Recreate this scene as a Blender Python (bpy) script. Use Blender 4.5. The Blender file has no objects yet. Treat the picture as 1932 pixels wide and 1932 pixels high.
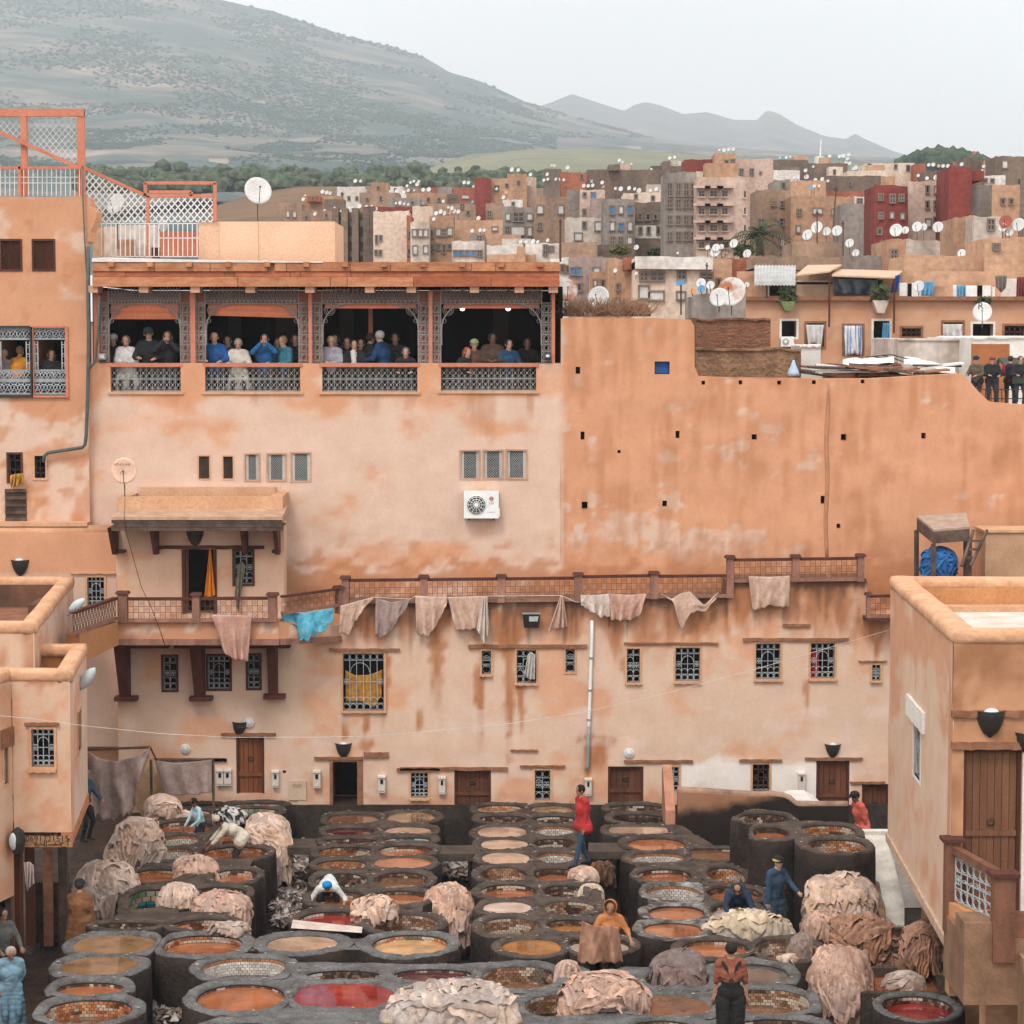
import bpy, math, random
import numpy as np
from mathutils import Vector, Matrix
R = math.radians
random.seed(7); np.random.seed(7)
sc = bpy.context.scene
COL = sc.collection
# ---------------------------------------------------------------- camera
F, PC, HC = 4400.0, 966.0, 12.3          # focal length and centre in units of a 1932 px wide picture, eye height
PITCH = math.atan(337 / F)
cam = bpy.data.cameras.new('camera'); cam.sensor_width = 36; cam.lens = 36 * F / 1932
cam.clip_end = 40000; cam.clip_start = 0.5
camo = bpy.data.objects.new('camera', cam); COL.objects.link(camo)
camo.location = (0, 0, HC); camo.rotation_euler = (R(90) - PITCH, 0, 0)
sc.camera = camo
# ---------------------------------------------------------------- sky, sun, exposure
SUN_EL, SUN_AZ = 52, 200                 # soft sun behind the cloud, from behind the camera
w = bpy.data.worlds.new('World'); sc.world = w; w.use_nodes = True
nt = w.node_tree; nt.nodes.clear()
sky = nt.nodes.new('ShaderNodeTexSky'); sky.sky_type = 'NISHITA'; sky.sun_disc = False
sky.sun_elevation = R(SUN_EL); sky.sun_rotation = R(SUN_AZ); sky.dust_density = 4; sky.air_density = 1.0
hsv = nt.nodes.new('ShaderNodeHueSaturation'); hsv.inputs['Saturation'].default_value = 0.10
mixc = nt.nodes.new('ShaderNodeMix'); mixc.data_type = 'RGBA'; mixc.inputs[0].default_value = 0.8
mixc.inputs[7].default_value = (13.2, 13.0, 12.7, 1)      # even cloud cover
bg = nt.nodes.new('ShaderNodeBackground'); bg.inputs[1].default_value = 0.131
wo = nt.nodes.new('ShaderNodeOutputWorld')
nt.links.new(sky.outputs[0], hsv.inputs['Color']); nt.links.new(hsv.outputs[0], mixc.inputs[6])
nt.links.new(mixc.outputs[2], bg.inputs[0]); nt.links.new(bg.outputs[0], wo.inputs[0])
sl = bpy.data.lights.new('sun', 'SUN'); sl.energy = 1.5; sl.angle = R(16); sl.color = (1, .96, .9)
so = bpy.data.objects.new('sun', sl); COL.objects.link(so); so.location = (0, -20, 60)
so.rotation_euler = (R(90 - SUN_EL), 0, R(-20))
sc.view_settings.view_transform = 'Standard'; sc.view_settings.look = 'None'
sc.view_settings.exposure = 0.09; sc.view_settings.gamma = 1.0
sc.render.engine = 'CYCLES'
cy = sc.cycles; cy.use_denoising = True; cy.max_bounces = 6; cy.diffuse_bounces = 3; cy.glossy_bounces = 3
cy.transmission_bounces = 3; cy.transparent_max_bounces = 6; cy.volume_bounces = 0; cy.caustics_reflective = False
cy.caustics_refractive = False; cy.use_adaptive_sampling = True; cy.adaptive_threshold = 0.02
# ---------------------------------------------------------------- picture units -> places
K = 1932 / 2560
ZT = dict(A1=(0, 240, 700/1932), A2=(200, 600, 650/1932), A3=(750, 600, 650/1932), A4=(700, 360, 640/1932), A5=(1300, 360, 640/1932),
          A6=(1900, 360, 660/1932), A7=(1380, 740, 1180/1932), A8=(0, 740, 280/902), C1=(0, 1100, 760/1932), C2=(700, 1100, 760/1932),
          C3=(1400, 1100, 1160/1932), C4=(0, 1500, 600/1932), C5=(500, 1500, 600/1932), C6=(1000, 1500, 600/1932), C7=(1560, 1500, 700/1932),
          C8=(2100, 1360, 460/741), Z1=(0, 1900, 500/1464), Z2=(200, 1940, 560/1932), Z3=(660, 1960, 580/1932), Z4=(1160, 1940, 580/1932),
          Z5=(1640, 1940, 620/1932), Z6=(60, 2260, 740/1932), Z7=(760, 2260, 740/1932), Z8=(1400, 2200, 1000/1932))
def zp(z, x, y):
    if z is None: return (x, y)
    a, b, s = ZT[z]; return ((a + x*s)*K, (b + y*s)*K)
CP, SP = math.cos(PITCH), math.sin(PITCH)
def ray(px, py):
    a, b = (px - PC)/F, -(py - PC)/F
    return a, CP + b*SP, -SP + b*CP
def PY(px, py, Y):
    d = ray(px, py); t = Y/d[1]; return Vector((d[0]*t, Y, HC + d[2]*t))
def PZ(px, py, Z):
    d = ray(px, py); t = (Z - HC)/d[2]; return Vector((d[0]*t, d[1]*t, Z))
def PX(px, py, X):
    d = ray(px, py); t = X/d[0]; return Vector((X, d[1]*t, HC + d[2]*t))
# ---------------------------------------------------------------- numpy noise
def _h(i, j, k, s):
    n = (i*374761393 + j*668265263 + k*2147483647 + s*974634777) & 0xffffffff
    n = ((n ^ (n >> 13))*1274126177) & 0xffffffff
    return ((n ^ (n >> 16)) & 0xffffff)/0xffffff
def vn(x, y, z=0.0, s=0):
    x, y, z = np.broadcast_arrays(np.asarray(x, float), np.asarray(y, float), np.asarray(z, float))
    i, j, k = (np.floor(a).astype(np.int64) for a in (x, y, z)); f = x - i; g = y - j; h = z - k
    f = f*f*(3-2*f); g = g*g*(3-2*g); h = h*h*(3-2*h); r = 0
    for a in (0, 1):
        for b in (0, 1):
            for c in (0, 1):
                r = r + _h(i+a, j+b, k+c, s)*(f if a else 1-f)*(g if b else 1-g)*(h if c else 1-h)
    return r
def fbm(x, y, z=0.0, s=0, o=4):
    r = 0; a = .5
    for q in range(o):
        r = r + a*vn(np.asarray(x)*2**q, np.asarray(y)*2**q, np.asarray(z)*2**q, s+q); a /= 2
    return r/(1-.5**o)
def sstep(a, b, x):
    t = np.clip((x-a)/(b-a), 0, 1); return t*t*(3-2*t)
# ---------------------------------------------------------------- materials
MATS = {}
def M(name, c, c2=None, scale=2.0, rough=.85, bump=.15, bs=25.0, spec=.25, fine=.12, streak=1.0, attr=None, rnd=0.0, metal=0.0, emit=0, alpha=None, coat=0, bd=.02, contrast=(.35, .65)):
    if name in MATS: return MATS[name]
    m = bpy.data.materials.new(name); m.use_nodes = True; MATS[name] = m
    n = m.node_tree.nodes; L = m.node_tree.links; b = n['Principled BSDF']
    b.inputs['Roughness'].default_value = rough; b.inputs['Specular IOR Level'].default_value = spec; b.inputs['Metallic'].default_value = metal
    c2 = c2 or tuple(v*.72 for v in c)
    g = n.new('ShaderNodeNewGeometry'); mp = n.new('ShaderNodeMapping'); mp.inputs['Scale'].default_value = (1, 1, streak)
    L.new(g.outputs['Position'], mp.inputs[0])
    t = n.new('ShaderNodeTexNoise'); t.inputs['Scale'].default_value = scale; t.inputs['Detail'].default_value = 5; t.inputs['Roughness'].default_value = .62
    L.new(mp.outputs[0], t.inputs['Vector'])
    rp = n.new('ShaderNodeValToRGB'); e = rp.color_ramp.elements
    e[0].position, e[1].position = contrast; e[0].color = (*c2, 1); e[1].color = (*c, 1)
    L.new(t.outputs[0], rp.inputs[0]); col = rp.outputs[0]
    if attr:
        at = n.new('ShaderNodeAttribute'); at.attribute_name = attr
        mx = n.new('ShaderNodeMix'); mx.data_type = 'RGBA'; mx.blend_type = 'MULTIPLY'; mx.inputs[0].default_value = 1
        L.new(at.outputs[0], mx.inputs[6]); L.new(col, mx.inputs[7]); col = mx.outputs[2]
    t2 = n.new('ShaderNodeTexNoise'); t2.inputs['Scale'].default_value = bs; t2.inputs['Detail'].default_value = 4
    L.new(g.outputs['Position'], t2.inputs['Vector'])
    if fine or rnd:
        mr = n.new('ShaderNodeMapRange'); mr.inputs[1].default_value = .3; mr.inputs[2].default_value = .7
        mr.inputs[3].default_value = 1-fine; mr.inputs[4].default_value = 1+fine; L.new(t2.outputs[0], mr.inputs[0]); val = mr.outputs[0]
        if rnd:
            oi = n.new('ShaderNodeObjectInfo'); m2 = n.new('ShaderNodeMapRange'); m2.inputs[3].default_value = 1-rnd; m2.inputs[4].default_value = 1+rnd
            L.new(oi.outputs['Random'], m2.inputs[0]); mm = n.new('ShaderNodeMath'); mm.operation = 'MULTIPLY'
            L.new(val, mm.inputs[0]); L.new(m2.outputs[0], mm.inputs[1]); val = mm.outputs[0]
        hs = n.new('ShaderNodeHueSaturation'); L.new(col, hs.inputs['Color']); L.new(val, hs.inputs['Value']); col = hs.outputs[0]
    L.new(col, b.inputs['Base Color'])
    if bump:
        bp = n.new('ShaderNodeBump'); bp.inputs['Strength'].default_value = bump; bp.inputs['Distance'].default_value = bd
        L.new(t2.outputs[0], bp.inputs['Height']); L.new(bp.outputs[0], b.inputs['Normal'])
    if emit:
        L.new(col, b.inputs['Emission Color']); b.inputs['Emission Strength'].default_value = emit
    if coat: b.inputs['Coat Weight'].default_value = coat
    if alpha is not None: b.inputs['Alpha'].default_value = alpha
    return m
def Mliq(name, c):
    m = M(name, c, tuple(v*.55 for v in c), scale=2.0, rough=.04, bump=.05, bs=3.5, spec=.55, fine=.05, bd=.01); return m
# ---------------------------------------------------------------- mesh building
class MB:
    def __init__(s): s.v = []; s.f = []; s.m = []; s.c = None
    def add(s, vs, fs, mi=0):
        o = len(s.v); s.v.extend([tuple(p) for p in vs]); s.f.extend([tuple(i+o for i in f) for f in fs]); s.m.extend([mi]*len(fs)); return s
    def box(s, x0, x1, y0, y1, z0, z1, mi=0):
        return s.add([(x0,y0,z0),(x1,y0,z0),(x1,y1,z0),(x0,y1,z0),(x0,y0,z1),(x1,y0,z1),(x1,y1,z1),(x0,y1,z1)],
                     [(0,3,2,1),(4,5,6,7),(0,1,5,4),(1,2,6,5),(2,3,7,6),(3,0,4,7)], mi)
    def hexa(s, a, b, mi=0):   # two quads (bottom, top), same winding
        return s.add(list(a)+list(b), [(3,2,1,0),(4,5,6,7),(0,1,5,4),(1,2,6,5),(2,3,7,6),(3,0,4,7)], mi)
    def prism(s, poly, axis, a, b, mi=0):   # polygon (u,v) extruded along an axis between a and b
        n = len(poly)
        def P(u, v, t): return {'x': (t, u, v), 'y': (u, t, v), 'z': (u, v, t)}[axis]
        vs = [P(u, v, a) for u, v in poly]+[P(u, v, b) for u, v in poly]
        return s.add(vs, [tuple(range(n))[::-1], tuple(range(n, 2*n))]+[(i, (i+1) % n, n+(i+1) % n, n+i) for i in range(n)], mi)
    def tube(s, pts, r, n=6, mi=0, cap=True):
        pts = [Vector(p) for p in pts]; rs = r if isinstance(r, (list, tuple)) else [r]*len(pts); vs = []; up = None
        for i, p in enumerate(pts):
            d = (pts[min(i+1, len(pts)-1)]-pts[max(i-1, 0)])
            d = d.normalized() if d.length > 1e-9 else Vector((0, 0, 1))
            if up is None: up = Vector((0, 0, 1)) if abs(d.z) < .9 else Vector((0, 1, 0))
            a = d.cross(up).normalized(); b = a.cross(d).normalized(); up = b
            for k in range(n):
                t = 2*math.pi*(k+.5)/n; vs.append(p+(a*math.cos(t)+b*math.sin(t))*rs[i])
        fs = [(i*n+k, i*n+(k+1) % n, (i+1)*n+(k+1) % n, (i+1)*n+k) for i in range(len(pts)-1) for k in range(n)]
        if cap: fs += [tuple(range(n))[::-1], tuple(range((len(pts)-1)*n, len(pts)*n))]
        return s.add(vs, fs, mi)
    def bar(s, a, b, w, mi=0): return s.tube([a, b], w, 4, mi)
    def ring(s, c, r, w, n=14, a0=0, a1=2*math.pi, sx=1, mi=0):   # wire circle in the XZ plane
        full = abs(a1-a0-2*math.pi) < 1e-6
        return s.tube([(c[0]+sx*r*math.cos(a0+(a1-a0)*i/n), c[1], c[2]+r*math.sin(a0+(a1-a0)*i/n)) for i in range(n+1)], w, 3, mi, cap=not full)
    def lathe(s, prof, c, n=20, axis='z', mi=0, cap=True):   # prof: list of (r,h)
        vs = []
        for r, h in prof:
            for k in range(n):
                t = 2*math.pi*k/n; u, v = r*math.cos(t), r*math.sin(t)
                vs.append({'z': (c[0]+u, c[1]+v, c[2]+h), 'y': (c[0]+u, c[1]+h, c[2]+v), 'x': (c[0]+h, c[1]+u, c[2]+v)}[axis])
        fs = [(i*n+k, i*n+(k+1) % n, (i+1)*n+(k+1) % n, (i+1)*n+k) for i in range(len(prof)-1) for k in range(n)]
        if cap: fs += [tuple(range(n))[::-1], tuple(range((len(prof)-1)*n, len(prof)*n))]
        return s.add(vs, fs, mi)
    def ell(s, c, rx, ry, rz, nu=12, nv=8, mi=0):
        vs = [(c[0], c[1], c[2]-rz)]
        for j in range(1, nv):
            t = math.pi*j/nv
            for k in range(nu):
                a = 2*math.pi*k/nu; vs.append((c[0]+rx*math.sin(t)*math.cos(a), c[1]+ry*math.sin(t)*math.sin(a), c[2]-rz*math.cos(t)))
        vs.append((c[0], c[1], c[2]+rz)); e = len(vs)-1
        fs = [(0, 1+(k+1) % nu, 1+k) for k in range(nu)]+[(e, 1+(nv-2)*nu+k, 1+(nv-2)*nu+(k+1) % nu) for k in range(nu)]
        fs += [(1+j*nu+k, 1+j*nu+(k+1) % nu, 1+(j+1)*nu+(k+1) % nu, 1+(j+1)*nu+k) for j in range(nv-2) for k in range(nu)]
        return s.add(vs, fs, mi)
    def grid(s, V, nu, nv, closed=False, mi=0):   # V: (nv*nu) points, row by row
        fs = [(j*nu+i, j*nu+(i+1) % nu, (j+1)*nu+(i+1) % nu, (j+1)*nu+i) for j in range(nv-1) for i in range(nu if closed else nu-1)]
        return s.add(V, fs, mi)
ORG = {}
def _props(o, label, cat, group, kind):
    if label: o['label'] = label
    if cat: o['category'] = cat
    if group: o['group'] = group
    if kind: o['kind'] = kind
def thing(name, label, cat, loc=(0, 0, 0), group=None, kind=None):
    o = bpy.data.objects.new(name, None); o.empty_display_size = .2; o.location = loc; COL.objects.link(o)
    ORG[o.name] = Vector(loc); _props(o, label, cat, group, kind); return o
def part(name, mb, mats, parent=None, smooth=False, label=None, cat=None, group=None, kind=None, loc=None, col=None, solid=None):
    org = ORG[parent.name] if parent is not None else Vector(loc if loc is not None else (0, 0, 0))
    me = bpy.data.meshes.new(name)
    V = np.array(mb.v, float).reshape(-1, 3) - np.array(org)
    me.from_pydata(V.tolist(), [], mb.f)
    for m in (mats if isinstance(mats, (list, tuple)) else [mats]): me.materials.append(m)
    if any(mb.m): me.polygons.foreach_set('material_index', mb.m)
    if smooth: me.polygons.foreach_set('use_smooth', [True]*len(me.polygons))
    if col is not None:   # one colour per vertex
        a = me.color_attributes.new('Col', 'FLOAT_COLOR', 'POINT'); c = np.ones((len(me.vertices), 4)); c[:, :3] = col; a.data.foreach_set('color', c.ravel())
    me.update()
    o = bpy.data.objects.new(name, me); COL.objects.link(o); ORG[o.name] = org
    if parent is not None: o.parent = parent
    else: o.location = org
    if solid:
        q = o.modifiers.new('thickness', 'SOLIDIFY'); q.thickness = solid; q.offset = 0
    _props(o, label, cat, group, kind); return o
def copy_tree(o, loc, label=None, group=None, rz=None, scale=None, parent=None):
    c = o.copy(); COL.objects.link(c); c.parent = parent
    if parent is None:
        c.location = loc
        if label: c['label'] = label
        if group: c['group'] = group
        if rz is not None: c.rotation_euler = (0, 0, rz)
        if scale is not None: c.scale = (scale,)*3
    ORG[c.name] = ORG[o.name]
    for ch in o.children: copy_tree(ch, None, parent=c)
    return c
ORDS = '1st 2nd 3rd 4th 5th 6th 7th 8th 9th 10th 11th 12th 13th 14th'.split()
# ================================================================ palette
m_plA = M('ochre_plaster', (1, 1, 1), (.90, .87, .84), scale=1.6, rough=.92, bump=.14, bs=14, fine=.03, attr='Col', bd=.03)
m_lin = M('pale_plaster', (.60, .36, .22), (.50, .27, .15), scale=1.1, rough=.9, bump=.2, bs=18, streak=.35)
m_och = M('deep_ochre_plaster', (.52, .25, .11), (.40, .18, .075), scale=.9, rough=.9, bump=.2, bs=18, streak=.4)
m_pink = M('salmon_paint', (.55, .20, .12), (.48, .16, .09), scale=3, rough=.6, bump=.05)
m_beam = M('weathered_terracotta_board', (.46, .22, .11), (.33, .12, .055), scale=2.4, rough=.85, bump=.4, bs=30, streak=3.0, rnd=.12)
m_wood = M('old_brown_wood', (.15, .055, .028), (.085, .03, .016), scale=3.5, rough=.7, bump=.4, bs=40, streak=.12, rnd=.22)
m_dwood = M('dark_red_timber', (.10, .032, .022), (.065, .02, .015), scale=4, rough=.75, bump=.3, streak=.2)
m_grwood = M('weathered_grey_wood', (.13, .085, .065), (.06, .035, .028), scale=4, rough=.85, bump=.5, bs=45, rnd=.2)
m_lint = M('dirty_lintel', (.30, .145, .08), (.20, .085, .045), scale=5, rough=.9, bump=.4)
m_iron = M('pale_grey_iron', (.42, .46, .48), (.30, .32, .33), scale=8, rough=.6, bump=.1)
m_wire = M('grey_white_iron', (.50, .49, .48), (.36, .33, .31), scale=6, rough=.65, bump=.1)
m_blk = M('black_iron', (.018, .016, .016), (.03, .024, .02), scale=9, rough=.55, bump=.3, spec=.4)
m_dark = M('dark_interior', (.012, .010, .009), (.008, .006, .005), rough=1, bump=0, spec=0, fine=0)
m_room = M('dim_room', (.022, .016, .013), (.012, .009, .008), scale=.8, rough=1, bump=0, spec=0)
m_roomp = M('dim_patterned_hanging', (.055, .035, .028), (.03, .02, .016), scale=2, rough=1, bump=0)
m_white = M('white_enamel', (.78, .78, .77), (.70, .70, .69), scale=3, rough=.45, bump=.03, spec=.4)
m_whw = M('whitewash', (.74, .70, .66), (.60, .54, .49), scale=1.6, rough=.9, bump=.25)
m_gpipe = M('grey_pipe', (.30, .31, .31), (.22, .23, .23), scale=4, rough=.6, bump=.05)
m_cable = M('dark_green_conduit', (.09, .12, .115), (.06, .08, .08), scale=5, rough=.6, bump=.05)
m_glass = M('window_dark_glass', (.015, .016, .018), (.02, .02, .02), rough=.12, bump=0, spec=.5, fine=0)
m_lampg = M('lamp_glass', (.62, .66, .68), (.5, .54, .57), rough=.15, bump=0, spec=.5)
# ================================================================ land
part('ground', MB().add([(-90, -40, -.02), (90, -40, -.02), (90, 62, -.02), (-90, 62, -.02)], [(0, 1, 2, 3)]),
     M('dark_wet_earth', (.045, .032, .026), (.022, .016, .013), scale=1.5, rough=.7, bump=.8, bs=9, bd=.05), kind='structure')
al = MB()
AX = np.linspace(-13, -6.0, 24); AY = np.linspace(36, 56.5, 60)
GX, GY = np.meshgrid(AX, AY)
def alley_z(y): return .85*sstep(43, 53.5, y)
GZ = alley_z(GY)+.02+.05*fbm(GX*1.2, GY*1.2, 0, 3)-.02
al.grid(np.stack([GX, GY, GZ], -1).reshape(-1, 3), 24, 60)
part('alley_path', al, M('wet_brown_cobble', (.07, .042, .03), (.03, .019, .015), scale=2.2, rough=.55, bump=.9, bs=7, bd=.05, spec=.4), kind='structure', smooth=True)
wk = MB().box(-5.6, 12.5, 54.93, 56.0, 0, 1.08)  # dark plinth added as painted shade along the wall foot
part('wall_foot_shade_plinth', wk, M('wall_foot_shade', (.05, .036, .03), (.03, .022, .018), scale=3, bump=.6, bs=12, rough=.6), kind='structure')
# hills and mountains : sheets whose crest follows the skyline
def interp(pts, x): return np.interp(x, [p[0] for p in pts], [p[1] for p in pts])
def sheet(name, rows, x0, x1, nx, mat, rough_amp=.0, sub=18, kind='structure', seed=0, col=None):
    xs = np.linspace(x0, x1, nx); V = []; nr = 0; C = []
    for r in range(len(rows)-1):
        (Ya, pa), (Yb, pb) = rows[r], rows[r+1]
        for q in range(sub+(1 if r == len(rows)-2 else 0)):
            t = q/sub; Y = Ya*(Yb/Ya)**t
            py = interp(pa, xs)*(1-t)+interp(pb, xs)*t
            fade = math.sin(math.pi*min(1, t)) if r == len(rows)-2 else 1
            X = (xs-PC)/F*Y
            py = py + rough_amp*(fbm(X/Y*30, np.full_like(X, math.log(Y)*9), 0, seed, 5)-.5)*(1 if r < len(rows)-2 else max(0.3, 1-t))
            b = -(py-PC)/F; dy = CP+b*SP; dz = -SP+b*CP
            V.append(np.stack([X*1.0, np.full_like(X, Y), HC+dz/dy*Y], -1)); nr += 1
    V = np.concatenate(V); mb = MB().grid(V, nx, nr)
    o = part(name, mb, mat, kind=kind, smooth=True); return V.reshape(nr, nx, 3)
m_mtn = M('scrub_mountainside', (.31, .25, .22), (.10, .13, .125), scale=.0065, rough=1, bump=.0, spec=0, fine=.25, bs=.03, streak=1.6, contrast=(.46, .68))
m_plain = M('green_field', (.24, .225, .155), (.17, .18, .12), scale=.006, rough=1, bump=0, spec=0, fine=.12, bs=.05)
m_ridge = M('far_rock_ridge', (.26, .21, .18), (.08, .09, .095), scale=.004, rough=1, bump=0, spec=0, fine=.1, bs=.02)
SKY1 = [(-400, -170), (0, -90), (200, -50), (330, -28), (415, 0), (520, 24), (640, 66), (700, 80), (745, 88), (800, 104), (850, 134), (900, 152), (950, 174), (1000, 197), (1050, 214), (1130, 238), (1250, 262), (1400, 278), (1560, 292), (1720, 304), (2330, 335)]
mtn = sheet('mountain', [(330, [(-400, 520), (2330, 480)]), (620, [(-400, 362), (2330, 354)]), (1100, [(-400, 300), (600, 318), (850, 330), (1000, 322), (2330, 330)]),
                 (1900, [(-400, 215), (300, 225), (700, 262), (1000, 285), (1400, 300), (2330, 325)]), (3800, SKY1)], -400, 2330, 240, m_mtn, 40, 34, seed=4)
SKY2 = [(700, 190), (980, 212), (1030, 196), (1055, 186), (1078, 177), (1100, 184), (1135, 196), (1175, 209), (1195, 197), (1215, 192), (1245, 199), (1285, 215), (1330, 211), (1380, 226), (1425, 226), (1440, 208), (1462, 213), (1500, 236), (1550, 256), (1590, 262), (1607, 252), (1630, 264), (1680, 286), (1730, 300), (1800, 309), (2330, 330)]
sheet('far_ridge', [(4200, [(700, 300), (2330, 335)]), (6000, SKY2)], 700, 2330, 260, m_ridge, 9, 16, seed=9)
sheet('field', [(700, [(780, 352), (2330, 352)]), (1150, [(780, 330), (860, 298), (1000, 281), (1200, 283), (1420, 300), (1720, 310), (2330, 330)])], 780, 2330, 90, m_plain, 3, 20, seed=2)
sheet('near_slope', [(280, [(400, 560), (2330, 560)]), (400, [(400, 425), (700, 405), (2330, 400)]), (500, [(400, 392), (480, 366), (560, 352), (700, 351), (800, 355), (2330, 352)])], 400, 2330, 60,
      M('bare_brown_slope', (.22, .13, .08), (.15, .10, .065), scale=.05, rough=1, bump=0, spec=0), 4, 10, seed=6)
part('city_ground', MB().add([(-120, 58, -.5), (160, 58, -.5), (220, 340, 14), (-160, 340, 14)], [(0, 1, 2, 3)]), m_lint, kind='structure')
# far olive groves and woods : many small lumps on the slopes (nobody could count them)
ico = [(0, 0, 1)]+[(.89*math.cos(a*1.2566), .89*math.sin(a*1.2566), .45) for a in range(5)]+[(.89*math.cos(a*1.2566+.63), .89*math.sin(a*1.2566+.63), -.45) for a in range(5)]
icf = [(0, 1+k, 1+(k+1) % 5) for k in range(5)]+[(1+k, 6+k, 1+(k+1) % 5) for k in range(5)]+[(1+(k+1) % 5, 6+k, 6+(k+1) % 5) for k in range(5)]
def lumps(name, label, pts, rs, mat, cat='woodland'):
    pts = np.array(pts); rs = np.array(rs); u = np.array(ico); n = len(pts)
    jit = 1+.5*(np.random.rand(n, 11, 1)-.5)
    V = (pts[:, None, :]+u[None]*rs[:, None, None]*np.array([1, 1, .85])*jit).reshape(-1, 3)
    f = np.array(icf); Fc = (f[None]+(np.arange(n)*11)[:, None, None]).reshape(-1, 3)
    mb = MB(); mb.v = V.tolist(); mb.f = Fc.tolist(); mb.m = [0]*len(Fc)
    part(name, mb, mat, label=label, cat=cat, kind='stuff')
m_far = M('olive_grove_green', (.085, .115, .10), (.055, .08, .075), scale=.02, rough=1, bump=0, spec=0, fine=.3, bs=.2)
def scatter(S, n, r0, r1, x0, x1, yp0, yp1, dens, seed):
    rng = np.random.RandomState(seed); P = []; Rr = []
    nr, nx, _ = S.shape; tries = 0
    while len(P) < n and tries < 12:
        tries += 1
        i = rng.randint(0, nr-1, n*2); j = rng.randint(0, nx-1, n*2); a, b = rng.rand(n*2, 1), rng.rand(n*2, 1)
        q = S[i, j]*(1-a)*(1-b)+S[i+1, j]*a*(1-b)+S[i, j+1]*(1-a)*b+S[i+1, j+1]*a*b
        fw = q[:, 1]*CP-(q[:, 2]-HC)*SP; up = q[:, 1]*SP+(q[:, 2]-HC)*CP; px = PC+F*q[:, 0]/fw; py = PC-F*up/fw
        k = (px > x0) & (px < x1) & (py > yp0) & (py < yp1) & (fbm(q[:, 0]*dens, q[:, 1]*dens*.35, 0, seed+3, 3) > .47+.15*rng.rand(n*2))
        P.extend(q[k].tolist()); Rr.extend((q[k][:, 1]/1500*(r0+(r1-r0)*rng.rand(k.sum()))).tolist())
    return P[:n], Rr[:n]
p, r = scatter(mtn, 24000, .5, 1.45, -60, 1050, 195, 352, .02, 21)
lumps('olive_grove', 'scattered dark green olive groves over the lower mountain slope', p, r, m_far)
p, r = scatter(mtn, 8000, .6, 1.7, -60, 1700, 0, 260, .009, 33)
lumps('mountain_scrub', 'dark scrub patches scattered on the upper mountainside', p, r, m_far, 'scrub')
# the line of full trees behind the town, and the wooded knoll at its right
P_, R_ = [], []
rng = np.random.RandomState(5)
for q in range(2400):
    px = rng.uniform(150, 1030); Y = rng.uniform(500, 560); h = rng.uniform(.8, 1.9)*(1.1 if px < 640 else 1)
    b = PY(px, 352-8*vn(px/60, 0, 0, 2)+rng.uniform(-1, 5), Y); P_.append((b.x, b.y, b.z+3.2*rng.rand()**1.5*vn(px/9, Y/20, 0, 4)*1.6-.4)); R_.append(h)
lumps('tree_belt', 'belt of dark green trees along the town edge below the slope', P_, R_, M('tree_belt_green', (.10, .12, .075), (.055, .075, .05), scale=.15, rough=1, bump=0, spec=0, fine=.35, bs=.6), 'trees')
P_, R_ = [], []
for q in range(420):
    px = rng.uniform(1700, 1862); t = (px-1780)/80; top = 290+20*t*t
    b = PY(px, rng.uniform(top+2, 318), rng.uniform(560, 640)); P_.append(tuple(b)); R_.append(rng.uniform(1.6, 3))
lumps('wooded_knoll', 'small knoll covered in green trees behind the rooftops', P_, R_, M('knoll_green', (.07, .10, .055), (.035, .055, .035), scale=.1, rough=1, bump=0, spec=0, fine=.3, bs=.5), 'trees')
def terr(px, py):
    S = mtn.reshape(-1, 3); qx, qy = to_px(S[:, 0], S[:, 1], S[:, 2]); k = np.argmin((qx-px)**2+4*(qy-py)**2); return float(S[k, 1])-8
def to_px(x, y, z):
    fw = y*CP-(z-HC)*SP; up = y*SP+(z-HC)*CP; return PC+F*x/fw, PC-F*up/fw
for i, (z, x, y, wd, ht, lab) in enumerate([('A1', 1505, 445, 130, 40, 'small cream farmhouse alone among the olive groves'), ('A1', 1780, 40, 90, 20, 'tiny pale house high on the brown mountainside'),
        ('A4', 290, 98, 60, 14, 'low white shed beside the olive groves'), ('A4', 140, 95, 80, 22, 'pale brown farm shed beside a dirt track'), ('A4', 1015, 48, 80, 16, 'long pale farm building at the edge of the field'),
        ('A5', 1180, 68, 70, 14, 'long white shed standing in the green field'), ('A5', 840, 25, 150, 22, 'cream farm compound beside trees in the field'), ('A1', 1890, 445, 60, 18, 'small pale hut among trees by the slope')]):
    Y = terr(*zp(z, x, y)); a = PY(*zp(z, x-wd/2, y+ht/2), Y); b = PY(*zp(z, x+wd/2, y-ht/2), Y)
    th = thing('farm_building', lab, 'house', (a.x, Y, a.z), 'farm buildings on the slope')
    part('wall', MB().box(a.x, b.x, Y, Y+10, a.z-6, b.z), M('farm_wall', (.62, .55, .46), rough=1, bump=0), th)
    part('roof', MB().prism([(a.x-.6, b.z), (b.x+.6, b.z), ((a.x+b.x)/2, b.z+.22*(b.z-a.z)+.6)], 'y', Y-.5, Y+10.5), M('farm_roof', (.42, .30, .22), rough=1, bump=0), th)
th = thing('radio_mast', 'thin radio mast with small white base hut on the horizon', 'mast', PY(1546, 300, 900))
b = PY(1546, 300, 900); t_ = PY(1549, 262, 900)
part('mast', MB().tube([b-Vector((0, 0, 8)), t_], [.5, .25], 5), m_white, th); part('hut', MB().box(b.x-1.5, b.x+1.5, 898, 903, b.z-3, b.z+1), m_whw, th)
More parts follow.
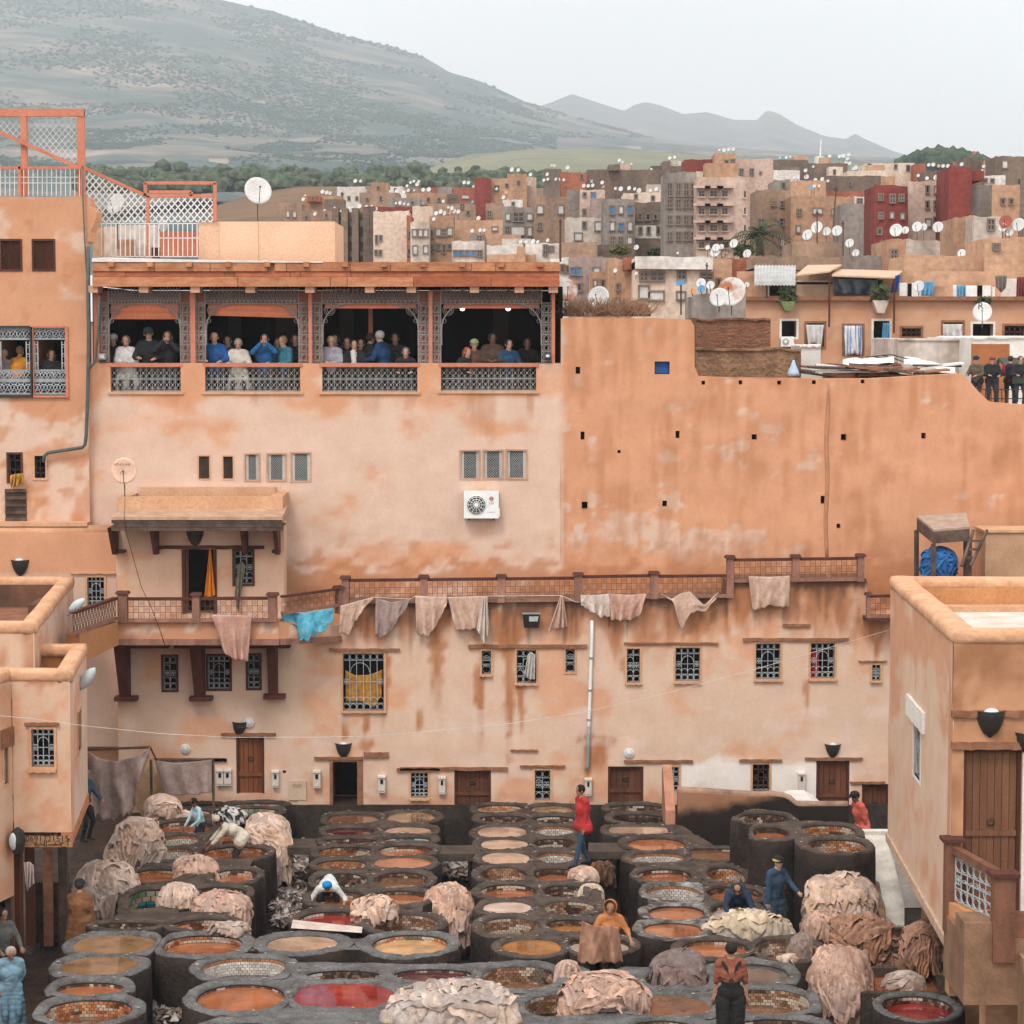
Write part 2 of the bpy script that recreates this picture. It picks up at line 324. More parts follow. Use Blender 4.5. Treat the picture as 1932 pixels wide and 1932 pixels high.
# air
hz = MB().box(-2300, 2300, -60, 6300, -3.0, 850)
o = part('haze', hz, [], kind='stuff')
hm = bpy.data.materials.new('haze_air'); hm.use_nodes = True; hn = hm.node_tree.nodes; hn.remove(hn['Principled BSDF'])
pv = hn.new('ShaderNodeVolumePrincipled'); pv.inputs['Color'].default_value = (.86, .935, 1.0, 1); pv.inputs['Density'].default_value = 2.5e-4; pv.inputs['Anisotropy'].default_value = .0
hm.node_tree.links.new(pv.outputs[0], hn['Material Output'].inputs['Volume']); o.data.materials.append(hm)
# ================================================================ walls with openings
class Frame:   # a vertical wall plane: origin, unit direction along it; inward normal
    def __init__(s, O, d, inward): s.O = Vector(O).to_2d(); s.d = Vector(d).normalized(); s.n = Vector(inward).normalized()
    def at(s, u, z, dep=0.0): q = s.O+s.d*u+s.n*dep; return Vector((q.x, q.y, z))
    def hit(s, px, py):
        r = ray(px, py); dv = Vector((r[0], r[1])); den = dv.x*s.d.y-dv.y*s.d.x
        t = (s.O.x*s.d.y-s.O.y*s.d.x)/den; p = dv*t; return ((p-s.O).dot(s.d), HC+r[2]*t)
    def rect(s, z, x0, x1, y0, y1):
        u0, za = s.hit(*zp(z, x0, (y0+y1)/2)); u1, _ = s.hit(*zp(z, x1, (y0+y1)/2)); xm = (x0+x1)/2
        _, zt = s.hit(*zp(z, xm, y0)); _, zb = s.hit(*zp(z, xm, y1)); return (min(u0, u1), max(u0, u1), zb, zt)
def YF(Y): return Frame((0, Y), (1, 0), (0, 1))
def wall(name, fr, u0, u1, z0, top, holes, colf, parent, step=.1, mat=None, wob=.02, seed=0, thick=.5, breaks=()):
    topf = top if callable(top) else (lambda u: np.full_like(np.asarray(u, float), top))
    zt = float(np.max(topf(np.linspace(u0, u1, 200))))
    us = set(np.linspace(u0, u1, max(2, int((u1-u0)/step)+1)).round(4)); zs = set(np.linspace(z0, zt, max(2, int((zt-z0)/step)+1)).round(4))
    for h in holes:
        us |= {round(h[0], 4), round(h[1], 4)}; zs |= {round(h[2], 4), round(h[3], 4)}
    for b in breaks: us |= {round(b-.005, 4), round(b+.005, 4)}
    us = np.array(sorted(u for u in us if u0-1e-4 <= u <= u1+1e-4)); zs = np.array(sorted(z for z in zs if z0-1e-4 <= z <= zt+1e-4))
    U, Z = np.meshgrid(us, zs); T = np.broadcast_to(topf(us), U.shape); Zc = np.minimum(Z, T)
    dep = wob*(fbm(U*.7, Zc*.7, 0, seed, 3)-.5)*2
    X = fr.O.x+fr.d.x*U+fr.n.x*dep; Y = fr.O.y+fr.d.y*U+fr.n.y*dep
    nu = len(us); nz = len(zs); mb = MB(); mb.v = np.stack([X, Y, Zc], -1).reshape(-1, 3).tolist()
    uc = (us[1:]+us[:-1])/2; zc = (zs[1:]+zs[:-1])/2; keep = np.ones((nz-1, nu-1), bool)
    for h in holes: keep &= ~(((uc > h[0]) & (uc < h[1]))[None, :] & ((zc > h[2]) & (zc < h[3]))[:, None])
    keep &= (Zc[1:, 1:]-Zc[:-1, 1:]+Zc[1:, :-1]-Zc[:-1, :-1]) > 1e-5
    jj, ii = np.nonzero(keep); a = jj*nu+ii
    mb.f = np.stack([a, a+1, a+nu+1, a+nu], -1).tolist(); mb.m = [0]*len(mb.f)
    ext = []
    for h in holes:   # reveals and a dark back
        d = h[4] if len(h) > 4 else .3; p = [(h[0], h[2]), (h[1], h[2]), (h[1], h[3]), (h[0], h[3])]
        vs = [fr.at(u, z, -.0) for u, z in p]+[fr.at(u, z, d) for u, z in p]
        mb.add(vs, [(0, 4, 5, 1), (1, 5, 6, 2), (2, 6, 7, 3), (3, 7, 4, 0)], 0)
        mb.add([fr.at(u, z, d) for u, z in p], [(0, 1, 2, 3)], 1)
    # top cap
    tt = topf(us)
    mb.add([fr.at(u, t, 0) for u, t in zip(us, tt)]+[fr.at(u, t, thick) for u, t in zip(us, tt)], [(i, i+1, nu+i+1, nu+i) for i in range(nu-1)], 0)
    mb.add([fr.at(u0, z0, 0), fr.at(u0, z0, thick), fr.at(u0, tt[0], thick), fr.at(u0, tt[0], 0)], [(0, 1, 2, 3)], 0)
    mb.add([fr.at(u1, z0, 0), fr.at(u1, z0, thick), fr.at(u1, tt[-1], thick), fr.at(u1, tt[-1], 0)], [(0, 1, 2, 3)], 0)
    VV = np.array(mb.v, float); px, py = to_px(VV[:, 0], VV[:, 1], VV[:, 2])
    return part(name, mb, [mat or m_plA, m_dark], parent, col=colf(px, py, VV))
ORA, LIG, STA_SHD, DRT, WHT = (np.array(c) for c in ((.62, .315, .185), (.66, .485, .39), (.46, .195, .09), (.13, .065, .04), (.80, .74, .69)))
def mixm(a, b, m): return a*(1-m[:, None])+b*m[:, None]
def streaks(px, py, lst, seed=0):
    m = np.zeros_like(px)
    for i, (x, w_, y0, y1) in enumerate(lst):
        t = np.clip((py-y0)/(y1-y0), 0, 1); c = x+w_*.5*(vn(py/40, i*7.3, 0, seed)-.5)
        wd = w_*(1-.8*t**1.5)*(.65+.7*vn(py/14, i*3.1, 0, seed+1))
        q = sstep(1.3, .55, np.abs(px-c)/wd+.35*(vn(px/4, py/16, 0, seed+3)-.5))*sstep(y0-6, y0+10, py+6*vn(px/5, i, 0, seed))*sstep(1.0, .5, t+.12*(vn(px/3, py/40, 0, seed+2)-.5))*(.65+.5*vn(px/2.5, py/30, 0, seed+4))
        m = np.maximum(m, q*(.55+.45*vn(i*1.7, .3, 0, 5)))
    return m
def col_upper(px, py, V):
    n1 = fbm(px/70, py/45, 0, 11); n2 = fbm(px/26, py/18, 0, 12); n3 = fbm(px/14, py/90, 0, 13)
    right = sstep(1056, 1064, px+8*(n2-.5))
    la = sstep(.30, .62, n1+.22*sstep(770, 860, py)-.25*sstep(1000, 1075, py)-.18*sstep(780, 730, py))*.9
    lb = .9*sstep(.60, .70, n1*.55+n2*.45+.20*np.exp(-((py-1010)/42)**2)*sstep(1560, 1440, px)-.02)
    c = mixm(np.broadcast_to(ORA, (len(px), 3)), LIG, la*(1-right)+lb*right)
    c = mixm(c, STA_SHD, .55*streaks(px, py, [(700, 26, 742, 800), (905, 30, 742, 830), (925, 14, 742, 870), (775, 12, 742, 790), (1000, 8, 742, 800), (330, 16, 742, 780), (480, 12, 742, 770)], 3)*(1-right))
    c = mixm(c, STA_SHD, .8*sstep(.5, .75, n2+.35*np.exp(-((py-1092)/26)**2))*sstep(980, 1060, py))
    c = mixm(c, STA_SHD*.93, right*.55*sstep(.42, .68, n3*.5+n1*.5))
    c = mixm(c, DRT*1.6, .5*np.exp(-((py-1128)/16)**2)*sstep(.4, .7, n2))
    c = mixm(c, STA_SHD*.8, right*.5*np.exp(-((px-1885)/16)**4-((py-875)/26)**4))
    return c
def col_tower(px, py, V):
    n1 = fbm(px/60, py/45, 0, 21); n2 = fbm(px/25, py/25, 0, 22)
    c = mixm(np.broadcast_to(ORA*.93, (len(px), 3)), LIG, .85*sstep(.47, .66, n1+.22*sstep(740, 850, py)-.2*sstep(560, 400, py)))
    c = mixm(c, STA_SHD, .6*sstep(.52, .7, n2+.2*np.exp(-((py-955)/40)**2)-.05))
    return c
STRK = [(827, 19, 1140, 1372), (700, 60, 1138, 1232), (724, 13, 1225, 1400), (905, 12, 1255, 1435), (955, 34, 1150, 1265), (960, 12, 1180, 1505), (984, 9, 1290, 1410), (880, 20, 1140, 1200),
        (690, 8, 1350, 1398), (690, 14, 1398, 1428), (650, 6, 1345, 1430), (1025, 60, 1150, 1205), (1085, 16, 1150, 1225), (1160, 20, 1150, 1270), (1215, 30, 1140, 1260), (1265, 18, 1150, 1232), (1310, 26, 1130, 1240), (1370, 12, 1100, 1230),
        (1400, 30, 1105, 1205), (1440, 50, 1100, 1175), (1500, 22, 1100, 1215), (1545, 40, 1100, 1200), (1590, 20, 1100, 1230), (1640, 30, 1165, 1225), (1655, 10, 1200, 1260), (1522, 6, 1285, 1370), (1110, 12, 1400, 1500), (790, 8, 1340, 1390), (1125, 30, 1390, 1470),
        (760, 20, 1140, 1235), (665, 14, 1140, 1200), (1345, 10, 1130, 1190), (1180, 10, 1240, 1290)]
def col_lower(px, py, V):
    n1 = fbm(px/75, py/55, 0, 31); n2 = fbm(px/22, py/20, 0, 32); n3 = fbm(px/9, py/60, 0, 33)
    c = mixm(np.broadcast_to(LIG*np.array([1.0, .98, .93]), (len(px), 3)), ORA*1.05, .75*sstep(.50, .70, n1+.06*n2))
    mid = sstep(620, 660, px)
    c = mixm(c, ORA*.95, mid*.75*sstep(.36, .6, n3*.6+n2*.4+.25*sstep(1230, 1140, py)-.12)*sstep(1290, 1190, py))
    c = mixm(c, STA_SHD*.92, np.minimum(1, 1.35*streaks(px, py, STRK, 8)))
    top = np.where(px > 1372, 1097, 1140); rg = np.random.RandomState(77)
    c = mixm(c, DRT*1.2, .9*streaks(px, py, [(x_, rg.uniform(1.5, 4.5), 1094 if x_ > 1372 else 1136, (1094 if x_ > 1372 else 1136)+rg.uniform(25, 120)) for x_ in rg.uniform(645, 1640, 85)], 19))
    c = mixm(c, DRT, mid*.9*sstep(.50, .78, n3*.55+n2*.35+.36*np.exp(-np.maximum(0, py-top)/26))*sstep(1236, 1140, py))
    c = mixm(c, WHT, sstep(1277, 1287, px)*sstep(1615, 1590, px)*sstep(1425, 1442, py+26*(n2-.5))*.97)
    c = mixm(c, LIG*np.array([1.05, 1.1, 1.18]), .6*sstep(.6, .72, fbm(px/50, py/28, 0, 41))*(py > 1330))
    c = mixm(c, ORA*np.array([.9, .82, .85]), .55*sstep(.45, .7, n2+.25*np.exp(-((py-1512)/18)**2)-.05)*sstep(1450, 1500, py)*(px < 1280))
    # old circular patches left by lamps
    for cx_, cy_, rr in ((788, 1394, 17), (977, 1408, 26), (1180, 1400, 14)):
        d = np.hypot((px-cx_)/1.15, py-cy_); c = mixm(c, LIG*1.12, .5*sstep(rr, rr*.75, d+4*(n2-.5)))
    return c
# ---------------------------------------------------------------- window and door kits
def grille(fr, u0, u1, z0, z1, dep, nx, style, mb=None, w_=.009):
    mb = mb or MB(); P = lambda u, z: fr.at(u, z, dep); W, H = u1-u0, z1-z0; cw = W/nx
    for i in range(nx+1): mb.bar(P(u0+cw*i, z0), P(u0+cw*i, z1), w_)
    def circ(u, z, ru, rz, a0=0, a1=2*math.pi, n=12): mb.tube([P(u+ru*math.cos(a0+(a1-a0)*k/n), z+rz*math.sin(a0+(a1-a0)*k/n)) for k in range(n+1)], w_*.8, 3)
    rows = [z0, z0+cw*1.05, z1-cw*1.05, z1]
    for z in rows: mb.bar(P(u0-.01, z), P(u1+.01, z), w_)
    for i in range(nx):
        c = u0+cw*(i+.5); circ(c, z0+cw*.52, cw*.42, cw*.42); circ(c, z1-cw*.52, cw*.42, cw*.42)
        circ(c, rows[1]+cw*.45, cw*.45, cw*.45, 0, math.pi, 6)
    if nx >= 2 and style != 'plain':
        zm = (z0+z1)/2; k = max(1, nx//2); a = (nx-k)//2; ua, ub = u0+cw*a, u0+cw*(a+k)
        mb.bar(P(u0, zm), P(u1, zm), w_); zb = rows[2]-.02; circ((ua+ub)/2, zb-(ub-ua)*.5-.02, (ub-ua)*.46, (ub-ua)*.46, 0, math.pi, 10)
        for c in (u0+cw*.5, u1-cw*.5):
            for q in (-1, 1): circ(c+q*cw*.18, zm+.04, cw*.16, cw*.16); circ(c+q*cw*.18, zm-.04, cw*.16, cw*.16)
    elif nx == 1: circ((u0+u1)/2, (z0+z1)/2, W*.42, H*.2)
    return mb
def win(fr, rc, bld, nx=3, style='iron', frame=None, fw=.05, dep=.12, pane=True, gm=None, label=None):
    u0, u1, z0, z1 = rc[:4]
    f = MB()
    for a, b, c, d in ((u0-fw, u0, z0-fw, z1+fw), (u1, u1+fw, z0-fw, z1+fw), (u0, u1, z1, z1+fw), (u0, u1, z0-fw, z0)):
        f.hexa([fr.at(a, c, -.02), fr.at(b, c, -.02), fr.at(b, c, .1), fr.at(a, c, .1)], [fr.at(a, d, -.02), fr.at(b, d, -.02), fr.at(b, d, .1), fr.at(a, d, .1)])
    o = part('window', f, frame or m_lin, bld, label=label)
    if style in ('iron', 'plain'): part('grille', grille(fr, u0, u1, z0, z1, .05, nx, style), gm or m_iron, o)
    elif style == 'mash':    # fine carved wooden or plaster screen
        g = MB(); n = max(3, int((u1-u0)/.055)); m2 = max(4, int((z1-z0)/.055)); du = (u1-u0)/n; dz = (z1-z0)/m2
        for i in range(n):
            for j in range(m2):
                a, b = u0+du*i, z0+dz*j
                g.bar(fr.at(a, b, .04), fr.at(a+du, b+dz, .04), .008); g.bar(fr.at(a+du, b, .04), fr.at(a, b+dz, .04), .008)
        part('screen', g, gm or m_grwood, o)
    return o
def lintel(fr, z, x0, x1, y0, y1, bld, mat=None, out=.06):
    u0, u1, z0, z1 = fr.rect(z, x0, x1, y0, y1); n = 8; mb = MB(); V = []
    for i in range(n+1):
        u = u0+(u1-u0)*i/n; j = .012*math.sin(i*2.3+u)
        V += [fr.at(u, z0+j, -out), fr.at(u, z1+j*.6, -out), fr.at(u, z1+j*.6, .05), fr.at(u, z0+j, .05)]
    fs = [(i*4+k, i*4+(k+1) % 4, i*4+4+(k+1) % 4, i*4+4+k) for i in range(n) for k in range(4)]+[(0, 1, 2, 3), (n*4+3, n*4+2, n*4+1, n*4)]
    return part('lintel', mb.add(V, fs), mat or m_lint, bld)
def door(fr, rc, bld, n=6, dep=.12, mat=None, rail=.3, label=None, frame=True):
    u0, u1, z0, z1 = rc[:4]; f = MB(); fw = .055
    for a, b, c, d in ((u0, u0+fw, z0, z1), (u1-fw, u1, z0, z1), (u0+fw, u1-fw, z1-fw, z1)):
        f.hexa([fr.at(a, c, dep-.08), fr.at(b, c, dep-.08), fr.at(b, c, dep+.06), fr.at(a, c, dep+.06)], [fr.at(a, d, dep-.08), fr.at(b, d, dep-.08), fr.at(b, d, dep+.06), fr.at(a, d, dep+.06)])
    o = part('door', f, m_dwood, bld, label=label); u0 += fw; u1 -= fw; z1 -= fw
    for i in range(n):
        a = u0+(u1-u0)*i/n+.004; b = u0+(u1-u0)*(i+1)/n-.004; j = .006*((i*7) % 3)
        part('plank', MB().hexa([fr.at(a, z0, dep-j), fr.at(b, z0, dep-j), fr.at(b, z0, dep+.04), fr.at(a, z0, dep+.04)], [fr.at(a, z1, dep-j), fr.at(b, z1, dep-j), fr.at(b, z1, dep+.04), fr.at(a, z1, dep+.04)]), mat or m_wood, o)
    zr = z0+(z1-z0)*rail
    part('crossbar', MB().hexa([fr.at(u0, zr, dep-.045), fr.at(u1, zr, dep-.045), fr.at(u1, zr, dep-.012), fr.at(u0, zr, dep-.012)], [fr.at(u0, zr+.09, dep-.045), fr.at(u1, zr+.09, dep-.045), fr.at(u1, zr+.09, dep-.012), fr.at(u0, zr+.09, dep-.012)]), mat or m_wood, o)
    c = fr.at((u0+u1)/2, (z0+z1)/2+.15, dep-.03); k = MB(); k.ring((c.x, c.y, c.z), .06, .012, 10); part('knocker', k, m_blk, o)
    return o
# ================================================================ the long lower building with its doors and barred windows
YL, YU = 55.0, 56.3
fl, fu = YF(YL), YF(YU)
def xz(px, py, Y): p = PY(px, py, Y); return p.x, p.z
low = thing('tannery_building', 'long pale ochre building with barred windows and plank doors behind the vats', 'building', (0, YL, 1.1))
WL = [('C5', 1150, 1480, 430, 890, 6), ('C6', 658, 733, 410, 597, 1), ('C6', 940, 1097, 403, 667, 3), ('C6', 1333, 1407, 398, 580, 1), ('C7', 20, 110, 335, 570, 2), ('C7', 355, 525, 328, 558, 4),
      ('C7', 910, 1078, 300, 545, 4), ('C7', 1288, 1453, 297, 540, 4), ('C7', 1712, 1768, 447, 555, 2), ('C6', 88, 225, 1392, 1590, 4), ('C6', 1085, 1210, 1370, 1612, 2), ('C7', 308, 378, 1152, 1320, 2),
      ('C7', 888, 1002, 1133, 1318, 3), ('C4', 1315, 1420, 455, 725, 2), ('C4', 1675, 1850, 450, 715, 4), ('C5', 385, 480, 445, 710, 2)]
DL = [('C5', 292, 518, 1090, 1560), ('C5', 1045, 1310, 1285, 1672), ('C6', 437, 733, 1368, 1660), (None, 1147, 1214, 1446, 1516), ('C7', 1325, 1555, 1110, 1470), ('C7', 1640, 1830, 1270, 1620)]
hol = [fl.rect(*q[:5])+(.28,) for q in WL]+[fl.rect(*q)+((1.6,) if i == 1 else (.22,)) for i, q in enumerate(DL)]
hol.append(fl.rect('C5', 665, 692, 1372, 1395)+(.15,))
zL = [(219, xz(219, 1212, YL)[1]), (640, xz(640, 1190, YL)[1]), (642, xz(642, 1139, YL)[1]), (1371, xz(1371, 1128, YL)[1]), (1372, xz(1372, 1094, YL)[1]), (1636, xz(1636, 1092, YL)[1]), (1637, xz(1637, 1165, YL)[1]), (1950, xz(1950, 1160, YL)[1])]
zLx = [(xz(a, 1150, YL)[0], b) for a, b in zL]
ul0 = xz(222, 1300, YL)[0]; ul1 = xz(1760, 1300, YL)[0]
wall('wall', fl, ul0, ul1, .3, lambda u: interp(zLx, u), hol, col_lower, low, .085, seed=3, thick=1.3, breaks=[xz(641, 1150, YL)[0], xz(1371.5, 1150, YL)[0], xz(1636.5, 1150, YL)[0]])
m_gld = M('golden_cloth', (.50, .26, .05), (.30, .14, .03), scale=7, rough=.9, bump=.4)
for i, q in enumerate(WL):
    r_ = fl.rect(*q[:5]); win(fl, r_, low, q[5], frame=m_dwood if i in (13, 14, 15) else m_lin, gm=m_grwood if i == 12 else None,
                              label={0: 'large barred window with golden cloth behind it', 12: 'window with rusty brown bars', 7: 'barred window with a red cloth inside'}.get(i))
for i, q in enumerate(DL):
    r_ = fl.rect(*q)
    if i == 1:
        f = MB()
        for a, b, c, d in ((r_[0], r_[0]+.07, r_[2], r_[3]), (r_[1]-.13, r_[1], r_[2], r_[3]), (r_[0]+.07, r_[1]-.13, r_[3]-.05, r_[3])):
            f.box(a, b, YL-.03, YL+.15, c, d)
        part('doorway', f, m_lint, low, label='open black doorway')
    else: door(fl, r_, low, 5 if i != 2 else 7, mat=m_wood if i != 0 else M('reddish_door_wood', (.22, .07, .028), (.14, .045, .02), scale=4, rough=.6, bump=.3, streak=.12, rnd=.15))
for q in [('C5', 172, 610, 1070, 1095), ('C5', 920, 1315, 1262, 1284), ('C5', 1320, 1520, 1225, 1268), ('C5', 1585, 1932, 1352, 1378), ('C6', 0, 868, 1344, 1370), ('C6', 965, 1330, 1330, 1346), ('C5', 1040, 1610, 390, 412),
          ('C6', 550, 1505, 358, 386), ('C7', 0, 650, 292, 305), ('C7', 820, 1550, 262, 284), ('C7', 1095, 1285, 165, 185), ('C7', 1618, 1812, 418, 426), ('C7', 795, 1090, 1098, 1115), ('C7', 0, 475, 1103, 1122), ('C7', 1248, 1645, 1086, 1104),
          ('C7', 1558, 1800, 1252, 1268), ('C6', 890, 1110, 1203, 1216), ('C5', 90, 215, 1272, 1298), ('C4', 1215, 1825, 1272, 1298)]:
    lintel(fl, *q, low)
for q in [('C6', 640, 745, 600, 615), ('C6', 925, 1110, 672, 686), ('C7', 10, 125, 573, 583), ('C7', 340, 530, 562, 577), ('C7', 893, 1095, 548, 562), ('C7', 1270, 1470, 545, 558), ('C7', 1697, 1778, 560, 570), ('C5', 1690, 1850, 1595, 1612), ('C5', 1140, 1495, 892, 908)]:
    lintel(fl, *q, low, m_lin, .08)
# cloths seen inside two windows
def sheet_hang(top, bot, Y, nu=26, nv=22, fold=.05, seed=0, nf=5.0, ragged=0.0, droop=0.0):
    """cloth between a top and a bottom edge (picture points), folded in depth"""
    t = np.linspace(0, 1, nu); s = np.linspace(0, 1, nv)
    A = np.array([interp([(i/(len(top)-1), p[k]) for i, p in enumerate(top)], t) for k in (0, 1)]); B = np.array([interp([(i/(len(bot)-1), p[k]) for i, p in enumerate(bot)], t) for k in (0, 1)])
    V = []
    for b in s:
        px = A[0]*(1-b)+B[0]*b; py = A[1]*(1-b)+B[1]*b
        py = py + ragged*(vn(t*nu*.6, 0, 0, seed)-.5)*b**4 + droop*np.sin(np.pi*t)*(1-b)
        d = fold*(.3+b)*(np.sin(t*nf*6.28+seed+2.6*vn(t*3+b*.8, b*1.2, 0, seed))*.75+1.3*(fbm(t*4+b*1.1, b*1.5, 0, seed+1, 3)-.5))+.16*fold*np.abs(np.sin(t*17+b*5+seed))
        for x_, y_, e in zip(px, py, d):
            V.append(PY(x_, y_, Y-.02-abs(fold)+e))
    return MB().grid(V, nu, nv)
def Zl(z, pts): return [zp(z, *p) for p in pts]
o = part('golden_cloth', sheet_hang(Zl('C5', [(1170, 565), (1250, 605), (1330, 605), (1400, 590), (1470, 560)]), Zl('C5', [(1175, 820), (1300, 815), (1400, 870), (1465, 760)]), YL+.2, fold=.04, seed=5), m_gld, label='golden yellow cloth draped behind the big barred window', cat='cloth', solid=.008, smooth=True)
o = part('red_cloth', sheet_hang(Zl('C7', [(1298, 355), (1345, 350)]), Zl('C7', [(1296, 545), (1342, 545)]), YL+.22, fold=.03), M('red_cloth', (.5, .04, .05), rough=.9), label='red cloth inside the second barred window from the corner balcony', cat='cloth', solid=.008, smooth=True)
o = part('white_rag', sheet_hang(Zl('C6', [(1030, 435), (1060, 420), (1090, 440)]), Zl('C6', [(1000, 600), (1035, 640), (1085, 640)]), YL-.01, fold=.05, nf=3, seed=4), M('white_rag', (.55, .52, .50), (.32, .30, .29), scale=9, rough=.9), label='twisted white rag tied to the window bars under the floodlight', cat='rag', solid=.008, smooth=True)
# left end of the lower building, set back, with a dark door
alc = thing('alley_house', 'narrow set-back house end with a dark wooden door beside the stepped roofs', 'building', (-9.4, 55.7, .85))
fa = YF(55.75); r_ = fa.rect('C4', 700, 918, 605, 1172)
wall('wall', fa, xz(90, 1300, 55.75)[0], xz(226, 1300, 55.75)[0], .3, xz(200, 1150, 55.75)[1], [r_+(.2,)], lambda px, py, V: np.broadcast_to(ORA*.8, (len(px), 3)), alc, .2)
door(fa, r_, alc, 4, mat=m_dwood); lintel(fa, 'C4', 690, 945, 588, 610, alc, m_dwood)
# ================================================================ terrace balustrade along the top of the lower building
def balus(fr, z, segs, posts, bld, hrail=.05, dep=-.05):
    for (xa, ya, xb, yb, H) in segs:   # bottom line picture points and height in picture units
        (ua, za), (ub, zb) = fr.hit(*zp(z, xa, ya)), fr.hit(*zp(z, xb, yb)); _, zt = fr.hit(*zp(z, xa, ya-H)); h = zt-za
        P = lambda t, k: fr.at(ua+(ub-ua)*t, za+(zb-za)*t+h*k, dep)
        def rail(k0, k1, w_):
            a, b, c, d = P(0, k0), P(1, k0), P(1, k1), P(0, k1); n = fr.n.to_3d()*w_
            return MB().hexa([a-n, b-n, b+n, a+n], [d-n, c-n, c+n, d+n])
        o = part('top_rail', rail(.9, 1.02, .07), m_dwood, bld); part('bottom_rail', rail(-.02, .12, .06), m_grail, bld)
        g = MB(); n = max(3, int(abs(ub-ua)/.115)); m2 = max(3, int(h*.78/.115))
        for i in range(n+1): g.bar(P(i/n, .12), P(i/n, .9), .008)
        for j in range(1, m2): g.bar(P(0, .12+.78*j/m2), P(1, .12+.78*j/m2), .008)
        for i in range(n):
            for j in range(m2):
                c = [P((i+a)/n, .12+.78*(j+b)/m2) for a, b in ((.5, .2), (.8, .5), (.5, .8), (.2, .5))]
                if (i+j) % 2 == 0:
                    for q in range(4): g.tube([c[q], c[(q+1) % 4]], .006, 3, cap=False)
        part('lattice', g, m_lattice, bld)
    for (x0, x1, y0, y1) in posts:
        u0, u1, z0, z1 = fr.rect(z, x0, x1, y0, y1); a = MB()
        a.hexa([fr.at(u0, z0, -.14), fr.at(u1, z0, -.14), fr.at(u1, z0, .06), fr.at(u0, z0, .06)], [fr.at(u0, z1, -.14), fr.at(u1, z1, -.14), fr.at(u1, z1, .06), fr.at(u0, z1, .06)])
        o = part('post', a, m_grail, bld)
        part('cap', MB().hexa([fr.at(u0-.05, z1, -.19), fr.at(u1+.05, z1, -.19), fr.at(u1+.05, z1, .11), fr.at(u0-.05, z1, .11)], [fr.at(u0-.02, z1+.06, -.16), fr.at(u1+.02, z1+.06, -.16), fr.at(u1+.02, z1+.06, .08), fr.at(u0-.02, z1+.06, .08)]), m_dwood, o)
m_grail = M('weathered_pink_wood', (.34, .17, .12), (.20, .095, .07), scale=4, rough=.85, bump=.4, streak=.3, rnd=.1)
m_lattice = M('brown_lattice', (.15, .075, .05), (.10, .05, .035), scale=5, rough=.8, bump=.1)
bl = thing('terrace_balustrade', 'long brown lattice balustrade along the terrace above the barred windows', 'balustrade', (0, YL, 4.8))
balus(fl, 'C2', [(443, 1035, 892, 1030, 150), (938, 1030, 1383, 1025, 150), (1432, 1025, 1870, 1020, 150)], [(392, 440, 878, 1040), (890, 938, 872, 1035), (1383, 1431, 868, 1030), (1870, 1920, 857, 1022)], bl)
balus(fl, 'C3', [(92, 660, 378, 655, 95), (408, 655, 692, 652, 92)], [(375, 408, 556, 660)], bl)
bl2 = thing('upper_balustrade', 'shorter raised lattice balustrade at the end of the terrace, hide hung over it', 'balustrade', (8, YL, 5.2))
balus(fl, 'C3', [(724, 590, 965, 587, 95), (996, 586, 1236, 583, 95)], [(692, 722, 490, 655), (965, 995, 487, 588), (1236, 1264, 483, 588)], bl2)
bl3 = thing('corner_balcony', 'small low lattice balcony tucked beside the right-hand building', 'balcony', (10.9, 54.2, 3.9))
fb3 = YF(54.6); balus(fb3, 'C3', [(1290, 738, 1420, 735, 92)], [(1275, 1290, 645, 745)], bl3); u0, u1, z0, z1 = fb3.rect('C3', 1270, 1420, 738, 750)
part('slab', MB().box(u0, u1, 54.4, 55.2, z0, z1), m_dwood, bl3)
# ================================================================ upper wall, right : tall blank ochre house with putlog holes
upr = thing('blank_ochre_house', 'tall blank ochre house wall dotted with small square holes', 'building', (7, YU, 5))
H7 = [('A7', *q) for q in [(97, 115, 290, 318), (117, 133, 555, 588), (506, 522, 552, 582), (817, 838, 566, 588), (1183, 1205, 565, 590), (1512, 1530, 560, 583), (268, 281, 630, 643), (122, 145, 842, 870), (452, 470, 838, 862), (1100, 1120, 818, 850), (1165, 1180, 932, 950),
      (612, 627, 347, 363), (764, 779, 345, 361), (922, 938, 347, 363), (1064, 1080, 345, 361), (1264, 1279, 342, 358)]]
rb = fu.rect('A7', 420, 482, 268, 320)
tp = [(35, 92), (110, 86), (240, 92), (420, 90), (583, 97), (584, 328), (700, 332), (900, 336), (1120, 338), (1300, 338), (1450, 330), (1600, 322), (1670, 316), (1690, 326), (1740, 385), (1790, 434), (1932, 444), (2200, 446)]
tpx = []
for a, b in tp:
    P_ = zp('A7', a, b); tpx.append(xz(*P_, YU))
wall('wall', fu, xz(1058, 800, YU)[0], xz(2010, 800, YU)[0], 4.0, lambda u: interp(tpx, u), [fu.rect(*q)+(.25,) for q in H7]+[rb+(.25,)], col_upper, upr, .1, seed=5, wob=.04, thick=.45, breaks=[xz(*zp('A7', 583.5, 200), YU)[0]])
part('shutter', MB().box(rb[0]+.02, rb[1]-.02, YU+.12, YU+.17, rb[2]+.02, rb[3]-.02), M('blue_paint', (.02, .10, .35), (.015, .07, .26), rough=.6), upr, label='small blue shutter')
a, b = xz(1562, 714, YU), xz(1562, 1056, YU)
part('pilaster', MB().tube([(a[0]+.02*math.sin(i), YU+.03, a[1]+(b[1]-a[1])*i/14) for i in range(15)], .06, 8), M('seam_ochre', (.47, .235, .13), (.38, .18, .095), rough=.9), upr, smooth=True)
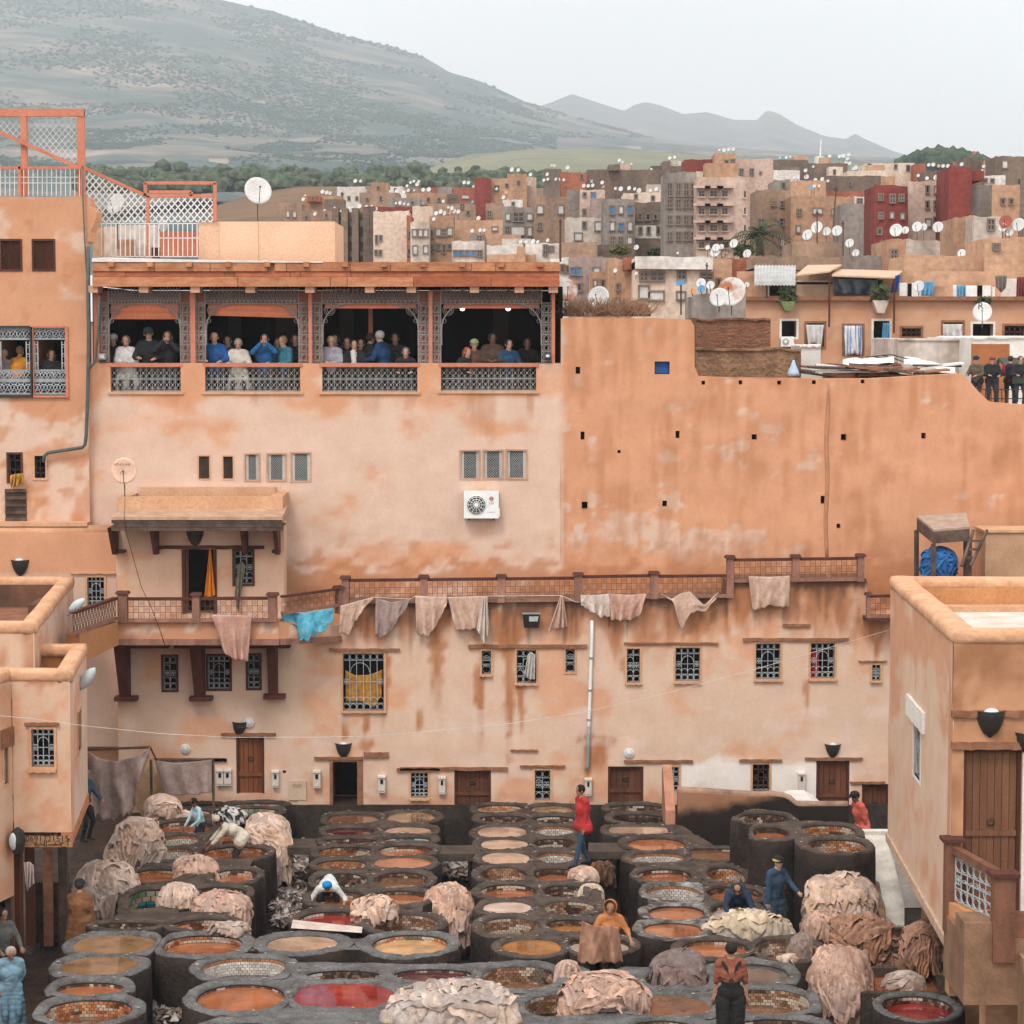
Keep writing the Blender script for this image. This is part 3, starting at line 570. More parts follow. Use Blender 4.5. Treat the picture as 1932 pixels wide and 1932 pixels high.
# ================================================================ upper wall, left : café house with viewing gallery
cafe = thing('gallery_house', 'pale ochre house with a long open viewing gallery under a heavy eave', 'building', (-5, YU, 5))
WU = [('C1', 1265, 1330, 103, 245), ('C1', 1420, 1480, 105, 245), ('C1', 1560, 1645, 92, 252), ('C1', 1703, 1812, 92, 252), ('C2', 75, 192, 85, 258), ('C2', 1150, 1265, 72, 243), ('C2', 1297, 1412, 70, 240), ('C2', 1443, 1563, 68, 240)]
BAYS = [('A2', 228, 748, 905, 1128), ('A2', 930, 1635, 900, 1128), ('A3', 165, 872, 900, 1128), ('A3', 1047, 1755, 893, 1122)]   # railings
zpar = xz(600, 685, YU)[1]
hb = [fu.rect(*q)+(.5,) for q in BAYS]; hb = [(a, b, c, zpar+.5, 9.0) for a, b, c, d, e in hb]
hw = [fu.rect(*q)+(.18,) for q in WU]
cu0 = xz(168, 800, YU)[0]; cu1 = xz(1058.2, 800, YU)[0]
class Fk(Frame): pass
o = wall('wall', fu, cu0, cu1, 4.0, zpar, [h[:4]+(.35,) for h in hw]+[(a, b, c, zpar, .02) for a, b, c, d, e in hb], col_upper, cafe, .1, seed=7, wob=.03, thick=.4)
# the bay openings must stay open: drop the dark back faces that lie across them
me = o.data
import bmesh
bm = bmesh.new(); bm.from_mesh(me); kill = []
for f in bm.faces:
    c = f.calc_center_median()+ORG[o.name]
    if any(a < c.x < b and z0 < c.z < zpar+.01 and (f.material_index == 1 or c.z > zpar-.02) for a, b, z0, _, _ in hb): kill.append(f)
bmesh.ops.delete(bm, geom=kill, context='FACES'); bm.to_mesh(me); bm.free()
for i, (q, h) in enumerate(zip(WU, hw)):
    gm = m_grwood if i < 2 else M('grey_screen', (.36, .38, .37), (.28, .29, .28), rough=.8)
    win(fu, h, cafe, 3, 'mash', frame=M('pink_frame', (.55, .33, .23), rough=.85) if i > 1 else m_lin, fw=.04, gm=gm)
    if i > 1:
        u0, u1, z0, z1 = h[:4]; part('grey_surround', MB().box(u0, u0+.07, YU+.02, YU+.1, z0, z1).box(u1-.07, u1, YU+.02, YU+.1, z0, z1), M('grey_stone_frame', (.52, .47, .43), rough=.9), cafe)
zfl = zpar-1.22; zce = xz(600, 548, YU)[1]; ZB = 62.5
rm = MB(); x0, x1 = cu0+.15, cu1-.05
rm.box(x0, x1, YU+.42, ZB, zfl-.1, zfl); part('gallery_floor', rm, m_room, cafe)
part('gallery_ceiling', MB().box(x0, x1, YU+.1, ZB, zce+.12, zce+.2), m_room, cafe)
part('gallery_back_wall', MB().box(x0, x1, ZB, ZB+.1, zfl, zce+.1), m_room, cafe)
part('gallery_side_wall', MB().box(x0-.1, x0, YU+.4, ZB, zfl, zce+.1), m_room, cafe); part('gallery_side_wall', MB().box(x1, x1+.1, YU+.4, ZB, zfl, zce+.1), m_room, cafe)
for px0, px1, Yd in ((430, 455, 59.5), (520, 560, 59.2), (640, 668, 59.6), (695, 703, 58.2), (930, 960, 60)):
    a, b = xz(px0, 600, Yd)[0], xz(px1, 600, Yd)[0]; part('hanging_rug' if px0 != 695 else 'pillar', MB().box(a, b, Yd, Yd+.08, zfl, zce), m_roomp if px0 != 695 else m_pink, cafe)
# railings
def rail_iron(u0, u1, z0, z1, Y, n, mb):
    du = (u1-u0)/n; zm = (z0+z1)/2
    for i in range(n+1): mb.bar((u0+du*i, Y, z0), (u0+du*i, Y, z1), .006)
    for i in range(n):
        a, b = u0+du*i, u0+du*(i+1); c = (a+b)/2
        for za, zb in ((z0, zm), (zm, z1)):
            mb.tube([(a, Y, za+.05), (b, Y, zb-.05)], .0055, 3, cap=False); mb.tube([(b, Y, za+.05), (a, Y, zb-.05)], .0055, 3, cap=False)
            mb.ell((c, Y, (za+zb)/2), .02, .02, .02, 6, 4)
        for zq in (z0+.045, zm-.03, zm+.03, z1-.045):
            for s in (-1, 1): mb.ring((c+s*.032, Y, zq), .02, .004, 6)
    for z in (z0, zm, z1): mb.bar((u0, Y, z), (u1, Y, z), .01)
    return mb
for i, q in enumerate(BAYS):
    u0, u1, z0, z1 = fu.rect(*q)
    part('railing', rail_iron(u0, u1, z0+.02, zpar-.1, YU+.1, (12, 16, 16, 16)[i], MB()), m_wire, cafe)
    part('handrail', MB().box(u0-.06, u1+.06, YU-.02, YU+.16, zpar-.09, zpar), m_pink, cafe)
    part('ledge', MB().box(u0-.07, u1+.07, YU-.05, YU+.2, z0-.06, z0+.005), m_lin, cafe)
# screens, posts, blinds
POST = [('A2', 820, 856), ('A2', 1700, 1720), ('A3', 62, 88), ('A3', 957, 983), ('A3', 1870, 1895), ('A2', 100, 140)]
for i, (z, a, b) in enumerate(POST):
    if i == 1: continue
    u0, u1, _, _ = fu.rect(z, a, b, 400, 900); part('post', MB().box(u0, u1, YU+.02, YU+.2, zpar, zce), m_pink, cafe)
PAN = [('A2', 135, 205), ('A2', 740, 812), ('A2', 860, 925), ('A2', 1622, 1697), ('A2', 1725, 1795), ('A3', 877, 952), ('A3', 985, 1045), ('A3', 1797, 1865)]
for i, (z, a, b) in enumerate(PAN):
    u0, u1, _, _ = fu.rect(z, a, b, 400, 900); g = MB(); n = 6
    if i < 7: part('screen_backing', MB().box(u0, u1, YU+.24, YU+.3, zpar, zce), M('dull_salmon', (.33, .13, .085), (.26, .10, .065), rough=.8), cafe)
    for k in range(n+1):
        z_ = zpar+.02+(zce-zpar-.35)*k/n
        for dz in (-.035, .035): g.bar((u0, YU+.12, z_+dz), (u1, YU+.12, z_+dz), .012)
        for q in range(5): g.ring((u0+(u1-u0)*(q+.5)/5, YU+.12, z_), .028, .009, 6)
        if k < n:
            zt = z_+(zce-zpar-.35)/n
            for q in range(2):
                c0, c1 = u0+(u1-u0)*q/2, u0+(u1-u0)*(q+1)/2
                for e in ((c0, c1), (c1, c0)): g.tube([(e[0], YU+.12, z_+.03), ((c0+c1)/2, YU+.12, (z_+zt)/2), (e[1], YU+.12, zt-.03)], .009, 3)
                g.bar(((c0+c1)/2, YU+.12, z_), ((c0+c1)/2, YU+.12, zt), .008)
    for u in (u0, u1): g.bar((u, YU+.12, zpar), (u, YU+.12, zce), .014)
    part('iron_screen', g, M('dull_iron', (.30, .27, .25), (.22, .19, .17), rough=.7, bump=0), cafe)
OPN = [('A2', 205, 738, 450), ('A2', 930, 1622, 455), ('A3', 165, 877, 455), ('A3', 1050, 1795, 460)]
for i, (z, a, b, yt) in enumerate(OPN):
    u0, u1, zb, zt = fu.rect(z, a, b, yt, 365); g = MB(); n = 22; zb, zt = min(zb, zt), max(zb, zt); zb2 = zt-.34
    for k in range(n+1): g.bar((u0+(u1-u0)*k/n, YU+.13, zb2), (u0+(u1-u0)*k/n, YU+.13, zt+.05), .008)
    for k in range(n):
        a_, b_ = u0+(u1-u0)*k/n, u0+(u1-u0)*(k+1)/n; g.tube([(a_, YU+.13, zb2), (b_, YU+.13, zt)], .007, 3); g.tube([(b_, YU+.13, zb2), (a_, YU+.13, zt)], .007, 3)
    for z_ in (zb2, zb2+.06, zt): g.bar((u0, YU+.13, z_), (u1, YU+.13, z_), .012)
    # arch
    rr = .62; A = [(u0, zb2-1.0), (u0, zb2-rr)]+[(u0+rr-rr*math.cos(t), zb2-rr+rr*math.sin(t)) for t in np.linspace(0, math.pi/2, 9)]
    A += [(u0+u1-x, z_) for x, z_ in A[::-1]]
    g.tube([(x, YU+.13, z_) for x, z_ in A], .018, 5)
    for s, uu in ((1, u0), (-1, u1)):
        for rq in (.13, .09, .05): g.ring((uu+s*.16, YU+.13, zb2-.16), rq, .009, 10)
        g.ring((uu+s*.06, YU+.13, zb2-.42), .05, .008, 8); g.ring((uu+s*.42, YU+.13, zb2-.06), .05, .008, 8)
    part('iron_frieze', g, M('dull_iron', (.30, .27, .25), (.22, .19, .17), rough=.7, bump=0), cafe)
    part('frieze_backing', MB().box(u0, u1, YU+.26, YU+.3, zb2-.02, zce), M('brown_frieze', (.20, .105, .08), (.15, .08, .06), rough=.9), cafe)
    bz = [(.36, .36), (.27, .33), (.10, .10), (.10, .10)][i]; nb = 5 if i < 2 else 2; xm = (u0+u1)/2
    for k in range(nb):
        za = zb2-.02-k/nb*bz[0]; zb_ = zb2-.02-(k+1)/nb*bz[0]; zc = zb2-.02-(k+1)/nb*bz[1]; zd = zb2-.02-k/nb*bz[1]
        part('blind_slat', MB().hexa([(u0+.05, YU+.2-.02*(k % 2), zb_), (u1-.05, YU+.2-.02*(k % 2), zc), (u1-.05, YU+.25, zc), (u0+.05, YU+.25, zb_)], [(u0+.05, YU+.18, za), (u1-.05, YU+.18, zd), (u1-.05, YU+.25, zd), (u0+.05, YU+.25, za)]), M('orange_blind', (.62, .20, .10), (.52, .16, .08), rough=.7, rnd=.08), cafe)
# eave of terracotta boards
ev0, ev1 = xz(173, 520, YU-.5)[0], xz(1056, 520, YU-.5)[0]; ze0, ze1 = xz(600, 541, YU-.5)[1], xz(600, 494, YU-.5)[1]
m_b2 = M('bare_red_board', (.42, .13, .06), (.28, .085, .04), scale=3, rough=.85, bump=.4, streak=3, rnd=.15); rng = np.random.RandomState(3)
for k in range(3):
    za, zb = ze0+(ze1-ze0)*(0, .40, .62)[k], ze0+(ze1-ze0)*(.40, .62, .97)[k]; cuts = [0]+sorted(rng.uniform(.05, .95, (5, 8, 9)[k]))+[1]
    for a, b in zip(cuts[:-1], cuts[1:]):
        if b-a < .02: continue
        x0, x1 = ev0+(ev1-ev0)*a+.006, ev0+(ev1-ev0)*b-.006; d = (.0, .07, .04)[k]+rng.uniform(0, .025)
        part('eave_board', MB().hexa([(x0, YU-.5+d, za+.004), (x1, YU-.5+d, za+.004), (x1, YU-.35, za+.004), (x0, YU-.35, za+.004)], [(x0, YU-.5+d+.02, zb-.004), (x1, YU-.5+d+.02, zb-.004), (x1, YU-.35, zb-.004), (x0, YU-.35, zb-.004)]),
             m_b2 if (k == 1 or (k == 0 and a > .45 and rng.rand() > .4)) else m_beam, cafe)
part('roof_slab', MB().box(ev0, ev1, YU-.35, ZB+.2, ze0+.05, ze1), m_beam, cafe)
part('roof_flashing', MB().hexa([(ev0, YU-.45, ze1), (ev0+5.5, YU-.45, ze1-.02), (ev0+5.5, YU+1.2, ze1-.02), (ev0, YU+1.2, ze1)], [(ev0, YU-.45, ze1+.09), (ev0+5.5, YU-.45, ze1+.01), (ev0+5.5, YU+1.2, ze1+.02), (ev0, YU+1.2, ze1+.16)]), m_whw, cafe)
for k in range(12):
    u = ev0+(ev1-ev0)*(k+.5)/12; part('eave_tile', MB().box(u-.07, u+.07, YU-.56, YU-.2, ze1-.12, ze1+.0), m_beam, cafe)
for z, x in (('A2', 120), ('A2', 492), ('A2', 872), ('A2', 1278), ('A2', 1718), ('A3', 524), ('A3', 832), ('A3', 1298), ('A3', 1628), ('A3', 1880)):
    u = fu.hit(*zp(z, x, 370))[0]; part('beam_end', MB().box(u-.11, u+.11, YU-.42, YU+.3, ze0-.14, ze0+.03), M('light_beam_end', (.58, .33, .22), rough=.85), cafe)
# ================================================================ tower at the left
tow = thing('tower_house', 'tall ochre house with two screened windows and ironwork windows below', 'building', (-11, 56.1, 5))
ft = YF(56.1); xt0, xt1 = xz(-120, 800, 56.1)[0], xz(167, 800, 56.1)[0]
WT = [('A1', 10, 140, 1000, 1195), ('A1', 235, 368, 1000, 1195), ('A8', -30, 248, 250, 800), ('A8', 270, 532, 248, 800), ('A8', 70, 168, 1275, 1490), ('A8', 280, 366, 1287, 1466), ('A8', 42, 214, 1553, 1812)]
ttop = [(xz(-120, 370, 56.1)), (xz(120, 372, 56.1)), (xz(165, 370, 56.1)), (xz(170, 372, 56.1))]
ht = [ft.rect(*q)+(2.4 if i in (2, 3) else .22,) for i, q in enumerate(WT)]
wall('wall', ft, xt0, xt1, 5.0, lambda u: interp(ttop, u), ht, col_tower, tow, .1, seed=15, thick=.5)
# knobbly broken edge at the top right of the tower
kb = MB(); rng = np.random.RandomState(4); outl = [(590, 690), (612, 700), (622, 760), (668, 800), (660, 850), (640, 900), (620, 935), (618, 1000), (600, 1010)]
o_ = [xz(*zp('A1', *q), 56.1) for q in outl]; kb.prism([(o_[0][0]-.3, o_[-1][1])]+[(o_[0][0]-.3, o_[0][1])]+o_, 'y', 56.12, 56.9); part('broken_corner', kb, M('tower_plaster', (.55, .28, .16), (.47, .225, .12), scale=1.2, rough=.92), tow)
for i, q in enumerate(WT):
    if i < 2: win(ft, ht[i], tow, 3, 'mash', frame=m_dwood, gm=m_wood)
    elif i in (4, 5): win(ft, ht[i], tow, 2, 'plain', frame=m_dwood if i == 4 else m_lin, gm=m_blk)
    elif i == 6:
        u0, u1, z0, z1 = ht[i][:4]
        for k in range(9): part('slat', MB().box(u0, u1, 56.1+.05*(k % 2)-.03, 56.16, z0+(z1-z0)*k/9+.004, z0+(z1-z0)*(k+1)/9-.004), m_grwood, tow)
    else:
        u0, u1, z0, z1 = ht[i][:4]; g = MB(); Y = 56.1+.03; H = z1-z0; W = u1-u0; a_, b_ = u0+.13*W, u1-.13*W; zb, zt = z0+.385*H, z0+.79*H
        for (s0, s1, nn) in ((z0+.03*H, z0+.20*H, 5), (z0+.23*H, z0+.36*H, 5), (z0+.83*H, z0+.97*H, 5)):
            for k in range(nn):
                c0, c1 = u0+W*k/nn, u0+W*(k+1)/nn; g.tube([(c0, Y, s0), (c1, Y, s1)], .01, 3); g.tube([(c1, Y, s0), (c0, Y, s1)], .01, 3)
                g.ring(((c0+c1)/2, Y, (s0+s1)/2), min(W/nn, s1-s0)*.48, .012, 10)
            for s in (s0-.015, s0, s1, s1+.015): g.bar((u0, Y, s), (u1, Y, s), .016)
        for u in (u0+.03, a_): g.bar((u, Y, zb), (u, Y, zt), .016)
        for u in (b_, u1-.03): g.bar((u, Y, zb), (u, Y, zt), .016)
        for k in range(3):
            for c0, c1 in ((u0+.03, a_), (b_, u1-.03)): g.ring(((c0+c1)/2, Y, zb+(zt-zb)*(k+.5)/3), (c1-c0)*.45, .012, 8)
        o = part('ironwork_window', g, M('silver_iron', (.45, .49, .50), (.32, .35, .36), rough=.5), tow)
        part('frame', MB().box(u0-.03, u0+.01, 56.05, 56.2, z0, z1).box(u1-.01, u1+.06, 56.05, 56.2, z0, z1).box(u0, u1, 56.05, 56.2, z1-.02, z1+.03).box(u0-.03, u1+.06, 56.03, 56.2, z0-.05, z0), m_blk if i == 2 else m_pink, o)
part('ledge', MB().box(xt0, xz(167, 980, 55.8)[0], 55.6, 56.3, xz(60, 992, 55.8)[1], xz(60, 985, 55.8)[1]), m_lin, tow)
# lower projecting part below the tower (y 990-1090) with a lamp
pl = thing('tower_annex', 'plain ochre annex below the tower with a half-round lamp', 'building', (-11, 55.6, 3))
fx = YF(55.45); rw = fx.rect('C1', 556, 662, 872, 1050)
wall('wall', fx, xz(-120, 1000, 55.45)[0], xz(222, 1000, 55.45)[0], 2.4, xz(100, 1006, 55.45)[1], [rw+(.2,)], lambda px, py, V: mixm(np.broadcast_to(ORA*.95, (len(px), 3)), LIG, sstep(1080, 1090, py)*.8), pl, .15, thick=.7)
win(fx, rw, pl, 4); lintel(fx, 'C1', 450, 745, 838, 850, pl, m_lin)
part('coping', MB().tube([(xz(-120, 1006, 55.6)[0], 55.75, xz(0, 1004, 55.5)[1]), (xz(222, 1006, 55.5)[0], 55.75, xz(0, 1004, 55.5)[1])], .16, 8), m_lin, pl, smooth=True)
# ================================================================ house with the timber awning and the front balcony
bh = thing('awning_house', 'small ochre house with a dark timber awning and a balcony in front', 'building', (-9, 55.2, 4))
YB = 55.15; fb = YF(YB); bx0, bx1 = xz(219, 1050, YB)[0], xz(536, 1050, YB)[0]
rd = fb.rect('C1', 1165, 1365, 695, 1110); rw = fb.rect('C1', 1490, 1605, 703, 915); zr = xz(380, 985, YB)[1]
wall('wall', fb, bx0, bx1, xz(300, 1170, YB)[1]-.3, zr, [rd+(.95,), rw+(.2,)], lambda px, py, V: mixm(np.broadcast_to(LIG*np.array([.97, .9, .82]), (len(px), 3)), ORA, .7*sstep(.52, .7, fbm(px/30, py/30, 0, 51))), bh, .12, thick=.6)
win(fb, rw, bh, 3, frame=m_dwood)
f = MB()
for a, b in ((rd[0]-.03, rd[0]+.05), (rd[1]-.03, rd[1]+.05)): f.box(a, b, YB-.03, YB+.12, rd[2], rd[3])
part('doorway', f, m_dwood, bh); lintel(fb, 'C1', 978, 1680, 670, 692, bh, m_dwood)
part('orange_cloth', sheet_hang(Zl('C1', [(1330, 700), (1336, 692), (1340, 705)]), Zl('C1', [(1300, 995), (1335, 1000), (1368, 985)]), YB-.02, fold=.06, nf=2.5, seed=3), M('orange_cloth', (.75, .27, .02), (.6, .19, .015), scale=5, rough=.85), label='bright orange cloth hanging in the balcony doorway', cat='cloth', solid=.008, smooth=True)
part('grey_cloth', sheet_hang(Zl('C1', [(1515, 790), (1540, 770), (1560, 800)]), Zl('C1', [(1492, 990), (1515, 1105), (1530, 990)]), YB-.05, fold=.06, nf=2.5, seed=6), M('grey_wet_cloth', (.23, .20, .15), (.13, .12, .10), scale=6, rough=.9), label='grey wet cloth hanging from the window beside the balcony doorway', cat='cloth', solid=.008, smooth=True)
# awning and roof terrace box
ya = 53.9; ax0, ax1 = xz(210, 990, ya)[0], xz(533, 990, ya)[0]; za, zb = xz(370, 1002, ya)[1], xz(370, 981, ya)[1]
for k in range(3):
    part('awning_beam', MB().box(ax0+.04*(k == 1), ax1-.03*(k == 2), ya+.012*k, ya+.2, za+(zb-za)*k/3+.003, za+(zb-za)*(k+1)/3-.003), m_grwood, bh)
part('awning_roof', MB().hexa([(ax0, ya, zb), (ax1, ya, zb), (ax1, YB+.1, zb+.05), (ax0, YB+.1, zb+.05)], [(ax0, ya, zb+.07), (ax1, ya, zb+.07), (ax1, YB+.1, zb+.25), (ax0, YB+.1, zb+.25)]), M('dusty_roof', (.50, .33, .23), (.38, .23, .15), scale=3, bump=.5), bh)
part('awning_soffit', MB().box(ax0+.05, ax1-.05, ya+.2, YB+.05, za+.05, za+.09), m_grwood, bh)
for q in (740, 1000, 1565, 1770):
    u, z_ = fb.hit(*zp('C1', q, 600)); part('awning_strut', MB().hexa([(u-.05, YB-.35, z_-.45), (u+.05, YB-.35, z_-.45), (u+.05, YB+.02, z_-.45), (u-.05, YB+.02, z_-.45)], [(u-.05, ya+.3, za+.05), (u+.05, ya+.3, za+.05), (u+.05, YB+.02, za+.05), (u-.05, YB+.02, za+.05)]), m_dwood, bh)
for q in (755, 1735):
    lintel(fb, 'C1', q, q+50, 695, 712, bh, m_dwood, .3)
# parapet box on top
pz0 = zb+.2; pz1 = xz(370, 937, 54.9)[1]; px0, px1 = xz(222, 950, 54.9)[0], xz(534, 950, 54.9)[0]; pzb = xz(370, 919, YU-.1)[1]
pp = MB(); pp.box(px0, px1, 54.8, 55.05, pz0-.1, pz1); pp.box(px1-.3, px1, 55.05, YU-.02, pz0-.1, pz1+.02); pp.box(px0, px0+.25, 55.05, YU-.02, pz0-.1, pz1-.01); pp.box(px0+.35, px1-.3, YU-.25, YU-.02, pz0, pzb-.0)
part('roof_parapet', pp, m_lin, bh)
# balcony
byf = 53.7; fbf = YF(byf); x0, x1 = xz(225, 1190, byf)[0], xz(527, 1190, byf)[0]; z1_ = xz(370, 1172, byf)[1]; z0_ = xz(370, 1216, byf)[1]
bal = thing('balcony', 'projecting ochre balcony with lattice railing on brown timber brackets', 'balcony', (x0, byf, z0_))
xr, zr1 = xz(642, 1180, YL-.02); _, zr0 = xz(642, 1206, YL-.02)
def colbal(px, py, V):
    n = fbm(px/28, py/18, 0, 61); c = mixm(np.broadcast_to(ORA*.9, (len(px), 3)), LIG, .95*sstep(.5, .62, n)*sstep(1205, 1190, py)); return mixm(c, DRT*2, .6*sstep(.5, .75, n+.3*sstep(1205, 1216, py)-.1))
wall('slab', fbf, x0, x1, z0_, z1_, [], colbal, bal, .1, thick=1.5)
part('edge_beam', MB().box(x0-.02, x1, byf-.05, byf+.1, z0_-.01, z0_+.13), m_grail, bal)
dgl = Vector((xr-x1, YL-.02-byf)); frd = Frame((x1, byf), (dgl.x, dgl.y), (-dgl.y, dgl.x))
wall('splayed_slab', frd, 0, dgl.length, z0_+.0, lambda u: z1_+(zr1-z1_)*np.asarray(u)/dgl.length, [], colbal, bal, .12, thick=.3)
part('edge_beam', MB().hexa([frd.at(0, z0_-.01, -.05), frd.at(dgl.length, zr0-.06, -.05), frd.at(dgl.length, zr0-.06, .1), frd.at(0, z0_-.01, .1)], [frd.at(0, z0_+.13, -.05), frd.at(dgl.length, zr0+.08, -.05), frd.at(dgl.length, zr0+.08, .1), frd.at(0, z0_+.13, .1)]), m_grail, bal)
balus(fbf, 'C1', [(816, 1152, 1225, 1152, 150), (1272, 1150, 1705, 1148, 150)], [(752, 814, 975, 1160), (1225, 1272, 985, 1158), (1705, 1762, 985, 1152)], bal)
balus(frd, 'C2', [(5, 1105, 355, 1055, 115)], [(357, 408, 940, 1100)], bal)
# left stair flank of the balcony going back to the alley
xl, Yl_ = x0, byf; d2 = Vector((xz(150, 1180, 50.5)[0]-xl, 50.5-byf)); frl = Frame((xl, byf), (d2.x, d2.y), (-d2.y, d2.x)); Ln = d2.length
zz = xz(143, 1195, 50.5)[1]; zz0 = xz(150, 1252, 50.5)[1]
part('splayed_slab', MB().hexa([frl.at(0, z0_, 0), frl.at(Ln, zz0, 0), frl.at(Ln, zz0, -.3), frl.at(0, z0_, -.3)], [frl.at(0, z1_, 0), frl.at(Ln, zz, 0), frl.at(Ln, zz, -.3), frl.at(0, z1_, -.3)]), m_och, bal)
balus(frl, 'C1', [(748, 1140, 480, 1240, 140)], [], bal)
for q in (975, 1575):
    u0, u1, za_, zb_ = fl.rect('C4', q, q+80, 440, 765)
    part('bracket', MB().hexa([(u0, YL-.28, za_), (u1, YL-.28, za_), (u1, YL-.02, za_), (u0, YL-.02, za_)], [(u0-.02, byf+.35, z0_), (u1, byf+.35, z0_), (u1, YL-.02, z0_), (u0-.02, YL-.02, z0_)]), m_dwood, bal)
    part('bracket_foot', MB().box(u0-.12, u1+.18, YL-.34, YL-.02, za_-.1, za_), m_dwood, bal)
u0, u1, za_, zb_ = fl.rect('C5', 558, 630, 440, 750)
part('bracket', MB().hexa([(u0, YL-.28, za_), (u1, YL-.28, za_), (u1, YL-.02, za_), (u0, YL-.02, za_)], [(u0, byf+.6, z0_), (u1, byf+.6, z0_), (u1, YL-.02, z0_), (u0, YL-.02, z0_)]), m_dwood, bal)
part('bracket_foot', MB().box(u0-.12, u1+.18, YL-.34, YL-.02, za_-.1, za_), m_dwood, bal)
for a, b in ((229, 320), (330, 440), (450, 548)):
    part('soffit_beam', MB().box(xz(a, 1225, 54.4)[0], xz(b, 1225, 54.4)[0], 54.2, 54.5, z0_-.16, z0_-.01), m_dwood, bal)
# ================================================================ house at the right edge (roof terrace, plank door, outside stair)
A_ = PY(1681, 1087, 46.0); zt = A_.z; B_ = PZ(1800, 1188, zt); zbot = PY(1669, 1572, 46).z
rh = thing('corner_house', 'ochre house at the pit edge with flat white roof, plank door and railed steps', 'building', (B_.x, B_.y, 0))
sd = Vector((A_.x-B_.x, A_.y-B_.y)); frs = Frame((B_.x, B_.y), (sd.x, sd.y), (-sd.y*-1, sd.x*-1)); Ls = sd.length
frs.n = Vector((sd.y, -sd.x)).normalized()
def col_right(px, py, V):
    n = fbm(px/22, py/55, 0, 71); n2 = fbm(px/9, py/70, 0, 72); c = mixm(np.broadcast_to(LIG*np.array([.98, .95, .88]), (len(px), 3)), ORA*.95, .9*sstep(.45, .68, n*.6+n2*.4+.16*sstep(1420, 1150, py)))
    return mixm(c, LIG*1.1, .5*sstep(1700, 1560, py)*sstep(.6, .75, n2)*sstep(1400, 1480, py))
rws = frs.rect('C8', 298, 326, 700, 945)
wall('side_wall', frs, -.0, Ls, zbot, zt-.18, [rws+(.25,)], col_right, rh, .12, thick=.02, seed=9)
win(frs, rws, rh, 2, frame=m_whw)
lintel(frs, 'C8', 276, 344, 640, 725, rh, m_whw)
frf = Frame((B_.x, B_.y), (1, 0), (0, 1)); rdr = frf.rect('C8', 495, 728, 828, 1480); zfl_ = rdr[2]
wall('front_wall', frf, -.0, 5.0, zbot-.9, zt-.18, [rdr+(.25,)], lambda px, py, V: mixm(np.broadcast_to(STA_SHD*np.array([.72, .78, .85]), (len(px), 3)), ORA*np.array([.84, .86, .82]), sstep(.3, .75, fbm(px/40, py/40, 0, 75)+.15*sstep(1260, 1340, py))), rh, .12, thick=.35, seed=10)  # front face's shade is put into its colour; darker stain near the top
door(frf, rdr, rh, 7, dep=.14, rail=.47, mat=M('worn_door_wood', (.24, .11, .055), (.13, .055, .028), scale=3, rough=.7, bump=.4, streak=.1, rnd=.22))
for q in ((448, 741, 797, 826), (448, 741, 670, 697)): lintel(frf, 'C8', *q, rh, m_lint)
part('white_reveal', MB().box(*[B_.x+frf.rect('C8', 730, 800, 828, 1480)[i] for i in (0, 1)], B_.y-.04, B_.y+.1, rdr[2], rdr[3]), m_whw, rh)
# rounded parapet with flat roof
def parapet(bld, pts, r, z, mat, name='parapet'):
    for a, b in zip(pts[:-1], pts[1:]):
        d = Vector((b[0]-a[0], b[1]-a[1])); L_ = d.length; d /= L_; sdv = Vector((-d.y, d.x)); n = max(3, int(L_/.35)); V = []; ns = 16
        for i in range(n+1):
            t = i/n*(L_+r*1.6)-r*.8; c = Vector(a[:2])+d*t
            for k in range(ns):
                an = 2*math.pi*(k+.5)/ns; cu, cv = math.cos(an), math.sin(an); q = 1/(abs(cu)**3.5+abs(cv)**3.5)**(1/3.5); w2 = r*(.98+.10*(vn(c.x*1.9, c.y*1.9, k*.4, 3)-.5)); V.append((c.x+sdv.x*cu*q*w2, c.y+sdv.y*cu*q*w2, z-.13+cv*q*.13+.03*(vn(c.x*.9, c.y*.9, 0, 6)-.5)))
        mb = MB().grid(V, ns, n+1, True); mb.f += [tuple(range(ns))[::-1], tuple(range(n*ns, n*ns+ns))]; mb.m += [0, 0]; part(name, mb, mat, bld, smooth=True)
m_rpar = M('rubbed_parapet', (.62, .36, .22), (.50, .26, .14), scale=2.2, rough=.95, bump=.5, bs=9, bd=.04)
off = frs.n*.2
parapet(rh, [(A_.x+.3, A_.y-.15), (A_.x+off.x, A_.y-.12), (B_.x+off.x, B_.y+.2), (B_.x+5, B_.y+.2)], .24, zt, m_rpar)
parapet(rh, [(A_.x+off.x, A_.y-.12), (A_.x+6.5, A_.y-.12)], .24, zt, m_rpar)
part('back_wall', MB().box(A_.x+.2, A_.x+7, A_.y-.35, A_.y-.05, zbot, zt-.2), m_och, rh)
part('roof_step', MB().box(A_.x+.4, A_.x+7, A_.y-.8, A_.y-.36, zt-.9, zt-.52), m_lin, rh)
part('roof_deck', MB().add([(A_.x+.1, A_.y-.3, zt-.62), (B_.x+.3, B_.y+.3, zt-.62), (B_.x+6, B_.y+.3, zt-.62), (A_.x+8, A_.y-.3, zt-.62)], [(0, 1, 2, 3)]), M('limed_roof', (.68, .60, .54), (.50, .40, .33), scale=1.5, rough=.9, bump=.4), rh)
b0, b1 = frs.at(0, zbot), frs.at(Ls, zbot)
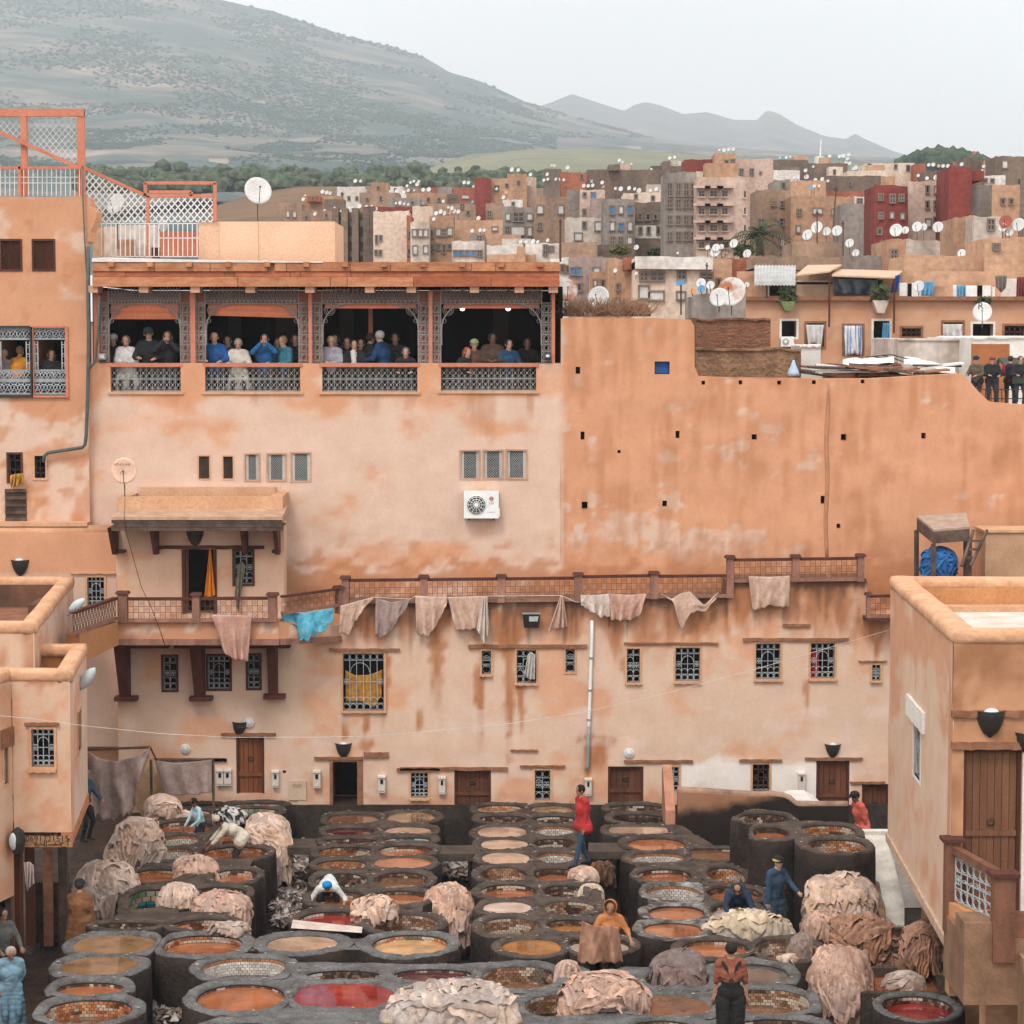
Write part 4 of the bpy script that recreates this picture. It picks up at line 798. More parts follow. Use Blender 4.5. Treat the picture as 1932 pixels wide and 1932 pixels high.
part('underside', MB().hexa([frs.at(-.02, zbot-.16, -.04), frs.at(Ls, zbot-.16, -.04), frs.at(Ls, zbot-.16, 3), frs.at(-.02, zbot-.16, 5)], [frs.at(-.02, zbot+.0, -.04), frs.at(Ls, zbot+.0, -.04), frs.at(Ls, zbot+.0, 3), frs.at(-.02, zbot+.0, 5)]), M('sun_bleached_sill', (.55, .40, .30), (.42, .28, .20), scale=3), rh)
# ground floor below, posts
for q, dy in ((.0, .5), (2.4, .7), (5.0, .7), (7.2, .6)):
    p0 = frs.at(q+.6, 0, .9); part('pier', MB().box(p0.x-.25, p0.x+.35, p0.y-.25, p0.y+.25, 0, zbot-.1), m_rpar, rh)
part('lower_wall', MB().box(B_.x+1.6, B_.x+6, B_.y+.5, A_.y, 0, zbot-.1), M('grimy_wall', (.20, .11, .07), (.10, .055, .04), scale=2), rh)
m_rail2 = M('dark_rail_wood', (.20, .085, .05), (.12, .05, .03), scale=4, rough=.7, bump=.4, streak=.3)
# landing with railing at the door: posts at (1700..1865)
lz = zfl_
u0, u1, z0, z1 = frf.rect('C8', 430, 560, 1450, 1740)
fld = Frame((B_.x-.02, B_.y-1.6), (1, 0), (0, 1))
q0 = PX(*zp('C8', 432, 1215), B_.x-.06); 
part('landing', MB().box(B_.x-.1, B_.x+5, B_.y-1.75, B_.y-.02, lz-1.05, lz), M('landing_plaster', (.27, .15, .09), (.16, .085, .05), scale=2, rough=.9, bump=.3), rh)
part('landing_floor', MB().box(B_.x+.62, B_.x+5, B_.y-1.7, B_.y-.03, lz, lz+.02), M('red_tile_floor', (.20, .075, .04), (.12, .045, .028), scale=3, rough=.6, bump=.4), rh)
for k in range(5): part('step', MB().box(B_.x+.75, B_.x+3.4, B_.y-1.78-.32*(k+1), B_.y-1.76-.32*k, 0, lz-.22*(k+1)), M('worn_step', (.32, .19, .11), (.2, .11, .06), scale=2, bump=.5), rh)
part('railing_wall', MB().box(B_.x-.1, B_.x+.55, B_.y-1.75, B_.y-1.0, lz, lz+.25), MATS['landing_plaster'], rh)
xr_ = B_.x+.0
pa = Vector((xr_, B_.y-.12, lz)); pb = Vector((B_.x+.5, B_.y-1.72, lz-.05))
for p_, w_, h_ in ((pa, .12, 1.2), (pb, .17, 1.05)):
    o = part('rail_post', MB().box(p_.x-w_, p_.x+w_, p_.y-.12, p_.y+.12, p_.z-.3, p_.z+h_), m_rail2, rh); part('cap', MB().box(p_.x-w_-.06, p_.x+w_+.06, p_.y-.18, p_.y+.18, p_.z+h_, p_.z+h_+.06), m_dwood, o)
frr = Frame((pa.x, pa.y), (pb.x-pa.x, pb.y-pa.y), (-(pb.y-pa.y), pb.x-pa.x)); Lr = (pb-pa).length
part('hand_rail', MB().hexa([frr.at(0, lz+1.02, -.07), frr.at(Lr, lz+.92, -.07), frr.at(Lr, lz+.92, .07), frr.at(0, lz+1.02, .07)], [frr.at(0, lz+1.14, -.07), frr.at(Lr, lz+1.04, -.07), frr.at(Lr, lz+1.04, .07), frr.at(0, lz+1.14, .07)]), m_rail2, rh)
part('iron_panel', grille(frr, .12, Lr-.15, lz+.25, lz+.95, 0, 7, 'iron', w_=.012), m_iron, rh)
part('rail_base', MB().hexa([frr.at(0, lz-.3, -.1), frr.at(Lr, lz-.35, -.1), frr.at(Lr, lz-.35, .1), frr.at(0, lz-.3, .1)], [frr.at(0, lz+.22, -.1), frr.at(Lr, lz+.17, -.1), frr.at(Lr, lz+.17, .1), frr.at(0, lz+.22, .1)]), m_och, rh)
# ================================================================ stepped flat-roofed houses at the left edge
def roofbox(bld, far, near, z, xl, zb, mat, deck, r=.2, drop=.55, thick=.3, back=True):
    fx_, fy = far; nx_, ny = near
    fs = Frame((nx_, ny), (fx_-nx_, fy-ny), (-(fy-ny), fx_-nx_)); L_ = (Vector(far)-Vector(near)).length; fs.n = Vector((-(fy-ny), fx_-nx_)).normalized()
    ff = Frame((nx_, ny), (-1, 0), (0, 1))
    return fs, L_, ff
F1 = PY(162, 1213, 47.0); N1 = PZ(131, 1263, F1.z); zb1 = 2.95
l1 = thing('stepped_house', 'stepped ochre house with thick rounded parapets and a small barred window', 'building', (N1.x, N1.y, 0))
def col_left(px, py, V):
    n = fbm(px/30, py/40, 0, 81); n2 = fbm(px/8, py/60, 0, 82); c = mixm(np.broadcast_to(LIG*np.array([.97, .9, .8]), (len(px), 3)), ORA, .85*sstep(.42, .66, n)); return mixm(c, STA_SHD*.85, .7*sstep(1330, 1280, py+20*(n2-.5))*sstep(120, 60, np.abs(px-75))*sstep(.35, .6, n))
f1f = YF(N1.y); rw1 = f1f.rect('C4', 255, 435, 1040, 1340); x0L = xz(24, 1400, N1.y)[0]
wall('front_wall', f1f, x0L, N1.x, zb1, F1.z-.15, [rw1+(.25,)], col_left, l1, .1, thick=.3, seed=20); win(f1f, rw1, l1, 4); lintel(f1f, 'C4', 200, 475, 985, 1008, l1); lintel(f1f, 'C4', 228, 452, 1360, 1385, l1, m_lin, .08)
sd1 = Vector((F1.x-N1.x, F1.y-N1.y)); f1s = Frame((N1.x, N1.y), sd1, (sd1.y*-1, sd1.x)); rws1 = f1s.rect('C4', 625, 650, 890, 1215)
wall('side_wall', f1s, 0, sd1.length, zb1, F1.z-.15, [rws1+(.25,)], lambda px, py, V: mixm(np.broadcast_to(LIG, (len(px), 3)), ORA, .7*sstep(.45, .7, fbm(px/9, py/50, 0, 84))), l1, .1, thick=.02, seed=21); win(f1s, rws1, l1, 2)
parapet(l1, [(x0L-.4, N1.y+.14), (N1.x-.12, N1.y+.14), (F1.x-.12, F1.y-.14), (F1.x-2.2, F1.y-.14)], .17, F1.z, m_rpar)
part('roof_deck', MB().box(x0L-.5, F1.x-.1, N1.y+.2, F1.y+.1, F1.z-.75, F1.z-.62), M('red_earth_roof', (.28, .12, .065), (.18, .075, .045), scale=2.5, bump=.5), l1)
part('back_wall', MB().box(-11.5, F1.x-.05, F1.y-.2, F1.y+.05, zb1, F1.z-.12), m_och, l1)
part('bottom_trim', MB().hexa([f1s.at(0, zb1-.22, -.02), f1s.at(sd1.length, zb1-.22, -.02), f1s.at(sd1.length, zb1-.22, .2), f1s.at(0, zb1-.22, .2)], [f1s.at(0, zb1, -.02), f1s.at(sd1.length, zb1, -.02), f1s.at(sd1.length, zb1, .2), f1s.at(0, zb1, .2)]), m_beam, l1)
part('underside', MB().box(x0L, F1.x, N1.y+.15, F1.y, zb1-.1, zb1+.02), m_grwood, l1)
N2 = PY(64, 1172, 45.6); zt2 = N2.z; F2 = PZ(138, 1086, zt2)
l2 = thing('upper_roof_house', 'upper flat-roofed ochre house with a stained red roof deck behind the parapet', 'building', (N2.x, N2.y, 3))
f2f = YF(N2.y); wall('front_wall', f2f, -12.5, N2.x, F1.z-.7, zt2-.15, [], col_left, l2, .15, thick=.3)
sd2 = Vector((F2.x-N2.x, F2.y-N2.y)); f2s = Frame((N2.x, N2.y), sd2, (sd2.y*-1, sd2.x))
wall('side_wall', f2s, 0, sd2.length, 2.5, zt2-.15, [], lambda px, py, V: mixm(np.broadcast_to(LIG, (len(px), 3)), ORA*.9, .8*sstep(.4, .65, fbm(px/8, py/45, 0, 86))), l2, .15, thick=.02)
parapet(l2, [(-12.5, N2.y+.14), (N2.x-.12, N2.y+.14), (F2.x-.12, F2.y-.14), (-13, F2.y-.14)], .17, zt2, m_rpar)
part('roof_deck', MB().box(-13, min(N2.x, F2.x)-.15, N2.y+.25, F2.y-.1, zt2-.85, zt2-.7), MATS['red_earth_roof'], l2)
part('inner_wall', MB().box(-13, F2.x-.2, F2.y-.4, F2.y-.15, zt2-.8, zt2-.18), M('sooty_parapet', (.16, .075, .045), (.08, .04, .028), scale=1.5), l2)
part('side_inner_wall', MB().box(F2.x-.2, F2.x+.0, N2.y+4.5, F2.y-.2, zt2-.8, zt2-.2), MATS['sooty_parapet'], l2)
# the next house towards us and the shop fronts below
l0 = thing('edge_house', 'ochre house wall at the picture edge with a slit window above a shop front', 'building', (x0L, N1.y, 0))
f0 = Frame((x0L-.02, N1.y), (-.25, -1), (-1, .25)); f0.n = Vector((-1, .25)).normalized(); rw0 = f0.rect('C4', 28, 62, 1165, 1480)
wall('wall', f0, 0, 5, zb1-1.2, F1.z-.2, [rw0+(.25,)], col_left, l0, .12, thick=.02); win(f0, rw0, l0, 2)
parapet(l0, [tuple(f0.at(0, 0, .15))[:2], tuple(f0.at(5, 0, .15))[:2]], .17, F1.z, m_rpar)
lintel(f0, 'C4', 2, 115, 1030, 1180, l0, m_lint, .05)
part('shop_wall', MB().box(-11.5, -9.62, 37, 45.2, 0, 2.9), M('worn_orange_wall', (.42, .17, .08), (.28, .105, .05), scale=1.4, bump=.4, streak=.4), l0)
for k, yy in enumerate((41.3, 42.4, 43.6, 44.5)):
    part('shop_post', MB().box(-9.62, -9.5, yy-.12, yy+.12, 0, 2.85), m_wood if k % 2 else m_grwood, l0)
part('shop_opening', MB().box(-9.63, -9.6, 42.5, 43.5, .1, 2.5), m_dark, l0)
part('shop_shelf', MB().box(-9.6, -8.9, 45.3, 46.2, .3, 1.5), m_grwood, l1)
for k, xx in enumerate((-9.45, -9.1, -8.8)): part('shop_plank', MB().box(xx-.09, xx+.09, 45.0, 45.1, .3, 2.8), (m_wood, m_lint, m_grwood)[k], l1)
# ================================================================ the vats
RZ = 1.2
LIQ = dict(o=('orange', (.38, .125, .05)), b=('brown', (.20, .09, .048)), e=('beige', (.50, .315, .215)), p=('pale beige', (.55, .42, .35)), r=('red', (.30, .028, .022)), k=('black', (.018, .012, .010)), m=('maroon', (.11, .025, .025)),
           a=('amber', (.40, .165, .045)), g=('grey-blue', (.12, .13, .15)), w=('dark murky', (.06, .042, .034)), y=('creamy orange', (.58, .33, .15)), s=('clear', (.10, .085, .075)), t=('tea-brown', (.30, .17, .085)))
m_rimd = M('dark_stained_stone', (.085, .060, .046), (.034, .023, .018), scale=2.6, rough=.72, bump=.9, bs=22, fine=.25, spec=.35, bd=.03)
m_rimg = M('grey_worn_stone', (.145, .14, .138), (.07, .065, .062), scale=3, rough=.8, bump=.9, bs=24, fine=.22, bd=.03)
m_riml = M('lime_splashed_stone', (.34, .32, .30), (.06, .048, .042), scale=3.2, rough=.6, bump=.8, bs=22, fine=.2, bd=.03, contrast=(.42, .72))
m_vwall = M('sooty_masonry', (.038, .026, .021), (.013, .0095, .0085), scale=2, rough=.8, bump=.8, bs=12, bd=.04)
m_grout = M('tile_grout', (.035, .02, .015), rough=.9, bump=.2)
m_tile = M('glazed_vat_tile', (1, 1, 1), (.8, .75, .7), scale=9, rough=.35, bump=.05, attr='Col', spec=.45, fine=.1)
TIL = dict(o=[(.42, .17, .075), (.32, .115, .05), (.50, .26, .14)], w=[(.62, .58, .54), (.55, .50, .45), (.66, .62, .58)], d=[(.10, .055, .038), (.06, .035, .026), (.22, .13, .09)], b=[(.27, .15, .095), (.19, .10, .06), (.36, .22, .14)], m=[(.45, .42, .30), (.10, .16, .10), (.03, .22, .28), (.38, .27, .18), (.30, .32, .24)])
# zoom, x0,x1,y0,y1, block, liquid, level below rim, tiles, squareness, (rim z)
V_ = [  # left rear block
 ('Z2',760,1250,130,262,'L','b',.35,'d'),('Z2',1285,1780,130,238,'L','w',.75,'o'),('Z2',1240,1720,240,345,'L','w',.9,'m'),('Z2',720,1130,262,350,'L','o',.5,'d'),('Z2',630,1140,370,490,'L','o',.4,'d'),('Z2',1240,1600,372,472,'L','k',.5,'d'),
 ('Z2',690,1030,495,600,'L','w',.95,'w'),('Z2',1110,1500,482,590,'L','w',.9,'o'),('Z2',660,970,610,722,'L','w',.95,'w'),('Z2',1050,1610,582,722,'L','o',.5,'o'),('Z2',420,870,785,910,'L','o',.4,'o'),('Z2',1150,1520,785,912,'L','o',.5,'d'),
 ('Z2',400,790,955,1140,'L','k',.9,'m'),('Z2',940,1430,935,1070,'L','k',.6,'d'),('Z2',130,670,1240,1315,'L','k',.6,'d'),('Z2',800,1340,1212,1320,'L','o',.9,'o'),
 # grey front-left block
 ('Z6',325,862,190,320,'G','t',.07,'d'),('Z6',910,1420,185,330,'H','o',.55,'o'),('Z6',240,735,328,462,'G','t',.06,'d'),('Z6',210,650,482,602,'G','o',.28,'d'),('Z6',140,705,592,785,'G','b',.8,'o'),
 ('Z3',25,620,1240,1390,'H','e',.10,'d'),('Z3',905,1525,1230,1412,'H','y',.42,'o'),
 # grey front block
 ('Z6',1160,1710,335,480,'F','s',1.0,'w'),('Z6',1100,1735,505,690,'F','o',.22,'d'),('Z7',-95,612,498,685,'F','r',.06,'d'),('Z7',15,497,410,498,'F','k',.6,'d'),('Z7',582,1097,402,495,'F','m',.2,'d'),('Z7',725,1190,497,590,'F','o',.8,'o'),
 ('Z7',1165,1650,388,550,'F','b',.75,'b'),('Z7',1440,1900,575,735,'F','k',.7,'b'),('Z6',1130,1740,758,900,'F','k',.6,'d'),('Z7',-80,560,790,960,'F','k',.6,'d'),
 ('Z8',300,725,545,655,'F','b',.08,'d'),('Z8',790,1205,515,640,'F','b',.95,'b'),('Z8',740,1118,392,495,'F','s',.12,'d'),('Z8',405,730,430,512,'F','b',.9,'o'),('Z8',315,685,660,800,'F','k',.6,'d'),('Z8',800,1300,655,800,'F','k',.6,'d'),
 ('Z8',575,920,278,368,'R','o',.3,'d'),('Z8',938,1268,275,380,'R','b',.8,'b'),('Z8',1560,1900,547,665,'Q','r',.55,'d'),
 # centre-left block
 ('Z3',520,970,230,330,'C','b',.12,'d'),('Z3',1015,1425,220,312,'C','t',.08,'d'),('Z3',520,920,347,418,'C','m',.12,'d'),('Z3',1010,1395,337,412,'C','e',.1,'d'),('Z3',500,945,432,495,'C','m',.4,'d'),('Z3',1000,1395,425,480,'C','g',.2,'d'),
 ('Z3',450,890,502,600,'C','w',1.0,'o'),('Z3',950,1395,492,590,'C','o',.5,'o'),('Z3',435,850,615,705,'C','w',1.0,'o'),('Z3',918,1395,600,700,'C','o',.06,'d'),('Z3',430,860,722,852,'C','w',1.0,'d'),('Z3',915,1365,715,850,'C','b',.45,'d'),
 ('Z3',385,840,872,1000,'C','o',.55,'d'),('Z3',890,1370,866,1003,'C','o',.35,'d'),('Z3',290,815,1042,1192,'C','r',.3,'d'),('Z3',885,1440,1070,1222,'C','b',.8,'b'),
 # centre block
 ('Z4',110,500,200,300,'M','e',.55,'o'),('Z4',550,910,232,305,'M','t',.1,'d'),('Z4',135,525,312,380,'M','k',.5,'d'),('Z4',575,920,316,385,'M','k',.6,'d'),('Z4',115,520,415,510,'M','e',.04,'d'),('Z4',580,935,402,490,'M','w',1.05,'w'),
 ('Z4',140,530,522,607,'M','e',.04,'d'),('Z4',580,930,502,592,'M','k',.9,'d'),('Z4',150,545,628,730,'M','e',.04,'d'),('Z4',605,930,620,717,'M','w',1.0,'w'),('Z4',140,520,745,865,'M','o',.7,'b'),('Z4',585,950,748,868,'M','o',.6,'d'),
 ('Z4',115,620,882,1012,'M','o',.45,'d'),('Z4',650,1010,890,1003,'M','k',.8,'d'),('Z4',160,555,1038,1143,'M','p',.05,'d'),('Z4',640,1090,1027,1147,'M','w',1.0,'b'),('Z4',145,635,1165,1310,'M','w',1.05,'b'),('Z4',690,1080,1172,1292,'M','a',.5,'d'),
 ('Z4',295,835,1345,1482,'M','a',.08,'d'),('Z4',870,1100,1340,1455,'M','p',.3,'d'),('Z4',1130,1400,1335,1462,'M','p',.3,'d'),
 # right block
 ('Z4',1210,1660,205,285,'T','w',1.0,'d'),('Z4',1240,1690,300,385,'T','k',.35,'d'),('Z4',1215,1700,415,482,'T','e',.04,'d',5),('Z4',1360,1840,500,612,'T','o',.12,'d'),('Z4',1385,1845,625,715,'T','w',1.0,'w'),('Z4',1450,1895,755,880,'T','o',.4,'d'),
 ('Z5',-73,350,838,960,'T','w',1.0,'w'),('Z5',-80,400,992,1115,'T','o',.15,'d'),('Z5',-100,365,1125,1242,'T','o',.12,'d'),('Z5',325,770,695,830,'T','b',.7,'o'),('Z5',395,830,845,975,'T','o',.5,'d'),('Z5',415,820,985,1112,'T','p',.3,'d'),
 ('Z5',190,600,425,510,'T','w',.05,'d',6,.75),('Z5',275,640,545,645,'T','b',.2,'d',5),
 # raised block
 ('Z5',650,1030,275,368,'U','w',.8,'d',2.3,2.15),('Z5',680,1110,382,490,'U','o',.45,'d',2.6,2.15),('Z5',1140,1555,365,462,'U','w',.8,'o',2.6,2.15),('Z5',1190,1640,475,590,'U','w',.8,'o',2.3,2.15)]
BD = dict(L='alley-side block', G='grey alley block', H='grey double block', F='front grey block', R='low pair', Q='sunken pit',
          C='doorway block', M='red-jacket walker block', T='fin block', U='raised block')
vats = []
for q in V_:
    z, x0, x1, y0, y1, blk, lq, lev, til = q[:9]; n = q[9] if len(q) > 9 else 2.25; rz = q[10] if len(q) > 10 else RZ; xm, ym = (x0+x1)/2, (y0+y1)/2
    if blk == 'Q': rz = .8
    a, b = PZ(*zp(z, xm, y0), rz), PZ(*zp(z, xm, y1), rz); cyv = (a.y+b.y)/2; pm = to_px(0, cyv, rz)[1]
    a.y = min(a.y, 54.62); cyv = (a.y+b.y)/2; pm = to_px(0, cyv, rz)[1]
    l, r_ = PZ(zp(z, x0, ym)[0], pm, rz), PZ(zp(z, x1, ym)[0], pm, rz)
    vats.append(dict(c=np.array(((l.x+r_.x)/2, cyv)), rx=(r_.x-l.x)/2, ry=(a.y-b.y)/2*.98, n=n, z=rz, blk=blk, lq=lq, lev=lev, til=til))
for v in vats:
    v['lev'] = v['lev']*.6 if v['lev'] < .16 else (.05+.24*v['lev'] if v['lev'] < .61 else .34)
for it in range(3):
    for i, v in enumerate(vats):
        for w_ in vats[i+1:]:
            d = np.abs(v['c']-w_['c'])
            if d[0] < .75*max(v['rx'], w_['rx']):
                g = d[1]-v['ry']-w_['ry']
                if g < .12: k = (.12-g)/2; v['ry'] = max(.25, v['ry']-k); w_['ry'] = max(.25, w_['ry']-k)
            if d[1] < .75*max(v['ry'], w_['ry']):
                g = d[0]-v['rx']-w_['rx']
                if g < .14: k = (.14-g)/2; v['rx'] = max(.25, v['rx']-k); w_['rx'] = max(.25, w_['rx']-k)
def vdist(v, P):
    d = np.abs(P-v['c'])/np.array([v['rx'], v['ry']])+1e-9; q = (d[..., 0]**v['n']+d[..., 1]**v['n'])**(1/v['n'])
    return (q-1)*np.linalg.norm(P-v['c'], axis=-1)/q
rngv = np.random.RandomState(11); NA = 72; TH = np.linspace(0, 2*np.pi, NA, endpoint=False)
for vi, v in enumerate(vats):
    ct, st = np.cos(TH), np.sin(TH); n = v['n']
    rin = 1/((np.abs(ct)/v['rx'])**n+(np.abs(st)/v['ry'])**n)**(1/n); rin = rin*(1+.035*(vn(ct*1.5+vi, st*1.5, 0, 3)-.5)*2+.018*(vn(ct*6+vi, st*6, 0, 4)-.5)*2)
    T0 = .20 if v['blk'] in 'GHF' else .17; S = np.linspace(.02, .62, 61); dirs = np.stack([ct, st], -1)
    P = v['c']+dirs[:, None]*(rin[:, None]+S[None])[..., None]; own = vdist(v, P); lim = np.full((NA, len(S)), 9.0); same = np.zeros((NA, len(S)), bool)
    for wj, w_ in enumerate(vats):
        if wj == vi or np.linalg.norm(w_['c']-v['c']) > 4: continue
        dj = vdist(w_, P); s_ = (w_['blk'] == v['blk']) and abs(w_['z']-v['z']) < .1
        hit = dj < own
        lim = np.where(hit, np.minimum(lim, S[None]), lim); same |= hit & s_
    first = np.min(lim, 1); sm = np.array([same[k][np.argmax(lim[k] < 9)] if (lim[k] < 9).any() else False for k in range(NA)])
    so_ = np.where(first < 8, np.where(sm, first, np.minimum(first-.01, T0+.04)), T0)
    so_ = np.where(sm & (first > .36), T0+.05, so_); sm = sm & (first <= .36)
    sm3 = np.array([np.mean(np.roll(so_, k)) for k in (0,)]); so_ = np.where(sm, so_, np.minimum(so_, (np.roll(so_, 1)+so_+np.roll(so_, -1))/3+.02)); so_ = np.maximum(so_, .03); lim_ = np.where(sm, so_, np.where(first < 8, first-.005, 9))
    for _ in range(7): so_ = np.where(sm & np.roll(sm, 2) & np.roll(sm, -2), so_, np.minimum((np.roll(so_, 1)+so_+np.roll(so_, -1))/3, np.maximum(np.where(first < 8, first-.004, 9), .02)))
    rout = rin+so_; z = v['z']; c = v['c']
    def ringp(r, zz): return [(c[0]+r[k]*ct[k], c[1]+r[k]*st[k], zz if np.isscalar(zz) else zz[k]) for k in range(NA)]
    def znoise(r): X = c[0]+r*ct; Y = c[1]+r*st; return z+.045*(fbm(X*2.1, Y*2.1, 0, 7)-.5)*2+.014*(vn(X*11, Y*11, 0, 8)-.5)*2
    ztop = znoise(rout); m1, m2 = rin+so_*.35, rin+so_*.7
    rings = [ringp(rin*.995, z-1.15), ringp(rin*.995, z-.05)]; b_ = .016
    rings += [ringp(rin+.012, znoise(rin)-b_), ringp(rin+np.minimum(.04, so_*.3), znoise(rin+.04)), ringp(m1, znoise(m1)+.004), ringp(m2, znoise(m2)+.004), ringp(rin+np.maximum(so_-.03, so_*.8), ztop), ringp(rout, np.where(sm, ztop, ztop-.03))]
    rings += [ringp(rout+.01*(~sm), z-.3), ringp(rout+.02*(~sm)*1.0, -.02)]
    mb = MB(); mb.grid(sum(rings, []), NA, len(rings), True)
    mb.m = [2 if j == 0 else (1 if j >= 7 else 0) for j in range(len(rings)-1) for k in range(NA)]
    lqn = LIQ[v['lq']][0]; tn = dict(o='orange-stained', w='white', d='dark', b='brown', m='multicoloured')[v['til']]
    blkm = [u for u in vats if u['blk'] == v['blk']]; row = [id(u) for u in sorted(blkm, key=lambda u: -u['c'][1])].index(id(v))
    side = 'left' if v['c'][0] < np.mean([u['c'][0] for u in blkm]) else 'right'
    full = 'brimful of' if v['lev'] < .10 else ('part full of' if v['lev'] < .33 else 'nearly empty with')
    lab = f"vat {full} {lqn} dye, {ORDS[row] if row < 14 else str(row+1)+'th'} back to front in the {BD[v['blk']]}"
    if v['lev'] >= .33: lab = f"vat of bare {tn} tiles, {ORDS[row] if row < 14 else str(row+1)+'th'} back to front in the {BD[v['blk']]}"
    th = thing('dye_vat', lab, 'vat', (c[0], c[1], 0), 'stone tanning and dyeing vats')
    rim = m_rimg if v['blk'] in 'GHFQ' else m_rimd
    if v['blk'] == 'T' and v['c'][1] < 46.3 and v['c'][0] < 4.3: rim = m_riml
    part('rim', mb, [rim, m_vwall, m_vwall], th, smooth=True)
    if v['lev'] > .095:
        nu = max(20, int(np.sum(np.hypot(np.diff(np.append(rin*ct, rin[0]*ct[0])), np.diff(np.append(rin*st, rin[0]*st[0]))))/(.085 if v['til'] != 'm' else .15))); hv = .052 if v['til'] != 'm' else .10
        zt_ = z-(.055 if v['til'] in 'wb' else .075); nv = max(1, min(6 if v['til'] != 'm' else 3, int((v['lev']-.06)/hv)+1)); tb = MB(); cols = []
        pal = TIL[v['til']]
        ang = np.linspace(0, 2*np.pi, nu+1)
        rr = np.interp(ang, np.append(TH, 2*np.pi), np.append(rin, rin[0]))
        for j in range(nv):
            for i in range(nu):
                a0 = ang[i]+(.5*(ang[1]) if j % 2 else 0); a1 = a0+ang[1]
                rA, rB = (np.interp(a0 % (2*np.pi), ang, rr), np.interp(a1 % (2*np.pi), ang, rr)); g_ = .06*(a1-a0); a0 += g_; a1 -= g_
                zb_, zu = zt_-hv*(j+1)+.003, zt_-hv*j-.003
                q = []
                for e in (.988, .975):
                    q += [(c[0]+rA*e*math.cos(a0), c[1]+rA*e*math.sin(a0), zb_), (c[0]+rB*e*math.cos(a1), c[1]+rB*e*math.sin(a1), zb_), (c[0]+rB*e*math.cos(a1), c[1]+rB*e*math.sin(a1), zu), (c[0]+rA*e*math.cos(a0), c[1]+rA*e*math.sin(a0), zu)]
                tb.add(q, [(4, 5, 6, 7), (0, 1, 5, 4), (2, 3, 7, 6), (1, 2, 6, 5), (3, 0, 4, 7)])
                cc = np.array(pal[rngv.randint(len(pal))])*(.8+.4*rngv.rand())
                if v['til'] == 'w' and j == 0: cc = np.array((.42, .17, .075))*(.7+.5*rngv.rand())
                if v['til'] in 'ob' and vn(i*.35, j*.5, vi, 9) > .62: cc = np.array((.55, .45, .36))*(.8+.3*rngv.rand())
                if v['til'] in 'ob' and vn(i*.25, j*.4, vi+.5, 4) > .66: cc = cc*.3
                if v['til'] == 'd' and vn(i*.4, j*.5, vi, 2) > .72: cc = np.array((.55, .47, .40))
                cols += [cc]*8
        part('tile_lining', tb, m_tile, th, col=np.array(cols), kind='stuff')
    zl = z-v['lev']; lq = MB(); e = 1.0; lq.add([(c[0]+rin[k]*e*ct[k], c[1]+rin[k]*e*st[k], zl) for k in range(NA)], [tuple(range(NA))])
    part('liquid', lq, Mliq('liquid_'+lqn.replace(' ', '_').replace('-', '_'), LIQ[v['lq']][1]), th)
